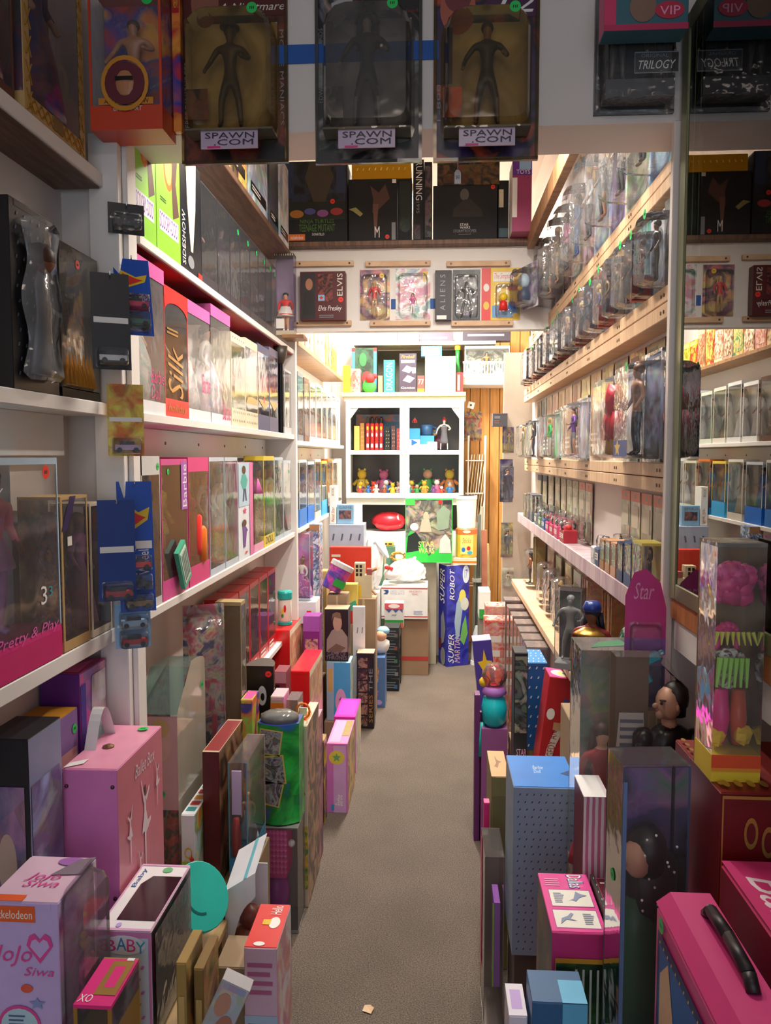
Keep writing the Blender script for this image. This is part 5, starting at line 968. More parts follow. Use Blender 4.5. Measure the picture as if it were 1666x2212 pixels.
l, s = fb(910, 955, 748, 5.86, .1, zc); carton('toy_box', 'blue framed box with a white label on the blank carton', 'toy box', l, s, 0, body=mm('#3a80c8'), pr=[('front', 'r', .1, .1, .9, .9, WHITE), ('front', 'r', .22, .2, .8, .8, A('#4a8a58 #a84a38 #e8d8c0', 30))])
tb('red and cream can at the right end of the cabinet top', 986, 1001, 805, [('front', 'r', .2, .1, .5, .9, CREAM)], mm('#b02a28'), d=.08)
r = root('green_bottle', 'green bottle toy behind the red can', 'toy', (at(992, 800, 6.02)[0] - .012, 6.03, zt)); q = MB(); q.lathe([(.022, 0), (.026, .1), (.02, .2), (.014, .26), (.016, .33)], mm('#2a8a3a', .3), 14); q.build('body', r, smooth=True); q = MB(); q.lathe([(.02, .33), (.022, .36), (.01, .37)], YEL, 12); q.build('cap', r)
tb('yellow folded paper sheet at the left of the cabinet top', 741, 756, 790, [], YEL, Y=5.82, d=.05)
# high shelf strip at the far top and its paper rolls
m = MB(); m.box(-.62, .45, 6.0, 6.28, 2.335, 2.36, mm('#c8bca8')); props(m.build('high_back_shelf'), 'pale shelf high on the back wall', 'shelf')
for i, (a, b_, c, nm) in enumerate(((775, 858, '#9a92a8', 'lilac'), (862, 905, '#f0e4c0', 'cream'), (880, 980, '#5a5064', 'dark violet'), (985, 1000, '#f0e0b8', 'ivory'), (1000, 1104, '#3a3440', 'black'))):
    l, s = fb(a, b_, 705, 6.02 + (.12 if i == 2 else 0), .09, 2.361); carton('flat_box', f'{nm} flat box on the high back shelf', 'toy box', l, (s[0], s[1], .09), 0, body=mm(c), pr=[('front', 'l', .1, .3, .9, .7, GREY, 1)])
m = MB(); m.box(CX0, CX1, 6.285, 6.299, CZ1, 2.33, mm('#5a584a', .8)); wbk = m.build('pegboard'); props(wbk, 'olive grey pegboard behind the cabinet top', 'panel')
# white fence fronted shelf at right
FX0, FZ0 = at(1000, 816, 5.95); FX1, FZ1 = at(1107, 784, 5.95)
r = root('fence_shelf', 'white shelf with a picket railing on the wood wall', 'shelf', (FX0, 5.95, FZ0)); q = MB(); q.box(0, FX1 - FX0, 0, .34, -.05, 0, GW); q.build('board', r)
n = 17
for i in range(n): q = MB(); x = .006 + i * (FX1 - FX0 - .02) / (n - 1); q.box(x, x + .009, -.004, .004, 0, FZ1 - FZ0, GW); q.build('picket', r)
q = MB(); q.box(0, FX1 - FX0, -.006, .006, FZ1 - FZ0, FZ1 - FZ0 + .012, GW); q.build('top_rail', r); q = MB(); q.box(0, FX1 - FX0, -.007, .007, .0, .03, GW); q.build('bottom_rail', r)
wbox('figure_box', 'wide silver window box with gold figures behind the picket railing', 'toy box', ((FX0 + FX1) / 2, 6.06, FZ0 + .001), (FX1 - FX0 - .03, .12, .24), 0, frame=mm('#b8bcb8'), back=A('#8a9088 #c8ccc4 #5a6a58', 14), base=.03, top=.02, doll=dict(pose='action', top=GOLD, bot=GOLD, hair=BLACK, k=.9))
# security camera, wire rack, stick bundle on the wood wall
x, z = at(1017, 876, 6.2)
r = root('security_camera', 'small white square security camera on the wood wall', 'camera', (x, 6.19, z)); q = MB(); q.lathe([(.02, 0), (.036, .004), (.038, .03), (.03, .035)], WHITE, 4, T=Matrix.Rotation(R(90), 4, 'X') @ Matrix.Rotation(R(30), 4, 'Z')); q.build('housing', r, bevel=.004); q = MB(); q.lathe([(.008, .036), (.008, .04)], BLACK, 12, T=Matrix.Rotation(R(90), 4, 'X')); q.build('lens', r); q = MB(); q.tube((0, 0, 0), (0, .11, 0), .008, WHITE, 8); q.build('mount_arm', r)
x, z = at(1022, 952, 6.26)
r = blister('carded_figure', 'green and violet carded figure on the wood wall', 'toy pack', (x, 6.30, z), (.14, .23), 0, card=A('#5a8a40 #6a4a7a #b8a050 #a83a30', 10), dep=.04, figd=dict(pose='action', top=mm('#8a8a58'), bot=mm('#8a7a58'), skin=mm('#8a8a60')))
RX0, RZ0 = at(1006, 1150, 6.05); RX1, RZ1 = at(1044, 955, 6.05)
r = root('wire_magazine_rack', 'white wire rack stuffed with papers beside the cabinet', 'rack', (RX0, 6.05, 0)); WR = mm('#f4f0e4', .35)
q = MB()
for x in (0, RX1 - RX0): q.tube((x, 0, 0), (x + .02, 0, RZ1 + .05), .005, WR, 6); q.tube((x, .15, 0), (x + .02, .12, RZ1 + .05), .005, WR, 6)
for zz in (.5, .8, RZ0, RZ0 + .3, RZ0 + .55): q.path([(0, 0, zz), (RX1 - RX0, 0, zz), (RX1 - RX0, .14, zz), (0, .14, zz), (0, 0, zz)], .0045, WR, 6)
q.build('wire_frame', r)
for k, zz in enumerate((RZ0, RZ0 + .3)):
    for i in range(6): q = MB(); T = Matrix.Translation((.012 + i * .02, .04, zz)) @ Matrix.Rotation(R(6), 4, 'Y'); q.box(0, .004, -.03, .09, 0, .3, (CREAM, PAPER, mm('#d8cfa0'), mm('#a8a088'))[(i + k) % 4], T); q.build('paper', r)
m = MB(); xa, za = at(1096, 889, 6.29); xb, zb = at(1122, 846, 6.29); m.box(xa, xb, 6.295, 6.303, za, zb, BLACK); m.box(xa - .012, xa, 6.29, 6.303, za - .01, zb + .012, PLK); m.box(xa, xb, 6.29, 6.303, zb, zb + .012, PLK); o = props(m.build('dark_window'), 'dark framed opening in the wood wall', 'window')
for i, (a, b_, c, d_, col, nm) in enumerate((((1037, 1135), (1068, 1300), 5.98, .022, '#d8c888', 'long yellowish slat leaning beside the wood wall'), ((1050, 1175), (1056, 1345), 5.9, .03, '#e0d0a0', 'pale plank standing behind the blue robot box'), ((1046, 1145), (1050, 1230), 5.74, .028, '#a0604a', 'reddish brown block standing among the slats'))):
    xa, za = at(*a, c); xb, zb = at(*b_, c)
    q = MB(); q.tube((xa, c, za), (xb, c + .02, 0.0), d_, wood(col, '#c8b078' if i < 2 else '#b87860', 5), 4); props(q.build('leaning_slat'), nm, 'wood')
# ================================================================ left floor heap
PLY = wood('#a8885c', '#c0a070', 5)
def bench(label, x0, x1, y0, y1, z):
    r = root('low_bench', label, 'bench', ((x0 + x1) / 2, (y0 + y1) / 2, 0)); w, d = x1 - x0, y1 - y0
    q = MB(); q.box(-w / 2, w / 2, -d / 2, d / 2, z - .02, z, PLY); q.build('top_board', r, bevel=.002)
    for sx in (-1, 1):
        for sy in (-1, 1): q = MB(); q.box(sx * (w / 2 - .02) - .015, sx * (w / 2 - .02) + .015, sy * (d / 2 - .02) - .015, sy * (d / 2 - .02) + .015, 0, z - .02, PLY); q.build('leg', r)
def stack(label, x0, x1, y0, y1, z1, body, z0=0.001, pr=()):
    return carton('storage_carton', label, 'carton', ((x0 + x1) / 2, (y0 + y1) / 2, z0), (x1 - x0, y1 - y0, z1 - z0), 0, body=body, pr=list(pr) + [('front', 'r', .45, 0, .55, 1, mm('#c8b088'))])
bench('low plywood bench carrying the boxes beside the doorway', -.815, -.465, .75, 1.692, .45)
bench('low plywood bench under the tall boxes of the rack room', -.815, -.557, 1.91, 2.56, .35)
stack('plain carton under the teal edged clear box', -.553, -.495, 2.0, 2.28, .35, CARDB)
# lavender box with orange brand tab
l, s = fb(-30, 125, 1947, 1.15, .14, .451); w, d, h = s
def bulge(r):
    b = bubble(.11, .30, .03, film('#d8c8d8', haze=.1, bump=.03), .05); o = b.build('window_bulge', r); o.rotation_euler = (0, 0, R(90)); o.location = (w / 2, 0, 0)
    fig(r, .16, (w / 2 + .012, 0, .09), pose='doll', top=HOT, gown=HOT, gk='mini', bot=LPINK, hair=BLOND, hk='up', rz=90)
r = carton('doll_box', 'lavender box with orange brand tab and pink heart lettering', 'doll box', l, s, 0, body=mm('#cdb4ea'), faces={'right': A('#8a4a6a #c86a90 #d8c0d0', 6), 'top': mm('#e8c4da')},
     pr=[('front', 'r', 0, .91, .68, .985, mm('#f0642a')), ('front', 't', .08, .925, .64, .965, WHITE, 'nickelodeon'), ('front', 'ti', .06, .70, .62, .80, PINK, 'JoJo'), ('front', 'ti', .5, .66, .92, .70, PINK, 'Siwa'), ('front', 'p', .55, .72, .92, .86, PINK, [(.5, 0), (1, .6), (.9, .9), (.7, 1), (.5, .8), (.3, 1), (.1, .9), (0, .6)]), ('front', 'p', .6, .745, .87, .835, mm('#cdb4ea'), [(.5, 0), (1, .6), (.9, .9), (.7, 1), (.5, .8), (.3, 1), (.1, .9), (0, .6)]),
         ('front', 'e', .45, .58, .62, .62, mm('#e8604a')), ('front', 's', .55, .5, .8, .56, mm('#8a9ad0')), ('front', 'e', .12, .33, .72, .52, PINK), ('front', 'e', .16, .345, .68, .505, mm('#b8dcec')), ('front', 'l', .27, .38, .58, .48, mm('#5a6a98'), 5), ('front', 'r', .55, .35, .85, .37, YEL), ('front', 'r', .55, .37, .85, .39, mm('#50a8d8')),
         ('top', 'ti', .25, .3, .8, .6, PINK, 'JoJo\nSiwa'), ('top', 'r', .0, .0, .5, .12, mm('#f0642a')), ('top', 'e', .5, .78, .9, .97, mm('#b070c0')), ('top', 'p', .45, .55, 1, 1, mm('#8a7a88'), [(.2, 0), (1, .1), (1, 1), (.6, .8)])])
bulge(r)
# pink ballet case
X0, Y0, X1, Y1_, ZT, ZB_ = -.708, 1.42, -.60, 1.665, .905, .452
def strap(r):
    W2 = mm('#f4f2ee', .4); q = MB(); pts = []
    for i in range(13):
        t = math.pi * i / 12; pts.append((-.04, .10 - .10 * i / 12 - .03, ZT - ZB_ + .075 * math.sin(t)))
    w_ = .012
    for a, b in zip(pts, pts[1:]): q.quad([(a[0] - w_, a[1], a[2]), (b[0] - w_, b[1], b[2]), (b[0] + w_, b[1], b[2]), (a[0] + w_, a[1], a[2])], W2)
    q.build('white_strap', r); q = MB()
    pts = [(-.056, -.125, .30), (-.060, -.134, .36), (-.060, -.132, .42), (-.05, -.11, .4555), (-.02, -.09, .4565)]
    for a, b in zip(pts, pts[1:]): q.quad([(a[0], a[1] - .012, a[2]), (b[0], b[1] - .012, b[2]), (b[0], b[1] + .012, b[2]), (a[0], a[1] + .012, a[2])], W2)
    q.build('white_strap', r)
    q = MB()
    for x in (-.045, .045):
        for z in (.06, .2, .42): q.ball((x, -.1235, z), .004, mm('#5a3a4a', .3, .5), 8)
    q.lathe([(.012, 0), (.012, .003), (.005, .006)], mm('#8a6a4a', .3, .6), 10, c=(-.01, -.01, ZT - ZB_ + .001)); q.build('rivets', r)
DN = mm('#f0dce2', .5); DH = mm('#4a3030')
def dancer(u, v, s, flip=1):
    k = .55 * s
    P = lambda pts: [('right', 'p', u - k * .5, v - s * .5, u + k * .5, v + s * .5, DN, [(.5 + flip * (a - .5), b) for a, b in pts])]
    return P([(.42, .62), (.58, .62), (.56, .8), (.44, .8)]) + P([(.2, .45), (.8, .45), (.6, .64), (.4, .64)]) + P([(.44, .0), (.5, .0), (.56, .47), (.42, .47)]) + P([(.55, .42), (.98, .5), (1, .54), (.58, .52)]) + P([(.38, .74), (.46, .78), (.2, 1), (.17, .99)]) + P([(.54, .78), (.62, .74), (.9, .84), (.89, .88)]) + [('right', 'e', u - k * .07, v + s * .31, u + k * .07, v + s * .42, DH)]
r = carton('toy_case', 'pink ballet carrying case with white strap and dancer prints', 'toy case', ((X0 + X1) / 2, (Y0 + Y1_) / 2, ZB_), (X1 - X0, Y1_ - Y0, ZT - ZB_), 0, body=mm('#e886c4', .3), faces={'right': mm('#d8788a', .3), 'top': mm('#f0a0bc', .2)},
     pr=[('right', 'ti', .35, .88, .8, .94, DN, 'Ballet Box')] + dancer(.55, .62, .46) + dancer(.22, .66, .26, -1) + dancer(.83, .76, .22) + dancer(.4, .45, .2) + [('top', 'k', .72, .88, 0, 0, GREEN, .011)])
strap(r)
# white baby doll box
l, s = fb(208, 326, 2010, 1.30, .225, .0); l = (l[0], l[1], .451); s = (s[0], s[1], s[2] - .451)
def bwin(r):
    q = MB(); x, y, h = s[0] / 2, s[1] / 2, s[2]
    q.quad([(x + .0035, -y * .9, .01), (x + .0035, y * .9, .01), (x + .0035, y * .9, h - .01), (x + .0035, -y * .9, h - .01)], film(haze=.08, bump=.2)); q.build('side_window', r)
    fig(r, .17, (x - .03, .02, .03), pose='doll', top=MAROON, gown=A('#7a1a30 #3a1a20 #2a5a3a', 14), gk='gown', hair=HBROWN, rz=90)
carton('doll_box', 'white box with pink edges and pastel letters and dark top window', 'doll box', l, s, 0, body=mm('#f4f0f2'), faces={'front': mm('#cfe0f4'), 'right': A('#4a1a2a #6a2a3a #2a2430 #3a4a38', 8)},
     pr=[('front', 'b', 0, 0, 1, 1, mm('#d884c0'), .05), ('front', 'e', .12, .80, .9, .97, mm('#e8eef8')), ('front', 't', .16, .83, .36, .93, PINK, 'B'), ('front', 't', .37, .84, .55, .95, mm('#3a8ac8'), 'A'), ('front', 't', .56, .83, .72, .94, PINK, 'B'), ('front', 't', .72, .82, .9, .92, mm('#3aa8d8'), 'Y'), ('front', 'd', .1, .1, .9, .75, mm('#d070c0'), (3, 6)), ('top', 'b', 0, 0, 1, 1, mm('#e0a8d0'), .03), ('top', 'p', .24, .14, .97, .80, mm('#3a1826', .15), [(.0, .0), (1, .0), (1, 1), (.2, 1), (0, .8)]), ('top', 'tv', .08, .62, .2, .92, mm('#2a6aa8'), 'Baby'), ('top', 'e', .5, .86, .7, .95, mm('#70c080')), ('top', 'e', .3, .04, .4, .1, LAV)])
bwin([o for o in bpy.data.objects if o.get('label', '').startswith('white box with pink edges')][0])
# hot pink and gold small box
l, s = fb(158, 240, 2170, 1.12, .115, .451)
wbox('doll_box', 'hot pink topped small box with a gold hanger panel', 'doll box', l, s, 0, frame=mm('#a8823c', .3, .4), back=mm('#a8823c'), base=.16, top=.006, topm=HOT, sides=A('#3a3a50 #6a5a6a #222230', 10), doll=dict(top=HOT, gown=HOT, hair=BLOND), pr=[('top', 'r', .35, .2, .95, .92, mm('#b08a48', .3, .3)), ('top', 'r', .5, .35, .78, .8, HOT), ('top', 't', .05, .05, .4, .2, WHITE, 'XO'), ('top', 'r', .7, .93, .9, .99, WHITE)])
# gold brown flat boxes right of the baby box
for i, (x, y, c, nm) in enumerate(((-.458, 1.31, '#a88a50', 'gold brown flat box leaning by the white baby box'), (-.436, 1.34, '#8a6c3c', 'darker brown flat box next to the gold one'))):
    carton('flat_box', nm, 'toy box', (x + .012, y + .05, .0015), (.018, .10, .60 - .03 * i), 0, body=mm(c, .35), faces={'right': A('#8a6a3a #5a4a2a #b09050', 9)}, pr=[('front', 'r', .2, .1, .8, .9, mm('#c8a868'))])
# teal round box with a face line
xt, zt_ = at(440, 1935, 1.60)
r = root('round_box', 'teal round hat box with a smile line on its lid', 'round box', (xt - .005, 1.60, zt_), 0, None, (24, 52))
q = MB(); q.lathe([(.064, -.065), (.066, -.06), (.066, -.012), (.064, -.01)], mm('#2aa8a6', .4), 28); q.build('drum', r, smooth=False)
q = MB(); q.lathe([(.07, -.03), (.072, -.028), (.072, -.002), (.07, .0)], mm('#30c4b4', .4), 28); q.build('lid', r)
q = MB()
for k in range(8):
    a = R(205 + k * 16); b = R(205 + (k + 1) * 16); q.quad([(.034 * math.cos(a), .034 * math.sin(a), .001), (.039 * math.cos(a), .039 * math.sin(a), .001), (.039 * math.cos(b), .039 * math.sin(b), .001), (.034 * math.cos(b), .034 * math.sin(b), .001)], mm('#0f6a68'))
q.build('smile_line', r)
stack('plain brown carton under the teal round box', -.455, -.38, 1.55, 1.66, zt_ - .125, CARDB)
# white cut-out box
l, s = fb(486, 552, 1925, 1.70, .13, .001); w, d, h = s
r = root('cutout_box', 'white box with an arched cut-out front and rainbow edge', 'toy box', l); W_ = mm('#eef0f6')
q = MB(); q.box(-w / 2, w / 2, d / 2 - .003, d / 2, 0, h, W_); q.box(-w / 2, -w / 2 + .003, -d / 2, d / 2 - .003, 0, h, W_); q.box(w / 2 - .003, w / 2, -d / 2, d / 2 - .003, 0, h * .6, W_); q.box(-w / 2 + .003, w / 2 - .003, -d / 2, d / 2 - .003, 0, .3, mm('#5a3a30')); q.build('box_body', r)
q = MB(); n = 10; pts = [(-w / 2, -d / 2, .3), (-w / 2, -d / 2, h)] + [(w / 2, -d / 2, h + .045)] + [(w / 2, -d / 2, h - .01)] + [(w / 2 - w * .86 * math.sin(math.pi / 2 * i / n), -d / 2, h - .02 - .20 * (1 - math.cos(math.pi / 2 * i / n))) for i in range(1, n + 1)] + [(-w / 2 + .01, -d / 2, .3)]
for i in range(len(pts) - 2): q.quad([pts[1], pts[1 + i], pts[(2 + i) % len(pts)]], W_) if i else None
q.build('arch_front', r)
q = MB(); q.quad([(-w / 2, -d / 2, h), (w / 2, -d / 2, h + .045), (w / 2, d / 2, h + .075), (-w / 2, d / 2, h + .03)], W_); q.quad([(w * .1, -d / 2 - .0005, h + .0285), (w * .22, -d / 2, h + .034), (w * .22, d / 2, h + .064), (w * .1, d / 2, h + .0585)], mm('#7ac8d8')); q.build('sloped_top', r)
q = MB(); q.ball((0, .0, .36), .04, mm('#8a4a2a'), 10, noise=.1); q.ball((.01, -.01, .42), .028, mm('#6a2a20'), 10); q.build('brown_toy', r, smooth=True)
# red and white striped tall box; leaning photo strip
l, s = fb(527, 598, 2047, 1.50, .155, .001)
carton('tall_doll_box', 'red topped tall box with pale pink blue printed side', 'doll box', l, s, 0, body=mm('#e8c0d4'), faces={'top': RED, 'right': A('#c8b0b8 #d88a9a #e8e0e0', 8)}, pr=[('front', 'r', .0, .55, 1, .72, mm('#bcd4ee')), ('front', 'r', 0, .0, 1, .4, mm('#bcd4ee')), ('front', 'l', .1, .57, .9, .7, mm('#5a7ab0'), 3), ('front', 'l', .1, .8, .9, .95, mm('#c86a98'), 4), ('front', 'l', .1, .42, .9, .53, mm('#d05a80'), 3), ('front', 'l', .1, .05, .9, .38, mm('#5a7ab0'), 6), ('top', 'e', .5, .42, .85, .68, WHITE), ('top', 'r', .3, .5, .55, .62, YEL), ('top', 'tv', .45, .74, .8, .95, WHITE, 'Hello'), ('top', 'e', .25, .03, .6, .12, WHITE)])
r = carton('photo_strip_box', 'slim slanting box with faces and silver lettering', 'toy box', (-.47, 1.235, .30), (.05, .03, .36), 0, body=mm('#b8b4b8'), faces={'front': A('#c8c0c0 #a8a4aa', 10)}, tilt=(0, 24), pr=[('front', 'e', .1, .83, .6, .95, mm('#c89078')), ('front', 'e', .4, .72, .95, .85, mm('#b87860')), ('front', 'tw', .25, .3, .5, .68, DGREY, 'DREAM'), ('front', 'tw', .55, .3, .8, .68, DGREY, 'MODELS'), ('front', 'r', 0, .08, 1, .2, mm('#38a8b0')), ('front', 'r', 0, 0, 1, .08, NAVY)])
stack('plain carton propping the slanting photo box', -.50, -.36, 1.22, 1.295, .30, CARDB)
# tall arched clear display with teal top
X0, Xr, Yf, d, Zt, zb = -.77, -.665, 1.96, .25, .93, .352
r = root('arched_case', 'tall arched clear display case with teal tinted top', 'doll box', ((X0 + Xr) / 2, Yf + d / 2, zb)); w = Xr - X0; h = Zt - zb
q = MB(); q.box(-w / 2, w / 2, -d / 2, d / 2, 0, .02, TAN); q.build('base_board', r)
q = MB(); pts = [(w / 2, -d / 2, .02), (w / 2, d / 2, .02), (w / 2, d / 2, h - .02)] + [(w / 2, d / 2 - d * .5 + d * .5 * math.cos(math.pi / 2 * i / 6) - (0 if i < 6 else 0), h - .02 + .03 * math.sin(math.pi / 2 * i / 6)) for i in range(7)] + [(w / 2, -d / 2, h - .1)]
q.quad(pts, film('#d8c8a8', haze=.5, bump=.02)); q.build('arched_side', r)
q = MB(); q.quad([(-w / 2, -d / 2, .02), (w / 2, -d / 2, .02), (w / 2, -d / 2, h - .1), (-w / 2, -d / 2, h - .1)], FILM); q.quad([(-w / 2, d / 2, .02), (-w / 2, -d / 2, .02), (-w / 2, -d / 2, h - .1), (-w / 2, d / 2, h - .02)], FILM); q.build('front_film', r)
q = MB(); q.quad([(-w / 2, -d / 2, h - .1), (w / 2, -d / 2, h - .1), (w / 2, -d * .1, h + .0), (-w / 2, -d * .1, h)], TEALF); q.quad([(-w / 2, -d * .1, h), (w / 2, -d * .1, h), (w / 2, d / 2, h - .01), (-w / 2, d / 2, h - .01)], TEALF); q.build('teal_top', r)
q = MB(); q.box(-w / 2 + .004, w / 2 - .004, -d / 2 + .012, -d / 2 + .016, h - .36, h - .11, mm('#e8b4b4')); q.build('pink_portrait_card', r)
prints(r, (w, d - .024, h), [('front', 'e', .25, .6, .8, .78, mm('#eec0b4')), ('front', 'e', .3, .71, .75, .8, BLOND), ('front', 'p', .1, .5, .5, .68, WHITE, [(0, 0), (.6, 0), (1, .5), (.4, 1)]), ('front', 'k', .55, .45, 0, 0, GREEN, .009)])
fig(r, .36, (.0, .03, .02), pose='doll', top=mm('#b03a3a'), gown=A('#7a8a5a #c84a40 #5a4a3a', 12), gk='gown', hair=HBROWN, rz=90)
prints(r, (w, d, h), [('right', 'k', .85, .86, 0, 0, GREEN, .011)], out=.003)
# rainbow spine box, dark red slim box, teal edged clear box
l, s = fb(340, 366, 1765, 1.915, .30, .352); l = (l[0], 2.06, .352); Z = s[2]
carton('spine_box', 'white topped box with coloured letter tiles along its edge', 'toy box', (-.632, 2.06, .352), (.035, .26, Z - .0), 0, body=mm('#eef0f4'), faces={'right': A('#9aa4a8 #c83a38 #d8b858 #7a9a70 #b8c0c0', 7)}, pr=[('front', 'r', 0, .0, 1, .45, LIME), ('front', 'tv', .2, .1, .8, .62, YEL, 'YOYO'), ('front', 's', .55, .38, .98, .55, RED)] + [('top', 'r', .15, .08 + .14 * i, .85, .17 + .14 * i, mm(c)) for i, c in enumerate(('#3a9a9a', '#d83a30', '#e8a030', '#d83a30', '#2a7ab8', '#48a868'))])
l, s = fb(430, 470, 1625, 2.0, .28, .352)
carton('slim_box', 'dark red slim box with a brown inner edge', 'toy box', (l[0] + .006, 2.13, .352), (.045, .26, s[2]), 0, body=mm('#5c1418', .3), faces={'top': mm('#8a1a1c'), 'right': A('#6a4a3a #3a2018 #8a6a4a', 8)}, pr=[('top', 'b', 0, 0, 1, 1, mm('#c8b090'), .04)])
l, s = fb(466, 512, 1650, 2.02, .24, .0)
def inner(r):
    q = MB(); w_, d_, h_ = s; q.box(-.018, .008, -d_ / 2 + .006, -d_ / 2 + .012, h_ * .55, h_ * .92, mm('#d8c0e0')); q.build('lilac_label', r)
    prints(r, (w_, d_ - .014, h_), [('front', 'tv', .3, .58, .6, .9, DRED, 'DREAM')])
    q = MB(); q.lathe([(.012, h_ * .15), (.014, h_ * .3), (.008, h_ * .5)], mm('#b02a28'), 10, c=(-.01, -.09, 0)); q.lathe([(.016, .02), (.014, h_ * .15)], mm('#2a7a40'), 10, c=(-.01, -.09, 0)); q.build('red_green_toy', r, smooth=True)
wbox('doll_box', 'teal edged clear box with a lilac label and bottles', 'doll box', (-.526, 2.14, .352), (.052, .22, s[2] - .352), 0, frame=mm('#5a9aa8'), back=A('#8aa0a8 #b89080 #d8c8b8', 7), base=.06, basem=mm('#2f8ab8'), top=0, rim=.003, doll=dict(top=PEACH, gown=mm('#a8c0c8'), hair=mm('#c88a5a'), dx=0))
s = (.052, .22, s[2] - .352); inner([o for o in bpy.data.objects if o.get('label', '').startswith('teal edged clear box')][0])
# drum fronted green box standing on the pink scaled toy box
XA, ZA = at(553, 1785, 2.35); XB, ZTT = at(641, 1572, 2.35); WX = XB - XA
def mermaid(r):
    q = MB(); q.box(-WX * .42, WX * .2, -.05, .05, .17, .325, mm('#e8489a', .5)); q.build('pink_scaled_panel', r)
    q = MB()
    for i in range(7):
        for j in range(8): q.quad([(-WX * .42 + .012 * i, -.0505, .19 + .018 * j), (-WX * .42 + .012 * i + .006, -.0525, .184 + .018 * j), (-WX * .42 + .012 * i + .012, -.0505, .19 + .018 * j), (-WX * .42 + .012 * i + .006, -.0505, .202 + .018 * j)], mm('#f070b4', .4))
    q.build('scales', r)
    q = MB(); q.lathe([(.03, .03), (.045, .1), (.03, .17)], mm('#a83aa8', .4), 12, c=(-WX * .12, 0, 0)); q.build('violet_tail', r, smooth=True)
    q = MB(); q.ball((WX * .28, -.02, .27), .012, WHITE, 8); q.build('bead', r)
wbox('doll_box', 'clear boxed pink scaled toy beneath the green drum box', 'doll box', ((XA + XB) / 2, 2.42, .001), (WX, .13, ZA - .006), 0, frame=mm('#9a9a98'), back=mm('#a09a90'), base=.01, top=.004, rim=.002, topm=film(haze=.2), extra=mermaid)
r = root('drum_box', 'green curved front box with black and white photos and oval clear top', 'toy box', ((XA + XB) / 2, 2.42, ZA)); h = ZTT - ZA
q = MB(); prof = []
n = 14; bot = [(-WX / 2, .06)] + [(-WX / 2 + WX * i / n, -.03 - .03 * math.sin(math.pi * i / n)) for i in range(n + 1)] + [(WX / 2, .06)]
vs = [(x, y, 0) for x, y in bot] + [(x, y, h) for x, y in bot]; N = len(bot)
DG = A('#1f9a3a #38b850 #28a244 #187a30 #2a5ab0', 6)
q.add(vs, [(i, (i + 1) % N, N + (i + 1) % N, N + i) for i in range(N)], DG); q.add(vs, [tuple(range(N))[::-1]], DG); q.add(vs, [tuple(range(N, 2 * N))], mm('#22388a')); q.build('curved_body', r)
q = MB(); q.lathe([(.062, 0), (.06, .02), (.035, .032)], film('#c8c8b8', haze=.25, bump=.1), 24, 1, .7, (0, -.005, h)); q.build('oval_top', r, smooth=True)
q = MB()
for (u, v, a, s_) in ((-.02, .84, 8, .05), (-.015, .56, -6, .058), (-.02, .33, 12, .05)):
    T = Matrix.Translation((u * 1.0, -.0635, h * v)) @ Matrix.Rotation(R(a), 4, 'Y')
    q.add([T @ Vector(p) for p in ((-s_ * .72, 0, -s_ * .8), (s_ * .72, 0, -s_ * .8), (s_ * .72, 0, s_ * .8), (-s_ * .72, 0, s_ * .8))], [(0, 1, 2, 3)], mm('#d8c060'))
    q.add([T @ Vector((p[0], -.0008, p[1])) for p in ((-s_ * .64, -s_ * .72), (s_ * .64, -s_ * .72), (s_ * .64, s_ * .72), (-s_ * .64, s_ * .72))], [(0, 1, 2, 3)], A('#e8e8e8 #2a2a2c #9a9a9a #5a5a5a', 26))
q.build('photo_prints', r)
# further boxes along the aisle edge
def fl(label, x0, x1, yt, Y, d, z0, body, pr=(), name='toy_box', faces=None, cat='toy box', tilt=(0, 0), rz=0):
    l, s = fb(x0, x1, yt, Y, d, z0); return carton(name, label, cat, l, s, rz, body=body, pr=list(pr), faces=faces, tilt=tilt)
fl('cream spine box with red vertical lettering beside the drum box', 643, 664, 1568, 2.50, .25, .001, mm('#d8c8b0'), [('front', 'tv', .2, .62, .75, .9, DRED, 'JUST ME'), ('front', 'r', 0, .1, 1, .45, A('#6a4a7a #d8b040 #5a8a4a', 20)), ('top', 'e', .1, .2, .9, .6, ORG)], faces={'right': A('#8a6a5a #b08868 #4a3a38', 10)})
r = root('orange_hanger', 'orange plastic hanger loop on the cream spine box', 'hanger', (at(655, 1550, 2.56)[0], 2.56, fb(643, 664, 1568, 2.50, .25, .001)[1][2] + .003)); q = MB()
for i in range(14): a, b = 2 * math.pi * i / 14, 2 * math.pi * (i + 1) / 14; q.tube((.022 * math.cos(a), 0, .028 + .026 * math.sin(a)), (.022 * math.cos(b), 0, .028 + .026 * math.sin(b)), .004, ORG, 6)
q.build('loop', r); q = MB(); q.box(-.012, .012, -.003, .003, .012, .04, CREAM); q.build('tag', r)
for i, (a, b_, t, Y, c, nm, ec) in enumerate(((664, 676, 1590, 2.92, '#4a4a3a #7a5a3a #2a2a24', 'dark clear fronted slim box with green spine', '#4a9a38'), (678, 688, 1605, 3.0, '#3a342c #6a5a40 #a88a50', 'brown slim box with lime spine on the carpet', '#7ac840'), (690, 700, 1600, 3.06, '#28241f #5a4a34 #c8a038', 'black and gold slim box leaning at the aisle', '#2a2a28'))):
    fl(nm, a, b_, t, 2.92 + .085 * i, .078, .001, A(c, 9), [('front', 'r', .1, .02, .9, .98, mm(ec)), ('front', 'r', .2, .5, .8, .7, mm('#c8b060')), ('top', 'l', .1, .1, .9, .9, GREY, 4)])
q = MB()
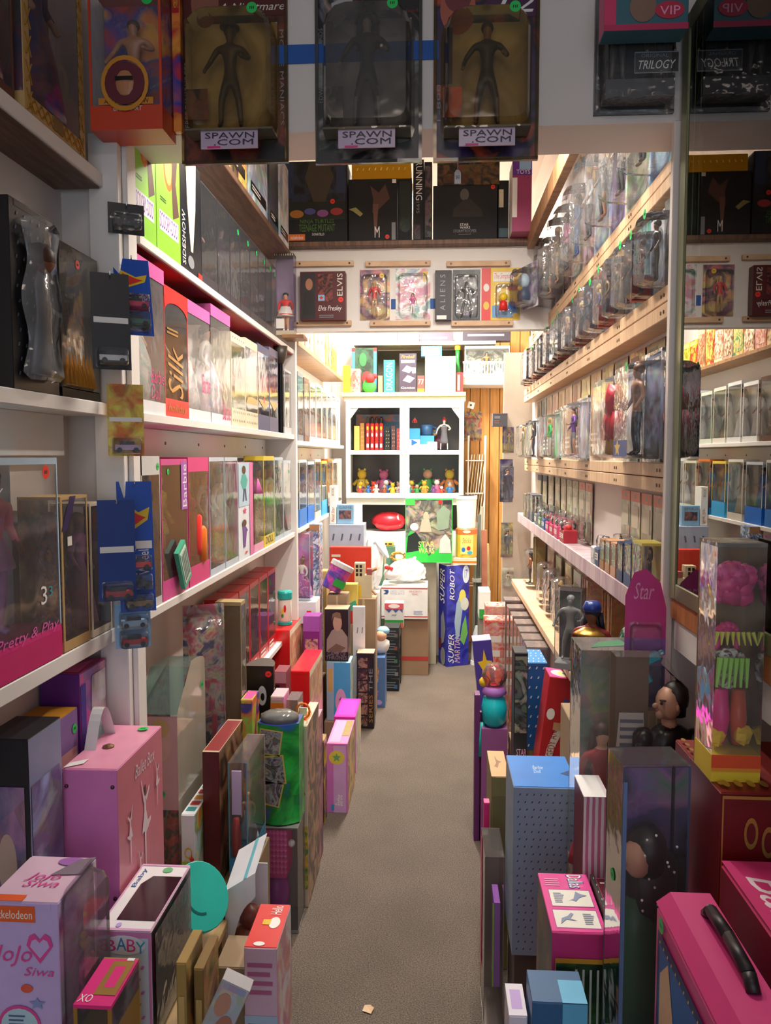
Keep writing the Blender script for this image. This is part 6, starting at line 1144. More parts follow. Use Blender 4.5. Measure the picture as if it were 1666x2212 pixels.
fl('pink box with lilac front and yellow flower badge on the carpet', 706, 751, 1606, 3.20, .30, .001, mm('#e85aa8'), [('front', 'r', .0, .0, 1, 1, mm('#d878c8')), ('front', 'r', .32, .0, .92, .97, mm('#dcaadc')), ('front', 'e', .1, .70, .85, .9, mm('#e8d050')), ('front', 's', .25, .73, .7, .87, mm('#70b070')), ('front', 'tiv', .4, .1, .75, .26, WHITE, 'Barbie'), ('front', 'r', .2, .03, .35, .12, mm('#4a98d0')), ('top', 'r', .1, .05, .6, .95, LPINK), ('top', 'r', .6, .3, .95, .95, mm('#a89058'))], faces={'right': A('#b89868 #8a6a4a #d8b878', 8), 'top': mm('#f088c0')}, name='doll_box', cat='doll box')
fl('magenta box with a dark oval window behind the lilac one', 722, 768, 1548, 3.62, .28, .001, MAG, [('front', 'e', .2, .45, .8, .85, mm('#3a4048', .1)), ('top', 'r', .1, .1, .9, .9, mm('#e83ac0'))], faces={'right': A('#d8b0a0 #b0c0c0 #e8d8b0', 8)}, name='doll_box', cat='doll box')
fl('tall dark box with a column of portrait panels', 771, 808, 1411, 4.23, .10, .001, mm('#241a20'), [('front', 'r', .08, .03 + .155 * i, .62, .165 + .155 * i, A('#6a3a40 #a87868 #3a2028', 30)) for i in range(6)] + [('front', 'tv', .7, .5, .92, .8, GREY, 'THE'), ('front', 'tv', .7, .08, .92, .45, GOLD, 'SERIES')], faces={'top': PEACH})
fl('slate blue box with a portrait card by the dark portrait tower', 801, 832, 1420, 4.60, .16, .001, mm('#5a80b8'), [('front', 'p', .1, .5, .6, .85, A('#e8e0d8 #8a5a40 #d0a890', 30), [(0, .2), (.8, 0), (1, .8), (.2, 1)]), ('front', 's', .2, .2, .6, .4, mm('#c87ab8')), ('front', 'e', .3, .05, .8, .15, LAV)])
zq = fb(801, 832, 1420, 4.60, .16, .001)[1][2] + .003
r = root('wrapped_doll', 'doll wrapped in white plastic with a pale blue cap', 'doll', (at(816, 1410, 4.66)[0] + .012, 4.69, zq)); q = MB(); q.ball((0, 0, .05), .06, mm('#f0f0ee'), 12, 1, .8, .85, .12, 2); q.build('white_wrap', r, smooth=True); q = MB(); q.ball((.01, -.02, .115), .034, PEACH, 10); q.build('head', r, smooth=True); q = MB(); q.ball((.02, 0, .14), .04, mm('#9cd0e8'), 10, 1, 1, .7); q.build('cap', r, smooth=True)
xs, _ = at(828, 1400, 4.93); xs1, _ = at(862, 1400, 4.93)
for i in range(5):
    carton('cassette_box', ('bottom', 'second', 'third', 'fourth', 'topmost')[i] + ' box of the black cassette stack on the carpet', 'toy box', ((xs + xs1) / 2 + .003 * math.sin(i * 2), 5.005, .001 + i * .083), (xs1 - xs, .15, .08), 2 * math.sin(i), body=mm(('#1c2220', '#20262a', '#181c1e', '#22282a', '#2a2e2e')[i]), pr=[('front', 'l', .1, .2, .9, .8, mm('#6a7a80'), 3), ('front', 'r', .7, .2, .9, .5, mm(('#3a6a9a', '#8a8a80', '#4a7a5a', '#8a4a3a', '#6a6a60')[i])), ('right', 'l', .1, .2, .9, .8, mm('#7a8a88'), 3)])
# mid heap
stack('plain carton under the light blue moon box', -.57, -.41, 3.98, 4.14, .12, CARDB)
fl('sky blue box with a pink moon disc', 706, 757, 1431, 4.0, .14, .123, mm('#4ab4e0'), [('front', 'e', .36, .1, .82, .55, mm('#e8b8d8')), ('front', 's', .5, .28, .68, .42, mm('#8a3a78')), ('front', 'r', 0, 0, .3, 1, mm('#a8c8d8')), ('front', 'r', .05, .5, .25, .9, mm('#d8b868'))], faces={'right': A('#a8c0a8 #c8d0b8 #88a8a8', 9), 'top': mm('#b8e4f0')})
ztop = fb(706, 757, 1431, 4.0, .14, .123)[1][2] + .123 + .003
fl('dark portrait box of a knight in pale tunic with carved lettering', 701, 752, 1316, 4.02, .12, ztop, mm('#2a1c20'), [('front', 'p', .08, .18, .98, .66, mm('#a89888'), [(0, 0), (1, 0), (1, .6), (.75, .9), (.5, 1), (.25, .85), (.02, .5)]), ('front', 'e', .36, .58, .74, .9, mm('#c8a088')), ('front', 'p', .3, .76, .72, .95, mm('#8a6a50'), [(0, .1), (.2, .5), (1, .3), (.9, .9), (.5, 1), (.1, .8)]), ('front', 'p', .1, .14, .9, .34, mm('#7a6450'), [(0, .3), (.6, 0), (1, .6), (.5, 1)]), ('front', 't', .12, .1, .9, .18, GREY, 'GAME OF'), ('front', 't', .06, .03, .94, .1, GREY, 'THRONES')], faces={'left': A('#8a7a68 #b0a088 #5a4a40', 9), 'top': mm('#c8a888')})
fl('white tall box with small grey marks', 762, 788, 1311, 4.335, .03, .001, mm('#eceef2'), [('front', 'd', .1, .1, .9, .9, GREY, (2, 4))], faces={'top': WHITE})
fl('red glossy box with a parchment side', 628, 669, 1450, 3.1, .36, .001, mm('#e01e22', .2), [('right', 'r', .04, .0, .97, .96, A('#e0c8a8 #d0b088 #b88868', 12))], faces={'right': CREAM})
z28 = .001
fl('taller red glossy box behind the parchment sided one', 588, 626, 1362, 3.49, .30, .001, mm('#e01e22', .2), [('right', 'r', .04, .4, .97, .96, A('#e0c8a8 #c87858 #d0b088', 12))], faces={'right': CREAM})
zj = fb(588, 626, 1362, 3.49, .30, .001)[1][2] + .004
x, _ = at(628, 1350, 3.6)
r = root('lidded_jar', 'white jar with teal lid standing on the tall red box', 'jar', (x - .03, 3.62, zj)); q = MB(); q.lathe([(.03, .012), (.032, .02), (.032, .115), (.03, .12)], mm('#eae4d8'), 18); q.build('jar_body', r, smooth=True); q = MB(); q.lathe([(.034, 0), (.034, .012), (.03, .014)], TEAL, 18); q.build('foot', r); q = MB(); q.lathe([(.033, .12), (.035, .122), (.035, .15), (.03, .158)], TEAL, 18); q.build('lid', r)
prints(r, (.04, .0644, .12), [('front', 's', .1, .35, .6, .7, YEL), ('front', 'e', .5, .5, .8, .8, RED), ('front', 'e', .2, .3, .5, .45, GRN)])
# black crescent topped box, dark red boxes
XK0, ZK = at(526, 1440, 2.62); XK1, _ = at(590, 1440, 2.62)
stack('plain carton under the black crescent topped box', XK0 + .005, XK1 - .005, 2.63, 2.76, .50, CARDB)
r = root('crescent_box', 'black box with a crescent curved top and red sticker', 'toy box', ((XK0 + XK1) / 2, 2.69, .503)); w = XK1 - XK0; h = ZK - .503; n = 12
bot = [(-w / 2, -.06), (w / 2, -.06)] + [(w / 2 * math.cos(math.pi * i / n), -.06 + .0 + .11 * math.sin(math.pi * i / n)) for i in range(1, n)]
N = len(bot); vs = [(x, y, 0) for x, y in bot] + [(x, y, h) for x, y in bot]; q = MB(); KB = mm('#1a1718', .25)
q.add(vs, [(i, (i + 1) % N, N + (i + 1) % N, N + i) for i in range(N)] + [tuple(range(N))[::-1]], KB); q.add(vs, [tuple(range(N, 2 * N))], mm('#4a3c34')); q.build('box_body', r)
prints(r, (w, .12, h), [('front', 'e', .45, .5, .75, .75, mm('#c8c8cc')), ('front', 'e', .55, .56, .68, .66, BLACK), ('front', 'r', .1, .05, .5, .25, mm('#22346a')), ('front', 'k', .82, .9, 0, 0, REDST, .011)])
fl('dark rose window box beside the black crescent box', 592, 618, 1452, 2.86, .1, .001, mm('#8a2a3c'), [('front', 'r', .08, .45, .45, .93, BLACK), ('front', 'r', 0, .94, 1, 1, mm('#c88a98'))])
# row of red edged doll boxes on the low shelf
for i in range(5):
    y = 2.71 + i * .165
    wbox('doll_box', ('slim', 'second slim', 'teal gowned', 'white gowned', 'green gowned', 'dark', 'glossy')[i] + ' red edged doll box standing on the low shelf', 'doll box', (-.752, y, .661), (.155, .085, .345), 90, frame=mm('#c01e28', .3), back=A('#b0a090 #8a3a3a #d8c8b8', 7), base=.05, top=.02, sides=mm('#a81420', .25), rim=.008, doll=dict(top=RED, gown=mm(('#c8a068', '#b02a40', '#1f8a8a', '#d8d4cc', '#2a7a5a', '#5a1a24', '#a81828')[i]), hair=(BLOND, HBROWN, BLACK)[i % 3], wide=1.4), pr=[('front', 'l', .1, .03, .9, .12, WHITE, 2)])
# hanging round blister with spiral, tan clear box
xk, zk = at(396, 1600, 2.28); xk1, zk1 = at(480, 1315, 2.28)
def swirl(r):
    q = MB()
    for i in range(22):
        a = i * .6; rr = .004 + .0012 * i; q.ball((-.01 + rr * math.cos(a), -.04, .29 + rr * math.sin(a)), .006, mm('#22384a', .3), 6)
    q.build('curled_hair', r, smooth=True)
    q = MB(); q.lathe([(.02, .05), (.03, .12), (.02, .22), (.012, .25)], mm('#5a3a8a'), 12, 1, .6, (-.015, -.035, 0)); q.build('violet_dress', r, smooth=True)
    q = MB(); q.box(.015, .03, -.045, -.035, .12, .36, mm('#d83a50')); q.build('red_ribbon', r)
    q = MB(); q.lathe([(.0, 0), (.026, .001), (.03, .006)], mm('#d8c8f0', .2), 16, T=Matrix.Translation((.055, -.05, .31)) @ Matrix.Rotation(R(90), 4, 'X')); q.build('round_mirror', r)
blister('doll_pack', 'tall rounded clear doll pack with curly dark hair and red ribbon', 'doll pack', ((xk + xk1) / 2 - .012, 2.34, .353), (xk1 - xk, zk1 - .353), 25, card=A('#8a6a9a #c84a60 #c8b8a0 #5a4a6a', 15), bw=.86, bh=.9, dep=.075, extra=swirl)
l, s = fb(462, 515, 1290, 2.56, .12, .0)
wbox('doll_box', 'tan clear case holding a veiled long haired doll', 'doll box', (-.665, 2.505, .352), (.085, .06, s[2] - .352), 0, frame=mm('#b09a70'), back=mm('#a88c60'), base=.02, top=.012, topm=mm('#b8a070'), rim=.003, fl=film('#e0d0b0', haze=.12, bump=.15), doll=dict(top=CREAM, gown=A('#c0a070 #a08050 #d8c090', 10), gk='coat', hair=mm('#8a7048'), wide=1.2))
fl('clear lidded box with pink and orange bands in the middle of the heap', 520, 545, 1512, 2.45, .1, .352, A('#e05a9a #3a4a8a #e87a3a #a8c858', 10), [('top', 'r', .1, .1, .9, .9, mm('#d04a98'))])
fl('rose clear box with a sleeping face behind the drum box', 553, 590, 1512, 2.62, .0999, .001, A('#c8a0a0 #a87880 #d8c0b8', 8), [('front', 'e', .2, .7, .7, .95, mm('#b07058'))], rz=0) if False else None
# doll with ponytail in clear box, silver holographic box, tilted tub
x0, z0 = at(628, 1312, 3.86); x1, z1 = at(668, 1155, 3.86)
stack('plain carton under the ponytail doll case', x0 - .01, x1 + .01, 3.88, 4.0, z0 - .085, CARDB)
fl('white box with red print under the ponytail doll', 634, 682, 1300, 3.862, .15, z0 - .083, mm('#f2f4f6'), [('front', 'r', .6, .3, .8, .6, REDST)])
zw = z0 - .083 + fb(634, 682, 1300, 3.862, .15, z0 - .083)[1][2] + .003
wbox('doll_case', 'clear case with a ponytail doll in white vest and blue pink skirt', 'doll box', ((x0 + x1) / 2, 3.93, zw), (x1 - x0, .10, z1 - zw), 0, frame=mm('#b8c4d4'), back=A('#5a5a8a #d070b0 #8a9ac8', 6), base=.012, top=0, rim=.002, doll=dict(pose='doll', skin=mm('#8a5a34'), top=WHITE, gown=A('#4a5ab0 #e050a8 #8a7ad0 #f0a0d0', 9), gk='ball', hair=mm('#7a4a30'), hk='up', wide=1.25, rz=-40))
fl('silver holographic box with tan edge beside the shelf trim', 662, 690, 1133, 4.15, .12, .3, A('#6a8ab0 #c8d8e8 #3a5a80 #e8f0f8', 16, rough=.15), [('front', 'b', 0, 0, 1, 1, TAN, .04), ('front', 'l', .2, .1, .8, .6, WHITE, 6)])
stack('plain carton under the silver holographic box', -.71, -.60, 4.14, 4.28, .297, CARDB)
fl('purple window box below the tilted tub', 655, 690, 1332, 3.72, .1, .001, mm('#8a2a8a'), [('front', 'r', .1, .55, .9, .85, A('#b03a78 #d8a0a0 #5a1a4a', 20)), ('front', 'r', 0, .9, 1, 1, mm('#b05ac0'))])
stack('yellow and navy tall carton behind the tilted tub', -.655, -.60, 4.32, 4.40, .86, mm('#d8b868'))
x, z = at(705, 1275, 4.05)
r = root('tilted_tub', 'tilted blue tub with a green band lying on the heap', 'tub', (x + .0, 4.215, .775), 20, None, (0, 28)); q = MB(); q.lathe([(.05, 0), (.055, .01), (.062, .13)], A('#3a3aa0 #5a3a98 #d04a90', 9), 18); q.build('tub_body', r, smooth=False); q = MB(); q.lathe([(.066, .13), (.066, .155), (.06, .16)], mm('#d8d4cc'), 18); q.build('lid', r); q = MB(); q.box(-.02, .045, -.066, -.058, .03, .07, GRN); q.build('green_band', r)
stack('plain carton propping the tilted tub', -.577, -.47, 4.17, 4.30, .75, CARDB)

# boxes on the bench against the front room wall
carton('doll_box', 'purple window box with an orange top behind the pink ballet case', 'doll box', (-.772, 1.48, .451), (.085, .115, .535), 0, body=mm('#7a5a9a'), faces={'top': mm('#d8962a'), 'right': mm('#8a6aa8')}, pr=[('right', 'r', .08, .05, .92, .86, mm('#d89a98')), ('right', 'e', .3, .55, .7, .7, mm('#8a5a40')), ('right', 'r', .08, .05, .92, .3, mm('#8a4a2a')), ('right', 'k', .85, .93, 0, 0, GREEN, .010), ('front', 'r', .1, .1, .9, .85, A('#c88a90 #a86a78 #e0b0a8', 8))])
carton('doll_box', 'magenta and violet box with a slanted window beside the post', 'doll box', (-.772, 1.615, .451), (.085, .13, .60), 0, body=mm('#6a2a8a'), faces={'top': mm('#b02a70'), 'right': A('#6a3aa0 #d05aa0 #8a7ab0 #e8906a', 7)}, pr=[('right', 'p', .3, .5, .95, .97, A('#b8b0c0 #8a8a98 #d8d0d8', 8), [(0, 0), (1, .1), (1, 1), (.2, 1)]), ('right', 'r', .02, .2, .2, .96, mm('#4a3aa0')), ('top', 'p', .2, .1, .9, .9, mm('#e870a8'), [(0, 0), (1, 0), (.8, 1)])])
carton('dark_case', 'black edged case with a pale blue window at the wall', 'doll box', (-.742, 1.345, .451), (.085, .12, .56), 0, body=mm('#1c1a20'), faces={'right': mm('#8a90b0')}, pr=[('right', 'r', .05, .05, .95, .85, A('#8a94b8 #6a5a78 #a8b0c8', 5)), ('front', 'r', .1, .1, .9, .85, A('#8a94b8 #6a5a78 #b07a98', 5)), ('front', 'e', .3, .5, .7, .7, mm('#c8a898'))])
# fillers in the gap behind the drum box
carton('doll_box', 'pink and lime banded clear topped box behind the drum box', 'doll box', (-.527, 2.62, .001), (.045, .10, .69), 0, body=A('#e05a9a #f0a0c8 #a8c858', 7), faces={'top': mm('#d8b0b8')}, pr=[('front', 'r', 0, .8, 1, .9, NAVY), ('front', 'r', 0, .92, 1, .97, ORG)])
wbox('doll_box', 'rose tinted clear box with a bare shouldered doll', 'doll box', (-.476, 2.62, .001), (.04, .10, .68), 0, frame=mm('#c8a0a4'), back=A('#c8a0a0 #a87880', 6), base=.42, top=0, rim=.002, fl=film('#f0d8d8', haze=.16, bump=.1), doll=dict(top=LPINK, gown=LPINK, hair=HBROWN))
carton('doll_box', 'plum clear fronted box between the drum box and the red boxes', 'doll box', (-.455, 2.82, .001), (.075, .11, .55), 0, body=A('#7a3a5a #a86a80 #5a2a48', 8), faces={'top': mm('#b890a0')}, pr=[('front', 'r', .1, .5, .9, .95, A('#3a2a38 #8a6a70', 14))])
# ================================================================ right floor heap
stack('tall plain carton under the pink carrying case', .29, .40, .76, 1.06, .448, CARDB)
stack('tall plain carton under the pink script case', .41, .56, .80, 1.125, .448, CARDB)
stack('tall plain carton under the ornate maroon box', .415, .62, 1.142, 1.385, .60, CARDB)
# R1 pink carrying case with black handle
HP = mm('#d83a80', .4, var=.05)
r = root('carrying_case', 'pink plastic carrying case with black handle and blue printed side', 'toy case', (.341, .915, .452)); w, d, h = .077, .27, .464
q = MB(); q.box(-w / 2, w / 2, -d / 2, d / 2, 0, h - .02, HP); q.build('case_body', r, bevel=.006)
q = MB(); vs = [(-w / 2, -d / 2, h - .02), (w / 2, -d / 2, h - .02), (w / 2, d / 2, h - .02), (-w / 2, d / 2, h - .02), (-w * .3, -d / 2 + .01, h), (w * .38, -d / 2 + .01, h), (w * .38, d / 2 - .01, h), (-w * .3, d / 2 - .01, h)]
q.add(vs, [(4, 5, 6, 7), (0, 1, 5, 4), (1, 2, 6, 5), (2, 3, 7, 6), (3, 0, 4, 7)], HP); q.build('raised_lid', r)
q = MB(); pts = [(.008, .075, h), (.008, .06, h + .014), (.008, .0, h + .018), (.008, -.06, h + .014), (.008, -.075, h)]
for a, b in zip(pts, pts[1:]): q.tube(a, b, .008, mm('#1c1418'), 8)
q.build('handle', r, smooth=True)
prints(r, (w, d, h), [('left', 'r', .07, .04, .95, .90, mm('#2a60a8')), ('left', 'b', .07, .04, .95, .90, mm('#22245a'), .03), ('left', 'd', .08, .855, .94, .895, mm('#e8c060'), (14, 1)), ('left', 'p', .2, .3, .6, .75, mm('#d860a0'), [(.1, 0), (.6, .1), (1, .6), (.7, 1), (.2, .8)]), ('left', 'p', .1, .5, .35, .86, mm('#e8b888'), [(.1, 0), (.8, .1), (1, .6), (.6, 1), (.1, .8)]), ('left', 'e', .55, .2, .85, .42, mm('#e8a030')), ('left', 'p', .5, .08, .9, .26, mm('#c890d0'), [(0, 0), (1, 0), (.9, .8), (.4, 1)]), ('left', 'p', .1, .08, .45, .3, mm('#c060c0'), [(0, 0), (1, 0), (.8, .9), (.3, 1)]), ('left', 'tiv', .62, .5, .78, .8, WHITE, 'Barbie'), ('left', 'k', .13, .93, 0, 0, GREEN, .010)], off=.0009, out=.001)
# R2 pink script case
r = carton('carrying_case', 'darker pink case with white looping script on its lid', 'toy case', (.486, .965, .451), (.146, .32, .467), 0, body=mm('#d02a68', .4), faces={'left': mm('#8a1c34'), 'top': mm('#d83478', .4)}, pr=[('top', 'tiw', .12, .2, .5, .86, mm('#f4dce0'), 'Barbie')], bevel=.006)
# R3 maroon box with gold filigree
GF = mm('#c8a050', .3, .6); P = []
for cu, cv, sc in ((.3, .75, .2), (.7, .75, .2), (.3, .42, .2), (.7, .42, .2), (.5, .58, .16)):
    for k in range(4):
        a = math.pi / 2 * k + .6; u_, v_ = cu + sc * .5 * math.cos(a), cv + sc * .62 * math.sin(a); P += [('front', 'e', u_ - .055, v_ - .06, u_ + .055, v_ + .06, GF), ('front', 'e', u_ - .036, v_ - .04, u_ + .036, v_ + .04, mm('#6a1014'))]
for i in range(9): P += [('top', 'e', .05 + .1 * i, .05, .11 + .1 * i, .16, GF), ('top', 'e', .02, .08 + .1 * i, .06, .14 + .1 * i, GF)]
carton('ornate_box', 'maroon box covered with gold filigree scrolls', 'box', (.515, 1.266, .602), (.185, .22, .402), 0, body=mm('#6e1216', .35), faces={'top': mm('#8a2420')}, pr=P + [('front', 'b', .0, .0, 1, 1, GF, .012)])
# R4 clear box with wild haired doll on yellow and red base
def wild(r):
    q = MB()
    for i in range(40):
        a = rg.uniform(0, 6.28); q.ball((.022 * math.cos(a) * rg.uniform(.3, 1.3), -.005 + .01 * math.sin(a), .30 + .022 * rg.uniform(-1, 1)), rg.uniform(.008, .016), mm(rg.choice(('#e83a86', '#f0509a', '#d02a74')), .5), 7, noise=.25, seed=i)
    q.build('wild_pink_hair', r, smooth=True)
    q = MB()
    for i in range(9): q.tube((-.03 + .0075 * i, -.012, .225), (-.036 + .009 * i, -.016, .205), .004, mm('#d8d838'), 5, .001)
    q.build('yellow_fringe', r)
    q = MB()
    for i in range(6): q.tube((-.018 + .008 * i, -.014, .185), (-.024 + .009 * i, -.018, .14), .005, LIME, 5, .002)
    q.build('green_fringe_skirt', r)
    q = MB(); q.lathe([(.008, .05), (.014, .09), (.01, .135)], mm('#c84a20'), 9, c=(.012, -.01, 0)); q.lathe([(.008, .05), (.014, .09), (.01, .135)], HOT, 9, c=(-.014, -.01, 0)); q.build('bright_leggings', r, smooth=True)
    q = MB(); q.ball((-.02, -.012, .06), .014, YEL, 8, noise=.3); q.ball((.018, -.012, .065), .016, YEL, 8, noise=.3); q.build('yellow_flowers', r)
x0, _ = at(1538, 1690, 1.19)
wbox('doll_case', 'clear case with a wild pink haired doll on red yellow base', 'doll box', ((x0 + .494) / 2, 1.235, 1.0055), (.494 - x0, .08, .365), 0, frame=mm('#e8c830'), back=mm('#7a5a24'), base=.042, top=.006, topm=film(haze=.15), rim=0, fl=film(haze=.05, bump=.07, scale=20), doll=dict(skin=mm('#4a2414'), top=A('#e83a86 #3a1a14 #d8d8d0', 14), bot=mm('#6a2a18'), hair=mm('#e83a86'), hk='big', k=.86), extra=wild, pr=[('front', 'r', 0, .06, 1, .115, mm('#e05020')), ('front', 'r', 0, .045, 1, .06, mm('#e89028'))])
# R5 clear box with dark haired doll
l, s = fb(1336, 1498, 1655, 1.225, .1, .0)
def r5(r):
    q = MB(); q.box(-.05, .05, .025, .036, .02, s[2] - .55, A('#5a4a6a #3a6a5a #7a5a8a #3a385a', 7)); q.build('patterned_card', r)
    q = MB(); q.ball((.0, .0, .335), .036, mm('#1c1014'), 12, 1, 1.1, 1.25, .06); q.lathe([(.02, .20), (.045, .24), (.045, .32)], mm('#1c1014'), 12, 1, .8, (.012, .012, 0)); q.build('dark_hair', r, smooth=True)
    q = MB(); q.ball((-.018, -.012, .33), .027, SKIN, 12, .9, 1, 1.15); q.ball((-.044, -.02, .325), .006, SKIN, 6); q.build('face', r, smooth=True)
    q = MB(); q.lathe([(.03, .02), (.04, .1), (.035, .2), (.02, .26)], mm('#1c5a34'), 12, 1, .7, (-.01, 0, 0)); q.build('green_dress', r, smooth=True)
    q = MB()
    for i in range(16): q.ball((.01 + .03 * math.cos(i * 2.4), -.035 + .01 * math.sin(i), .24 + .009 * i), .0022, WHITE, 5)
    q.build('hair_beads', r)
wbox('doll_case', 'clear box with a dark haired doll in a green dress', 'doll box', (l[0], 1.27, .52), (s[0] * .93, .085, s[2] - .52), 5, frame=mm('#4a5a78'), back=A('#3a3450 #5a4a5a #2a3a34', 7), base=.02, top=0, rim=.003, fl=film(haze=.04, bump=.04, ior=1.3), extra=r5, pr=[('front', 'r', .0, .1, .06, .95, mm('#6a8ab8')), ('left', 'k', .5, .6, 0, 0, GREEN, .010), ('right', 'r', .4, .5, .9, .8, GREY)])
stack('plain carton under the dark haired doll case', .292, .405, 1.225, 1.315, .518, CARDB)
# R6 pink western box
l, s = fb(1193, 1314, 2014, 1.36, .20, .001)
FW = A('#1f4a28 #143018 #3a6a3a', 8)
carton('western_doll_box', 'pink box with line drawings on its top and horse fence picture', 'doll box', l, s, 0, body=mm('#d83a80', .35), faces={'left': A('#5a6a78 #7a6a58 #4a5058', 6), 'top': mm('#f04aa0', .35)},
     pr=[('top', 'r', .1, .06, .93, .36, mm('#f4f0e4')), ('top', 'b', .1, .06, .93, .36, mm('#a8408a'), .012), ('top', 'r', .12, .40, .93, .70, mm('#f4f0e4')), ('top', 'b', .12, .40, .93, .70, mm('#a8408a'), .012), ('top', 'tw', .55, .72, .88, .97, mm('#20409a'), 'Dallas'), ('top', 'tw', .57, .735, .86, .965, WHITE, 'Dallas'), ('top', 'l', .1, .75, .4, .9, LPINK, 4),
         ('top', 'p', .2, .12, .6, .3, mm('#8a98b8'), [(0, 0), (.1, .5), (.4, .7), (.6, 1), (.7, .9), (.5, .5), (.8, .3), (.3, .4)]), ('top', 'p', .45, .45, .85, .66, mm('#8a98b8'), [(0, .2), (.3, .4), (.5, 1), (.7, .8), (1, .7), (.6, .5), (.4, .2), (.2, .3)]), ('top', 'l', .65, .12, .85, .3, mm('#a8b0c8'), 6), ('top', 'l', .2, .46, .4, .64, mm('#a8b0c8'), 6),
         ('front', 'r', .06, .05, .94, .93, FW), ('front', 'b', .06, .05, .94, .93, mm('#e0a030'), .014)] + [('front', 'r', .42 + .13 * i, .35, .46 + .13 * i, .9, mm('#d8dcd0')) for i in range(4)] + [('front', 'r', .4, .72, .93, .745, mm('#d8dcd0')), ('front', 'e', .1, .76, .32, .86, mm('#d8b08a')), ('front', 'p', .14, .6, .55, .78, mm('#e8ecec'), [(0, .6), (.4, 1), (.8, .6), (1, .2), (.6, 0), (.3, .3)]), ('front', 'p', .12, .38, .8, .6, mm('#c88a40'), [(0, .4), (.05, 1), (.3, .9), (.4, .4), (.9, .5), (1, .1), (.5, 0), (.3, .2)]), ('top', 'l', .1, .05, .1001, .06, BLACK, 1)])
l, s = fb(1150, 1270, 2165, 1.22, .08, .001)
carton('blue_box', 'pale and dark blue box in front of the western doll box', 'toy box', l, s, 0, body=mm('#3a6a98'), pr=[('top', 'r', .55, .0, 1, .7, mm('#6ac4ec')), ('front', 'r', .55, 0, 1, 1, mm('#6ac4ec'))])
l, s = fb(1100, 1140, 2195, 1.24, .08, .001); carton('pale_box', 'white lilac box lying low beside the blue box', 'toy box', l, s, 0, body=mm('#ece4f0'), pr=[('top', 'r', .2, .2, .8, .8, LAV)])
# R7 black edge strip with diamonds
carton('black_strip_box', 'narrow black box with a line of white diamonds on top', 'toy box', (.3165, 1.45, .001), (.008, .18, .665), 0, body=mm('#2c2622'), pr=[('top', 'd', .15, .02, .85, .98, WHITE, (1, 7))])
carton('pink_card_box', 'pink box with a grey panel and numbered maroon tag', 'toy box', (.343, 1.455, .001), (.045, .18, .655), 0, body=mm('#e05aa0'), pr=[('top', 'r', .1, .05, .9, .5, mm('#d8d0d4')), ('top', 'r', .1, .6, .6, .97, MAROON), ('top', 't', .2, .7, .5, .9, WHITE, '7'), ('front', 'r', .06, .05, .94, .93, FW), ('front', 'r', .2, .35, .26, .9, PAPER), ('front', 'r', .5, .35, .56, .9, PAPER), ('front', 'r', .8, .35, .86, .9, PAPER)])
# R8 blue topped grey dotted box on a carton
stack('dark carton under the blue topped dotted box', .20, .33, 1.87, 2.03, .285, mm('#5a5048'))
XL, ZL = at(1110, 1700, 1.85); XR_, _ = at(1251, 1700, 1.85)
carton('dotted_box', 'grey blue dotted tall box with a bright blue top', 'doll box', ((XL + XR_) / 2, 1.95, .288), (XR_ - XL, .20, ZL - .288), 0, body=mm('#93a9bf', .5), faces={'top': mm('#1f7fd8', .45), 'right': mm('#8a2848')}, pr=[('front', 'd', .02, .02, .98, .98, mm('#4a6480'), (9, 22)), ('top', 'ti', .38, .42, .55, .66, mm('#c8e0f4'), 'Barbie\nDoll'), ('top', 'p', .8, .3, 1, .55, mm('#12407a'), [(0, .5), (1, 0), (1, 1)]), ('right', 'k', .5, .72, 0, 0, GREEN, .010)])
# R9 tan box and pink edged clear boxes along the aisle
fl('tan topped box with a faint drawing and olive front', 1062, 1101, 1678, 2.22, .20, .001, mm('#8a8050', .6), [('top', 'p', .2, .2, .8, .8, mm('#8a5a34'), [(.1, .3), (.4, .2), (.6, .5), (.9, .6), (.5, .7), (.3, 1), (.35, .5)]), ('front', 'r', .1, .2, .9, .9, mm('#7a7048'))], faces={'top': mm('#c89a62')})
def pk(r): 
    q = MB(); q.box(.002, .018, -.05, .04, .1, .33, mm('#a868c8')); q.build('violet_card', r); q = MB(); q.quad([(-.002, -.051, .1), (.002, -.051, .1), (.002, -.051, .33), (-.002, -.051, .33)], LIME); q.build('lime_edge', r)
wbox('clear_box', 'tall clear box with a hot pink spine at the aisle', 'toy box', (.158, 2.05, .001), (.05, .16, .47), 0, frame=mm('#8a8078'), back=mm('#8a7a68'), base=.01, top=0, rim=.002, extra=pk, pr=[('left', 'r', .0, .2, .35, .98, HOT)])
fl('thin hot pink card box standing at the aisle edge', 1046, 1058, 1735, 2.22, .03, .001, HOT, [('front', 'r', .2, .72, .8, .82, WHITE), ('front', 'r', 0, 0, 1, .4, DRED)])
# R11 bundle of pages
fl('white topped bundle of pages with pink edges', 1262, 1318, 1722, 1.575, .11, .001, stripes('#e8e4e8', '#c87aa0', 26, 'X'), [('top', 'r', .0, .0, 1, 1, mm('#f8f6f4')), ('top', 'r', .85, 0, 1, 1, mm('#e8dde0'))], faces={'top': WHITE, 'left': MAROON}, name='page_bundle', cat='paper')
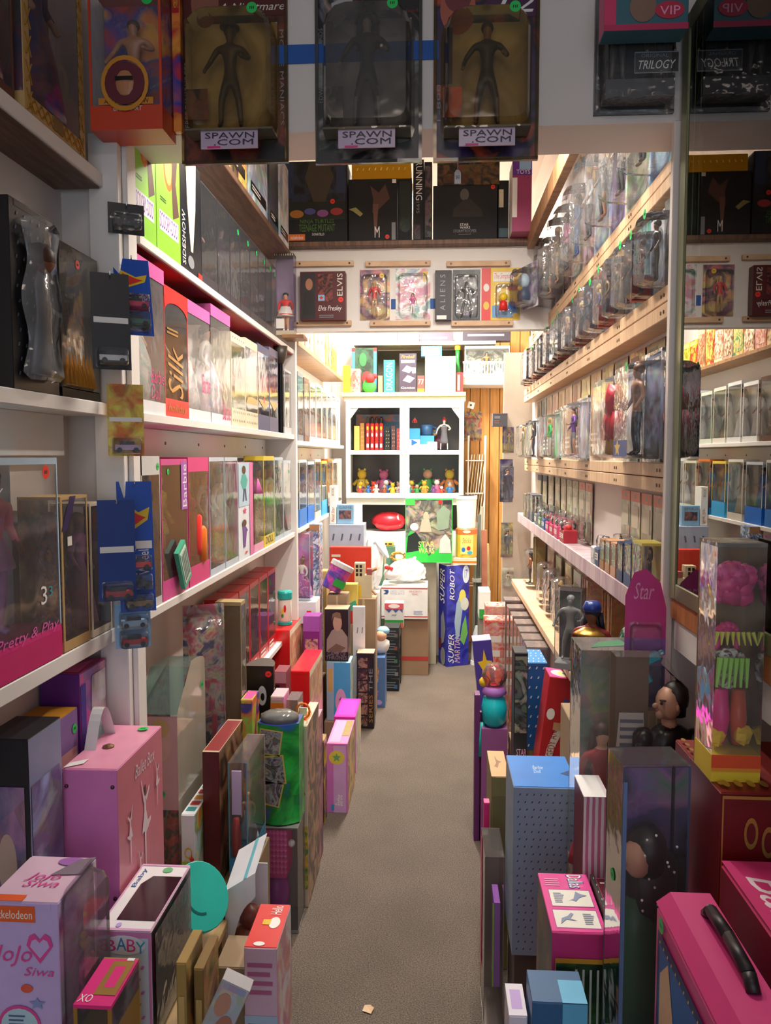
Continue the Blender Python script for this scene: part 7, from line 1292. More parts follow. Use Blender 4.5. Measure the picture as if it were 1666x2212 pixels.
# R12 display case with leather jacketed bust
stack('plain carton under the jacketed figure display', .365, .525, 1.565, 1.66, .635, CARDB)
x0, x1 = .364, .527; z0 = at(1400, 1450, 1.6)[1]
r = root('figure_display', 'brown backed clear display with a dark haired man in leather jacket', 'toy box', ((x0 + x1) / 2, 1.625, .603)); w = x1 - x0; h = z0 - .603
q = MB(); q.box(-w / 2, -w * .02, .0, .004, 0, h, mm('#7a6452', .5)); q.build('brown_card', r)
prints(r, (w, .0, h), [('front', 'p', .08, .25, .46, .72, mm('#d8cfc4'), [(.05, 0), (.9, .05), (1, .5), (.9, 1), (.1, 1), (0, .6), (.08, .3)]), ('front', 'l', .13, .3, .43, .7, mm('#7a7a8a'), 11)], out=.001)
q = MB(); q.box(-w / 2, w / 2, -.05, .05, 0, .02, BLACK); q.build('base', r)
q = MB(); q.quad([(-w / 2, -.05, .02), (w * .1, -.05, .02), (w * .1, -.05, h), (-w / 2, -.05, h)], FILM); q.quad([(-w / 2, -.05, h), (w * .1, -.05, h), (w * .1, .004, h), (-w / 2, .004, h)], FILM); q.quad([(w * .02, -.06, h * .98), (w * .5, -.02, h * .82), (w * .5, .03, h * .80), (w * .2, .02, h * .98)], film(haze=.25, bump=.1)); q.build('clear_flap', r)
xb = w * .22; ZF = .06
q = MB(); LJ = mm('#1c1618', .25); q.lathe([(.035, .02), (.04, .12), (.055, .2), (.06, .26), (.045, .30), (.022, .315)], LJ, 16, 1, .6, (xb, -.02, 0))
for s_ in (-1, 1): q.tube((xb + s_ * .055, -.02, .28), (xb + s_ * .07, -.04, .17), .02, LJ, 10, .016); q.ball((xb + s_ * .052, -.02, .285), .024, LJ, 10)
q.build('leather_jacket', r, smooth=True)
q = MB(); q.tube((xb, -.02, .30), (xb - .004, -.022, .335), .015, SKIN, 10); q.ball((xb - .006, -.026, .362), .03, SKIN, 14, .85, 1, 1.15); q.ball((xb - .033, -.032, .358), .006, SKIN, 8, 1.2, .8, 1); q.ball((xb - .024, -.034, .341), .010, SKIN, 8); q.ball((xb - .030, -.033, .349), .0045, mm('#a8645a'), 6); q.ball((xb + .004, -.054, .36), .006, SKIN, 6, .7, .5, 1.2); q.build('head', r, smooth=True)
q = MB(); q.ball((xb + .009, -.02, .374), .033, mm('#2a1c16'), 12, .85, 1, 1.0, .05); q.tube((xb + .016, -.012, .375), (xb + .022, -.012, .33), .02, mm('#2a1c16'), 8, .012); q.build('hair', r, smooth=True)
q = MB(); q.ball((xb - .026, -.047, .367), .0035, BLACK, 6); q.build('eye', r); q = MB(); q.box(xb - .030, xb - .018, -.052, -.045, .3725, .3745, mm('#2a1c16')); q.build('eyebrow', r)
q = MB(); q.quad([(xb + .045, -.055, .27), (xb + .09, -.055, .24), (xb + .1, -.055, .265), (xb + .055, -.055, .295)], mm('#f08a3a')); q.build('orange_price_tag', r)
q = MB(); q.quad([(xb - .05, -.062, .12), (xb + .05, -.062, .12), (xb + .045, -.062, .20), (xb + .01, -.064, .205), (xb, -.062, .24), (xb - .02, -.064, .2), (xb - .05, -.062, .21)], mm('#1f86e0')); q.build('blue_torn_card', r)
r.location.z += .035
# R13 big clear box
l, s_ = fb(1256, 1385, 1405, 1.70, .13, .0)
wbox('clear_box', 'large clear box with green inner card and folded film top', 'toy box', (l[0], 1.765, .55), (s_[0], .125, s_[2] - .55), 0, frame=mm('#b8b4b0'), back=A('#8a8078 #6a8a70 #a89888', 6), base=.02, top=0, rim=0, fl=film(haze=.12, bump=.06), doll=dict(skin=SKIN, top=DRED, gown=mm('#a83a48'), hair=HBROWN), pr=[('top', 'p', .2, .2, .9, .8, mm('#4a8a64'), [(0, 0), (1, .3), (.9, 1), (.3, .7)])])
stack('plain carton under the large clear box', l[0] - s_[0] / 2, l[0] + s_[0] / 2, 1.705, 1.825, .548, CARDB)
# R14 red rag doll box, tilted; blue star box; black box; white box
l, s = fb(1178, 1250, 1468, 2.62, .14, .45)
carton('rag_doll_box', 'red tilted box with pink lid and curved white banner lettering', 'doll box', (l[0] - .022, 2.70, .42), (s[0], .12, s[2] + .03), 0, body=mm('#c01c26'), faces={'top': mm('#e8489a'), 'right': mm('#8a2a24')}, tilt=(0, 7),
     pr=[('top', 'e', .1, .15, .75, .85, mm('#f4d8dc')), ('top', 'e', .3, .25, .9, .75, mm('#f0e080')), ('top', 'e', .45, .4, .6, .6, mm('#3a98d0')), ('front', 'p', .15, .02, .6, .55, mm('#d8d0c4'), [(0, 0), (.35, 0), (.7, .55), (1, .8), (.8, 1), (.4, .75), (.12, .45)]), ('front', 'tv', .22, .05, .45, .5, mm('#a82030'), 'RAGGEDY ANN'), ('front', 'p', .45, .55, .85, .8, mm('#2a5ab0'), [(.2, 0), (1, .1), (.9, .8), (.2, 1), (0, .5)]), ('front', 'e', .72, .66, .95, .8, mm('#8a3a28')), ('front', 'e', .05, .56, .3, .68, WHITE), ('front', 'r', .3, .46, .8, .54, mm('#c89a70'))])
stack('plain carton under the red rag doll box', .315, .50, 2.63, 2.78, .40, CARDB)
l, s = fb(1140, 1186, 1432, 2.83, .2, .43)
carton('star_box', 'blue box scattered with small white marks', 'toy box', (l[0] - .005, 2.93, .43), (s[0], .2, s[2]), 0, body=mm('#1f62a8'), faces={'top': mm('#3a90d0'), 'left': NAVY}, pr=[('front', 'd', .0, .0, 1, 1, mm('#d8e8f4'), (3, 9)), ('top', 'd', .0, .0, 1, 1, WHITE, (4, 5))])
stack('plain carton under the blue marked box', .29, .42, 2.84, 3.02, .428, CARDB)
l, s = fb(1113, 1142, 1412, 2.66, .1, .43)
carton('space_box', 'black slim box with dim figures and white title', 'toy box', (l[0], 2.72, .43), (s[0], .1, s[2]), 0, body=mm('#16181e'), pr=[('front', 'r', .05, .3, .95, .97, A('#2a3034 #5a6460 #16181e #8a8a80', 14)), ('front', 't', .2, .1, .95, .16, LPINK, 'STAR'), ('front', 't', .5, .05, .95, .1, LPINK, 'TREK')])
l, s = fb(1085, 1142, 1555, 2.50, .14, .001)
carton('white_carton', 'plain white carton under the black slim box', 'carton', (l[0], 2.60, .001), (s[0] + .01, .19, .425), 0, body=mm('#f0f0f0'), pr=[('top', 'r', .05, .05, .95, .95, WHITE)])
# R18 turquoise creature pack, purple star box, red topped boxes
x, z = at(1090, 1515, 2.9)
r = root('creature_toy', 'turquoise rounded toy with pink ruffle and purple backing', 'toy', (x - .03, 3.0, .001)); 
q = MB(); q.box(-.075, -.055, -.01, .05, 0, .58, mm('#6a2a6a')); q.box(-.055, .05, .03, .05, 0, .5, mm('#8a3a7a')); q.build('purple_backing', r)
q = MB(); q.lathe([(.03, .46), (.045, .48), (.05, .53), (.042, .57), (.03, .58)], mm('#1fd0d8', .3), 16); q.tube((-.045, 0, .47), (-.05, -.01, .34), .012, mm('#1fc0b8', .3), 8); q.build('turquoise_body', r, smooth=True)
q = MB(); q.lathe([(.03, .575), (.048, .59), (.04, .615), (.02, .62)], mm('#c080d8', .5), 18, wob=.12, k=9); q.build('ruffle', r, smooth=True)
q = MB(); q.lathe([(.04, .62), (.05, .66), (.03, .7)], film('#ffb0a0', haze=.15), 14); q.ball((-.04, 0, .63), .02, YEL, 8); q.build('clear_dome', r, smooth=True)
q = MB(); q.box(-.05, .048, -.04, .028, 0, .458, mm('#a05a98')); q.build('card_stand', r)
l, s = fb(1054, 1098, 1385, 3.75, .16, .0)
carton('star_print_box', 'violet tapering box with big yellow stars', 'toy box', (.275, 3.83, .18), (.09, .12, s[2] - .18), 0, body=mm('#4a3a9a'), faces={'top': mm('#b8a0d8'), 'left': A('#8a7a78 #5a4a58', 8)}, tilt=(0, -6), pr=[('front', 's', .15, .5, .95, .9, YEL), ('front', 's', .35, .15, .8, .4, mm('#e8b068')), ('front', 'e', .3, .05, .8, .35, LAV), ('front', 's', .42, .12, .75, .32, mm('#e8a860'))])
stack('plain carton under the violet star box', .22, .325, 3.765, 3.9, .165, CARDB)
for i, (a, b_, t, Y, c, nm) in enumerate(((1048, 1090, 1340, 4.2, '#d04838', 'red patterned'), (1050, 1092, 1310, 4.38, '#c87a68', 'salmon patterned'))):
    l, s = fb(a, b_, t, Y, .14, .001); carton('patterned_box', f'{nm} box standing behind the violet star box', 'toy box', l, s, 0, body=A(f'{c} #d8b0a0 {c}', 12), pr=[('top', 'r', .1, .1, .9, .9, A(f'{c} #e8c8b8 #a83028', 16)), ('front', 'l', .1, .4, .9, .9, PAPER, 4)])
# row of clear brown boxes stepping back below the bare ledge
for i in range(7):
    Y = 3.08 + i * .16; t = 1400 - i * 17; l, s = fb(1140 - i * 8, 1192 - i * 10, t, Y, .13, .001)
    wbox('clear_box', ('nearest', 'second', 'third', 'middle', 'fifth', 'sixth', 'farthest')[i] + ' of the brown clear boxes filed below the bare ledge', 'toy box', (l[0], Y + .07, .001), (s[0], .11, s[2]), 0, frame=mm(('#b09080', '#c0a08c', '#a88878', '#b89a88', '#b0948a', '#a89080', '#b8a090')[i]), back=A('#8a7464 #a89080 #6a5448', 8), base=.03, top=.01, topm=film('#e0c8c0', haze=.3, bump=.1), doll=dict(pose='stand', top=mm(FC[(i * 5) % 12][1]), hair=HBROWN), rim=.003, group='brown clear boxes filed below the bare ledge')
# dark filled clear boxes and odd toys below the mauve ledge
l, s = fb(1185, 1256, 1282, 2.72, .1, .0)
ZQ = .803
wbox('figure_case', 'clear box with grey stone like figure and dark card', 'toy box', (.448, 2.60, ZQ), (.085, .085, .26), -20, frame=mm('#8a8c90'), back=A('#3a3c40 #5a5c60 #22242a', 8), base=.02, top=0, rim=.002, doll=dict(pose='action', skin=mm('#8a8c8a'), top=mm('#7a7c7a'), bot=mm('#6a6c6a'), hair=GREY, hk='short'))
stack('plain carton under the queen doll and ornaments', .36, .555, 1.93, 2.22, .80, CARDB)
x, z = at(1312, 1395, 2.2)
r = root('queen_doll', 'dark skinned doll with long blue black hair and gold collar', 'doll', (.425, 2.13, .802)); hq = .29
fig(r, hq, (0, 0, 0), pose='doll', skin=DSKIN, top=mm('#8a2020'), gown=A('#8a2020 #c89a30 #6a1818', 14), gk='coat', hair=mm('#141a30'), hk='long', rz=-30, name='body', wide=1.25)
q = MB(); q.lathe([(.02, hq * .82), (.045, hq * .77), (.05, hq * .75)], GOLD, 18, 1, .8); q.build('gold_collar', r, smooth=True); q = MB(); q.lathe([(.024, hq * .97), (.026, hq * 1.0), (.018, hq * 1.06)], mm('#1f3a8a', .3), 14); q.build('blue_headdress', r, smooth=True)
r = root('ornament_jar', 'round glass ornament with red and green swirls', 'ornament', (.508, 2.0, .802)); q = MB(); q.ball((0, 0, .225), .042, A('#2a7a48 #b02a38 #c8d0d0 #1f5a3a', 16, rough=.12), 14, sz=1.3); q.build('globe', r, smooth=True); q = MB(); q.lathe([(.03, 0), (.035, .01), (.02, .03), (.016, .17)], mm('#3a6a4a', .2), 12); q.build('stem', r, smooth=True); q = MB(); q.lathe([(.025, .272), (.02, .285)], SILVER, 12); q.build('cap', r)
r = root('small_ornament', 'small green glass ornament beside the queen doll', 'ornament', (.435, 1.965, .802)); q = MB(); q.ball((0, 0, .21), .022, mm('#3a8a58', .12), 12); q.build('globe', r, smooth=True); q = MB(); q.lathe([(.018, 0), (.01, .02), (.008, .19)], mm('#3a8a58', .2), 10); q.build('stem', r)
# pink and violet card with turquoise toy pistol
r = root('toy_pistol_pack', 'pink to violet card with a turquoise toy pistol in a bubble', 'toy pack', (.452, 1.698, .96), -4, None, (0, 0)); h = .30; w = .085
q = MB(); pts = [(-w / 2, 0, 0), (w / 2, 0, 0), (w / 2, 0, h * .72), (w * .35, 0, h * .9), (0, 0, h), (-w * .3, 0, h * .97), (-w / 2, 0, h * .8)]
PV = []
q.quad(pts, mm('#d83a90')); q.quad([(p[0], .003, p[2]) for p in pts][::-1], mm('#d83a90')); q.quad([(-w / 2, -.0006, 0), (w / 2, -.0006, 0), (w / 2, -.0006, h * .3), (-w / 2, -.0006, h * .3)], mm('#2a2a6a')); q.quad([(-w / 2, -.0006, h * .3), (w / 2, -.0006, h * .3), (w / 2, -.0006, h * .5), (-w / 2, -.0006, h * .5)], mm('#a060b8')); q.build('printed_card', r)
prints(r, (w, 0, h), [('front', 'ti', .2, .78, .7, .9, LPINK, 'Star')])
bubble(w * .75, h * .5, .026, BLIS, h * .1).build('blister', r)
q = MB(); TQ = mm('#22b8d0', .3); T = Matrix.Translation((0, -.025, h * .36)) @ Matrix.Rotation(R(-28), 4, 'Y'); q.box(-.028, .028, -.012, .012, -.009, .010, TQ, T); q.box(-.025, -.009, -.01, .01, -.045, -.008, TQ, T); q.box(.028, .04, -.007, .007, -.003, .007, WHITE, T); q.build('toy_pistol', r, bevel=.003)
stack('slim carton behind the jacketed figure under the toy pistol pack', .455, .49, 1.67, 1.70, .958, CARDB)
# ================================================================ heap in the back room
fl('tall brown carton with a red tape band', 868, 926, 1336, 5.31, .26, .001, mm('#9a7c60', .8), [('front', 'r', 0, .26, 1, .33, mm('#b83a34')), ('right', 'r', 0, .26, 1, .33, mm('#c84a3c'))], name='shipping_carton', cat='carton', faces={'right': mm('#c8a47c', .8)})
zc = fb(868, 926, 1336, 5.31, .26, .001)[1][2] + .003
XU0, _ = at(824, 1336, 5.28); XU1, ZU = at(924, 1268, 5.28)
stack('hidden carton supporting the mail box', XU0 + .01, at(866, 1336, 5.31)[0] - .01, 5.33, 5.52, zc - .004, CARDB)
EAG = mm('#2a4a88')
carton('mail_carton', 'white mailing carton with blue bird mark and red lines', 'carton', ((XU0 + XU1) / 2, 5.42, zc), (XU1 - XU0, .27, ZU - zc), 0, body=mm('#eeeeea', .5), pr=[('front', 'r', .0, .93, 1, .96, mm('#b83038')), ('front', 'r', .0, .06, 1, .09, mm('#b83038')), ('front', 'p', .04, .76, .16, .9, EAG, [(0, 0), (.7, 0), (1, .5), (.9, 1), (0, .9), (.5, .5)]), ('front', 't', .2, .82, .5, .88, mm('#a8b0c0'), 'UNITED STATES'), ('front', 't', .2, .75, .5, .81, mm('#a8b0c0'), 'POSTAL SERVICE'), ('front', 't', .6, .82, .88, .88, mm('#d08080'), 'PRIORITY'), ('front', 't', .66, .74, .8, .8, mm('#d08080'), 'MAIL'), ('front', 'l', .7, .14, .92, .26, mm('#8a98b8'), 3)])
fl('small card box with red white arch and green base', 831, 872, 1303, 5.11, .10, .372, mm('#d8e0dc'), [('front', 'r', 0, .75, 1, 1, mm('#e0606a')), ('front', 'e', .2, .8, .8, .97, WHITE), ('front', 'p', .05, .62, .95, .76, mm('#4a5a9a'), [(0, 1), (.2, 0), (.4, 1), (.6, 0), (.8, 1), (1, 0), (1, 1)]), ('front', 'ti', .35, .45, .65, .55, DGREY, 'year'), ('front', 'r', 0, .22, 1, .32, GRN), ('front', 'r', 0, 0, 1, .22, A('#d8c060 #5a80b0 #c86a50', 20))])
fl('black boxed cassette player under the small card box', 840, 866, 1362, 5.10, .13, .001, mm('#1e2224'), [('front', 'l', .1, .2, .9, .9, mm('#5a6468'), 7)])
stack('black supporting box behind the cassette player', at(831, 1352, 5.1)[0], at(876, 1352, 5.1)[0] - .03, 5.215, 5.26, .41, BLACK) if False else None
# blue robot box
XS0, ZS = at(945, 1222, 5.55); XS1, _ = at(1018, 1222, 5.55)
fr_ = mm('#2a2f9a', .35); XS = (XS0 + XS1) / 2
carton('robot_box', 'tall royal blue robot box with slanting red white lettering', 'toy box', (XS, 5.63, .001), (.175, .14, ZS), 24, body=fr_, faces={'top': mm('#e8e0d8')}, pr=[('front', 'r', .0, .0, 1, 1, A('#2a2fa0 #22268a #3a3fb0', 8)), ('front', 'tiv', .08, .03, .32, .32, WHITE, 'SUPER'), ('front', 'tiv', .36, .03, .6, .32, mm('#f0c8d0'), 'MARTIAN'), ('front', 'p', .3, .25, .75, .72, mm('#a8c0d0'), [(.3, 0), (.6, .1), (.8, .5), (1, .8), (.7, 1), (.3, .8), (.1, .4)]), ('front', 'e', .55, .62, .85, .76, mm('#e8e068')), ('front', 'e', .62, .55, .98, .68, mm('#d8dcd0')), ('front', 'p', .6, .2, .95, .5, mm('#7ac060'), [(0, .2), (.5, 0), (1, .4), (.7, 1), (.3, .7)]), ('front', 'tiv', .12, .66, .34, .97, WHITE, 'ROBOT'), ('front', 'e', .7, .82, 1, 1, mm('#d8e8f4')), ('front', 't', .78, .87, .94, .96, mm('#2a5ab0'), '17"'),
     ('left', 'tiv', .2, .62, .75, .96, WHITE, 'SUPER'), ('left', 'p', .2, .2, .9, .55, mm('#8a909a'), [(.2, 0), (.7, .1), (1, .5), (.6, 1), (.2, .8)]), ('left', 'r', .1, .16, .4, .26, MAROON), ('left', 'e', .3, .0, .9, .18, GREY)])
# red big box, castle toy, yellow box
fl('large flat red game box standing on edge', 712, 801, 1182, 4.62, .05, .30, mm('#e03a22', .5), [('right', 'r', 0, 0, 1, 1, mm('#e89050')), ('front', 'l', .05, .8, .3, .95, PAPER, 3)], name='game_box')
stack('plain carton under the large red game box', -.63, -.385, 4.625, 4.76, .297, CARDB)
XT, ZT_ = at(772, 1290, 4.50)
stack('plain carton under the toy castle', XT - .03, XT + .11, 4.46, 4.58, ZT_ - .002, CARDB)
r = root('toy_castle', 'cream toy castle tower with windows and a yellow door', 'toy', (XT + .035, 4.52, ZT_)); q = MB(); CT = mm('#d8cca8'); q.box(-.05, .05, -.03, .03, .0, .13, CT); q.box(-.05, .01, -.03, .03, .13, .2, CT); q.box(.02, .05, -.025, .025, .13, .165, mm('#a85a58')); q.build('tower', r)
q = MB()
for i in range(2):
    for j in range(3): q.box(-.042 + i * .022, -.028 + i * .022, -.032, -.03, .125 + j * .024, .142 + j * .024, BLACK)
q.build('window_slits', r); q = MB(); q.box(-.046, -.012, -.034, -.03, .0, .07, YEL); q.build('door', r); q = MB(); q.tube((.03, -.01, .06), (.075, -.03, .02), .008, TAN, 6); q.tube((.04, -.01, .15), (.08, -.02, .17), .01, TAN, 6); q.build('turret_arms', r)
fl('yellow open topped box with red front behind the portrait knight', 735, 772, 1262, 4.40, .07, .55, mm('#e8d060'), [('front', 'r', 0, 0, 1, .5, RED), ('front', 'p', .5, .3, 1, .6, mm('#48b090'), [(0, 0), (1, .2), (.8, 1), (.1, .7)])])
stack('plain carton under the yellow open box', -.54, -.41, 4.385, 4.455, .547, CARDB)
# dotted grey box, framed picture, book
fl('grey blue dotted box with white side in the back heap', 711, 786, 1133, 4.90, .18, .60, mm('#b4c4d8'), [('front', 'd', .0, .0, 1, 1, mm('#5a6a80'), (4, 3))], name='dotted_box')
stack('plain carton under the dotted box of the back heap', -.655, -.46, 4.91, 5.07, .597, CARDB)
zd = fb(711, 786, 1133, 4.90, .18, .60)[1][2] + .60 + .003
fl('light blue framed picture box on the dotted box', 728, 764, 1090, 4.93, .05, zd, mm('#8ab4d0'), [('front', 'r', .12, .25, .85, .7, A('#3a4a5a #8a5a4a #2a3a4a', 30)), ('front', 't', .1, .78, .9, .92, mm('#4a7a9a'), 'GAME')])
fl('cream spine book with orange script on the dotted box', 712, 726, 1050, 4.92, .12, zd, mm('#f4f0e6'), [('front', 'tiv', .25, .05, .75, .45, mm('#b86a28'), 'Noel Star'), ('front', 'tv', .3, .75, .7, .95, GREY, 'BOOK')])
stack('white painted crate in the middle of the back heap', -.455, -.367, 5.15, 5.42, .597, mm('#f4f2ee'))
# cubby with red packet below the cabinet, white base cabinet
XC0, ZC1 = at(790, 1082, 5.86); XC1, ZC0 = at(1003, 1140, 5.86)
r = root('base_cabinet', 'white base cabinet with an open cubby under the glass cabinet', 'cabinet', (CX0, 5.86, 0)); GW2 = GW; Hb = CZ0 - .002
q = MB(); q.box(0, .04, 0, .3, 0, Hb, GW2); q.build('side_panel', r); q = MB(); q.box(CW - .04, CW, 0, .3, 0, Hb, GW2); q.build('side_panel', r); q = MB(); q.box(.04, CW - .04, .28, .3, 0, Hb, mm('#4a4440')); q.build('back_panel', r)
q = MB(); q.box(.04, CW - .04, 0, .28, Hb - .05, Hb, GW2); q.build('top_rail', r); q = MB(); q.box(.04, CW - .04, 0, .28, .9, .93, GW2); q.build('shelf_board', r); q = MB(); q.box(.04, CW - .04, .0, .02, 0, .9, GW2); q.build('door', r); q = MB(); q.box(.04, .12, .0, .02, .93, Hb - .05, GW2); q.build('stile', r)
x, z = at(840, 1120, 5.9)
r = root('red_packet', 'crumpled red packet with a white band inside the cubby', 'packet', (x, 5.95, .931)); q = MB(); q.ball((0, 0, .075), .1, mm('#d8283a', .3), 14, 1.3, .7, .72, .07, 5); q.build('packet', r, smooth=True); q = MB(); q.lathe([(.074, 0), (.076, .03), (.074, .05)], mm('#f0e0e0'), 14, .72, .7, T=Matrix.Translation((.03, -.002, .075)) @ Matrix.Rotation(R(80), 4, 'Y')); q.build('white_band', r, smooth=True)
# green space toy box, orange tub, white tub, small coin box
XG0, ZG1 = at(876, 1078, 5.52); XG1, ZG0 = at(977, 1216, 5.52)
stack('grey crate supporting the green lettered box', XG0 + .02, XS - .125, 5.60, 5.84, ZG0 - .003, mm('#b0a894'))
carton('space_toy_box', 'green edged box of grey figures with yellow green lettering', 'toy box', ((XG0 + XG1) / 2, 5.60, ZG0), (XG1 - XG0, .12, ZG1 - ZG0), 0, body=mm('#3ad858'), faces={'front': A('#6a6a60 #8a8a7a #4a4c44 #a09a88', 8)}, pr=[('front', 'p', .0, .0, 1, .5, mm('#30c848'), [(0, 0), (1, 0), (1, .3), (.75, .5), (.5, .2), (.25, .9), (.1, 1), (0, .7)]), ('front', 'p', .02, .15, .35, .48, mm('#1c2824'), [(0, 0), (.8, .1), (1, .6), (.6, 1), (.1, .8)]), ('front', 't', .28, .24, .62, .33, mm('#d8f080'), 'STAR'), ('front', 't', .28, .14, .62, .23, mm('#d8f080'), 'WARS'), ('front', 'e', .38, .65, .5, .8, mm('#d8b898')), ('front', 'p', .3, .48, .56, .68, mm('#c8b8a0'), [(0, 0), (1, 0), (.8, 1), (.2, 1)]), ('front', 'e', .1, .5, .28, .62, mm('#e8e4dc')), ('front', 'p', .72, .15, .98, .45, mm('#d8d4cc'), [(0, 0), (1, 0), (.9, .7), (.5, 1), (.1, .7)]), ('front', 'p', .66, .5, .95, .9, mm('#8aa088'), [(.1, 0), (.9, .1), (1, .8), (.5, 1), (0, .7)]), ('front', 'r', .7, .92, .78, .98, RED), ('front', 'r', .8, .92, 1, .98, DGREY), ('front', 'r', 0, .9, .2, 1, mm('#48d850')), ('front', 'b', 0, 0, 1, 1, mm('#3ad858'), .012)])
fl('small black box with cream frame and orange cars', 898, 946, 1188, 5.545, .045, .75, mm('#241c1c'), [('front', 'b', 0, 0, 1, 1, CREAM, .06), ('front', 't', .12, .75, .6, .88, GREY, 'GameGear'), ('front', 'p', .2, .2, .9, .6, mm('#d88a4a'), [(0, .3), (.4, 0), (1, .4), (.6, 1)])])
stack('plain carton under the small black box', at(898, 1225, 5.44)[0], at(950, 1225, 5.44)[0], 5.445, 5.555, .937, CARDB) if False else None
x0, z0 = at(985, 1215, 5.58); x1, z1 = at(1032, 1142, 5.58); ZTUB = ZS + .053
r = root('snack_tub', 'orange lidded tub with a yellow label and blue fish shapes', 'tub', ((x0 + x1) / 2, 5.66, ZTUB)); rr = (x1 - x0) / 2; hh = z1 - ZTUB
q = MB(); q.lathe([(rr * .95, 0), (rr, .01), (rr, hh * .8), (rr * .92, hh * .86)], mm('#f0c040'), 20); q.build('tub_body', r, smooth=False); q = MB(); q.lathe([(rr * 1.02, hh * .8), (rr * 1.02, hh * .96), (rr * .9, hh)], mm('#f0703a'), 20); q.build('lid', r)
prints(r, (rr * 1.2, rr * 2.02, hh), [('front', 'r', .0, .12, 1, .78, mm('#f4d878')), ('front', 'ti', .15, .5, .85, .68, mm('#d86a20'), 'Sticks'), ('front', 'e', .1, .2, .4, .36, BLUE), ('front', 'e', .5, .25, .8, .4, RED), ('front', 'e', .55, .12, .95, .24, mm('#3aa8c0')), ('front', 'e', .2, .84, .8, .94, CREAM)])
r = root('white_tub', 'white lidded bucket standing on the orange tub', 'tub', ((x0 + x1) / 2, 5.66, ZTUB + hh + .001)); q = MB(); q.lathe([(rr * .85, 0), (rr * .95, .2), (rr, .205), (rr, .225), (rr * .9, .23)], mm('#f8f4f0'), 20); q.build('bucket', r, smooth=False); q = MB(); q.lathe([(rr * .96, .2), (rr * .99, .23)], WHITE, 20); q.build('lid', r)
fl('cream orange striped flat box on top of the blue robot box', 975, 1030, 1206, 5.57, .14, ZS + .004, mm('#f0d8b8'), [('front', 'r', 0, .3, 1, .6, ORG)])
# white bags on the mail carton
def crumple(r, name, c, rx, ry, rz_, seed, m):
    q = MB(); q.ball(c, 1, m, 18, rx, ry, rz_, .10, seed); return q.build(name, r, smooth=False)
zb = ZU + .003
x, z = at(870, 1225, 5.4)
r = root('plastic_bag', 'crumpled white plastic bag heaped on the mailing carton', 'bag', (x + .03, 5.45, zb)); WB = film('#ffffff', haze=.75, bump=.3, rough=.15); crumple(r, 'bag_body', (0, 0, .085), .13, .09, .08, 3, WB); q = MB(); q.tube((.08, 0, .1), (.12, -.02, .03), .03, WB, 8, .01); q.tube((-.02, 0, .11), (.06, -.01, .18), .03, WB, 8, .008); q.build('bag_ears', r)
x, z = at(800, 1150, 5.35)
r = root('plastic_bag', 'white plastic bag drooping over the white crate', 'bag', (-.41, 5.27, .599)); crumple(r, 'bag_body', (0, 0, .19), .065, .09, .185, 7, WB); q = MB(); q.tube((.02, -.02, .33), (.10, -.04, .22), .05, WB, 8, .01); q.build('bag_ears', r)
x, z = at(850, 1208, 5.3)
r = root('plush_toy', 'white plush toy with a red bow on the bag heap', 'plush', (x - .01, 5.325, zb)); q = MB(); q.ball((0, 0, .08), .05, mm('#f4f0ec', .9), 12, 1.2, 1, .9); q.build('head', r, smooth=True); q = MB(); q.ball((-.028, -.035, .125), .018, RED, 8, 1.3, .6, .8); q.ball((.0, -.04, .12), .012, RED, 8); q.build('red_bow', r); q = MB(); q.ball((-.04, 0, .13), .016, mm('#f4f0ec', .9), 8); q.build('ear', r); q = MB(); q.ball((.04, 0, .13), .016, mm('#f4f0ec', .9), 8); q.build('ear', r)
r = root('gold_bow', 'gold ribbon loop behind the plush toy', 'ribbon', (x + .02, 5.60, .62)); q = MB()
for i in range(10): a, b = math.pi * 2 * i / 10, math.pi * 2 * (i + 1) / 10; q.tube((.05 * math.cos(a), 0, .16 + .03 * math.sin(a)), (.05 * math.cos(b), .01, .16 + .03 * math.sin(b)), .012, mm('#c89a50', .5), 6)
q.tube((0, 0, .13), (0, 0, 0), .01, mm('#c89a50', .5), 6); q.build('loop', r)
stack('plain carton behind the mailing carton under the gold ribbon', x - .02, x + .06, 5.57, 5.595 + .03, .618, CARDB)
fl('yellow toy school bus box above the bag heap', 815, 850, 1172, 5.64, .08, .85, mm('#e8c048'), [('front', 'r', .1 + .3 * i, .45, .32 + .3 * i, .8, BLACK) for i in range(3)] + [('front', 'r', 0, .1, 1, .2, GRN)])
stack('plain carton under the yellow bus box', at(812, 1172, 5.64)[0], at(853, 1172, 5.64)[0], 5.632, 5.74, .847, mm('#5a8a70'))
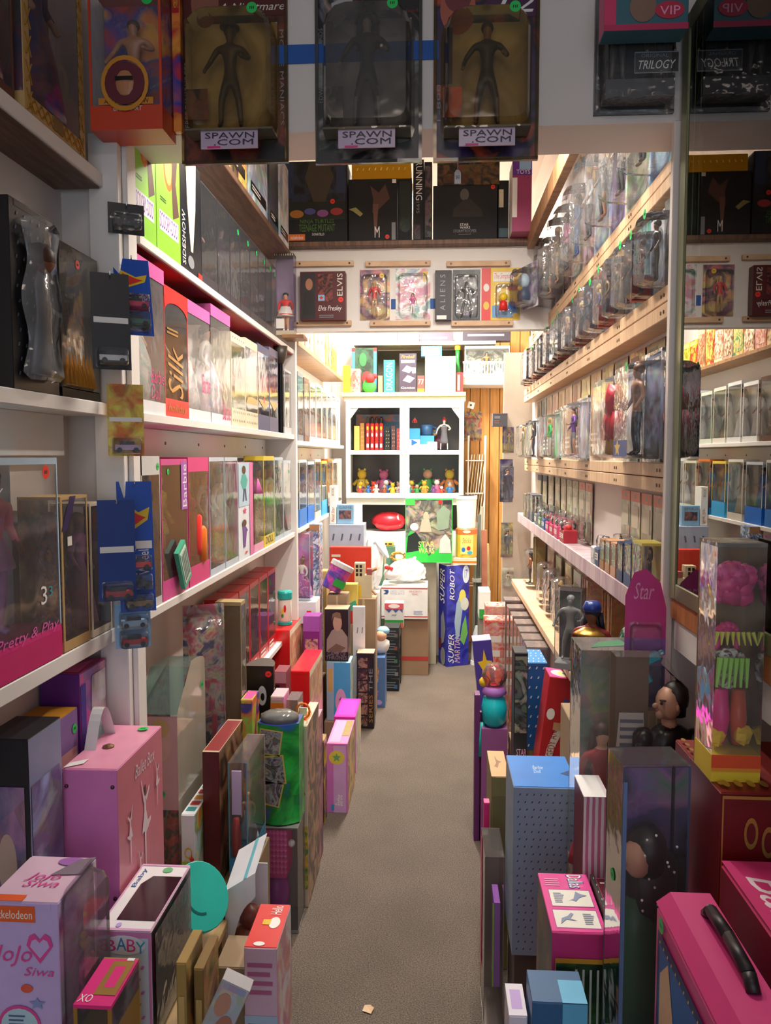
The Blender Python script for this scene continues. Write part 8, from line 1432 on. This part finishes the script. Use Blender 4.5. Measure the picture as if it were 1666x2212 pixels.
# grey bag and slim things by the rack foot
x, z = at(1036, 1400, 5.5)
r = root('grey_bag', 'pale grey plastic bag standing on the carpet', 'bag', (x + .005, 5.62, .001)); q = MB(); q.lathe([(.06, 0), (.055, .1), (.05, .2), (.03, .28)], film('#d0d8d8', haze=.7, bump=.3), 12, 1, .8, wob=.06, k=5); q.build('bag_body', r); q = MB(); q.lathe([(.064, 0), (.062, .03)], mm('#e8ecec'), 12, 1, .8); q.build('bag_foot', r)
r = root('desk_fan', 'small grey metal can with a dark ring beside the bag', 'can', (x + .11, 5.52, .001)); q = MB(); q.lathe([(.045, 0), (.045, .30)], mm('#9aa0a0', .4, .3), 16); q.build('can_body', r, smooth=False); q = MB(); q.lathe([(.047, .30), (.047, .33), (.03, .335)], mm('#4a4844'), 16); q.build('ring', r)
r = root('wrapped_poles', 'bundle of grey wrapped poles beside the robot box', 'poles', (at(1028, 1300, 5.95)[0], 5.93, .001))
for i in range(3): q = MB(); q.tube((-.02 + .025 * i, .01 * i, 0), (.0 + .02 * i, .01 * i, 1.0 + .06 * i), .012, mm(('#8a9080', '#6a7068', '#a8a898')[i]), 8); q.build('pole', r)
q = MB(); q.lathe([(.045, .55), (.045, .575)], mm('#d8e0d8'), 10, c=(.015, .01, 0)); q.build('tie_band', r)
fl('green edged white strip box lying by the rack foot', 1036, 1060, 1278, 5.3, .2, .40, WHITE, [('front', 'r', 0, 0, 1, .35, GRN)])
stack('plain carton under the green edged white box', at(1036, 1278, 5.3)[0], at(1060, 1278, 5.3)[0], 5.31, 5.49, .398, mm('#8a8478'))
q = MB(); q.quad([(-.19, 2.02, .003), (-.165, 2.01, .003), (-.158, 2.03, .006), (-.17, 2.045, .003), (-.185, 2.04, .005)], mm('#c8a070')); q.quad([(-.19, 2.02, .0025), (-.185, 2.04, .0045), (-.17, 2.045, .0025), (-.158, 2.03, .0055), (-.165, 2.01, .0025)], mm('#c8a070')); props(q.build('paper_scrap'), 'tiny scrap of tan paper on the carpet', 'scrap')
# lamp housings above the lights
for x, y, z, ln, nm in ((-.2, 2.42, 2.63, .8, 'white tube light housing hanging nearer the doll shelves'), (.27, 2.42, 2.63, .8, 'white tube light housing hanging nearer the carded racks'), (-.15, 4.95, 2.91, 1.3, 'white tube light housing over the back room')):
    r = root('tube_light_fixture', nm, 'light fixture', (x, y, z)); q = MB(); q.box(-.05, .05, -ln / 2, ln / 2, 0, .035, WHITE); q.build('housing', r, bevel=.004)
    for s_ in (-1, 1): q = MB(); q.tube((0, s_ * ln * .4, .035), (0, s_ * ln * .4, 3.049 - z), .004, SILVER, 6); q.build('hanger_rod', r)
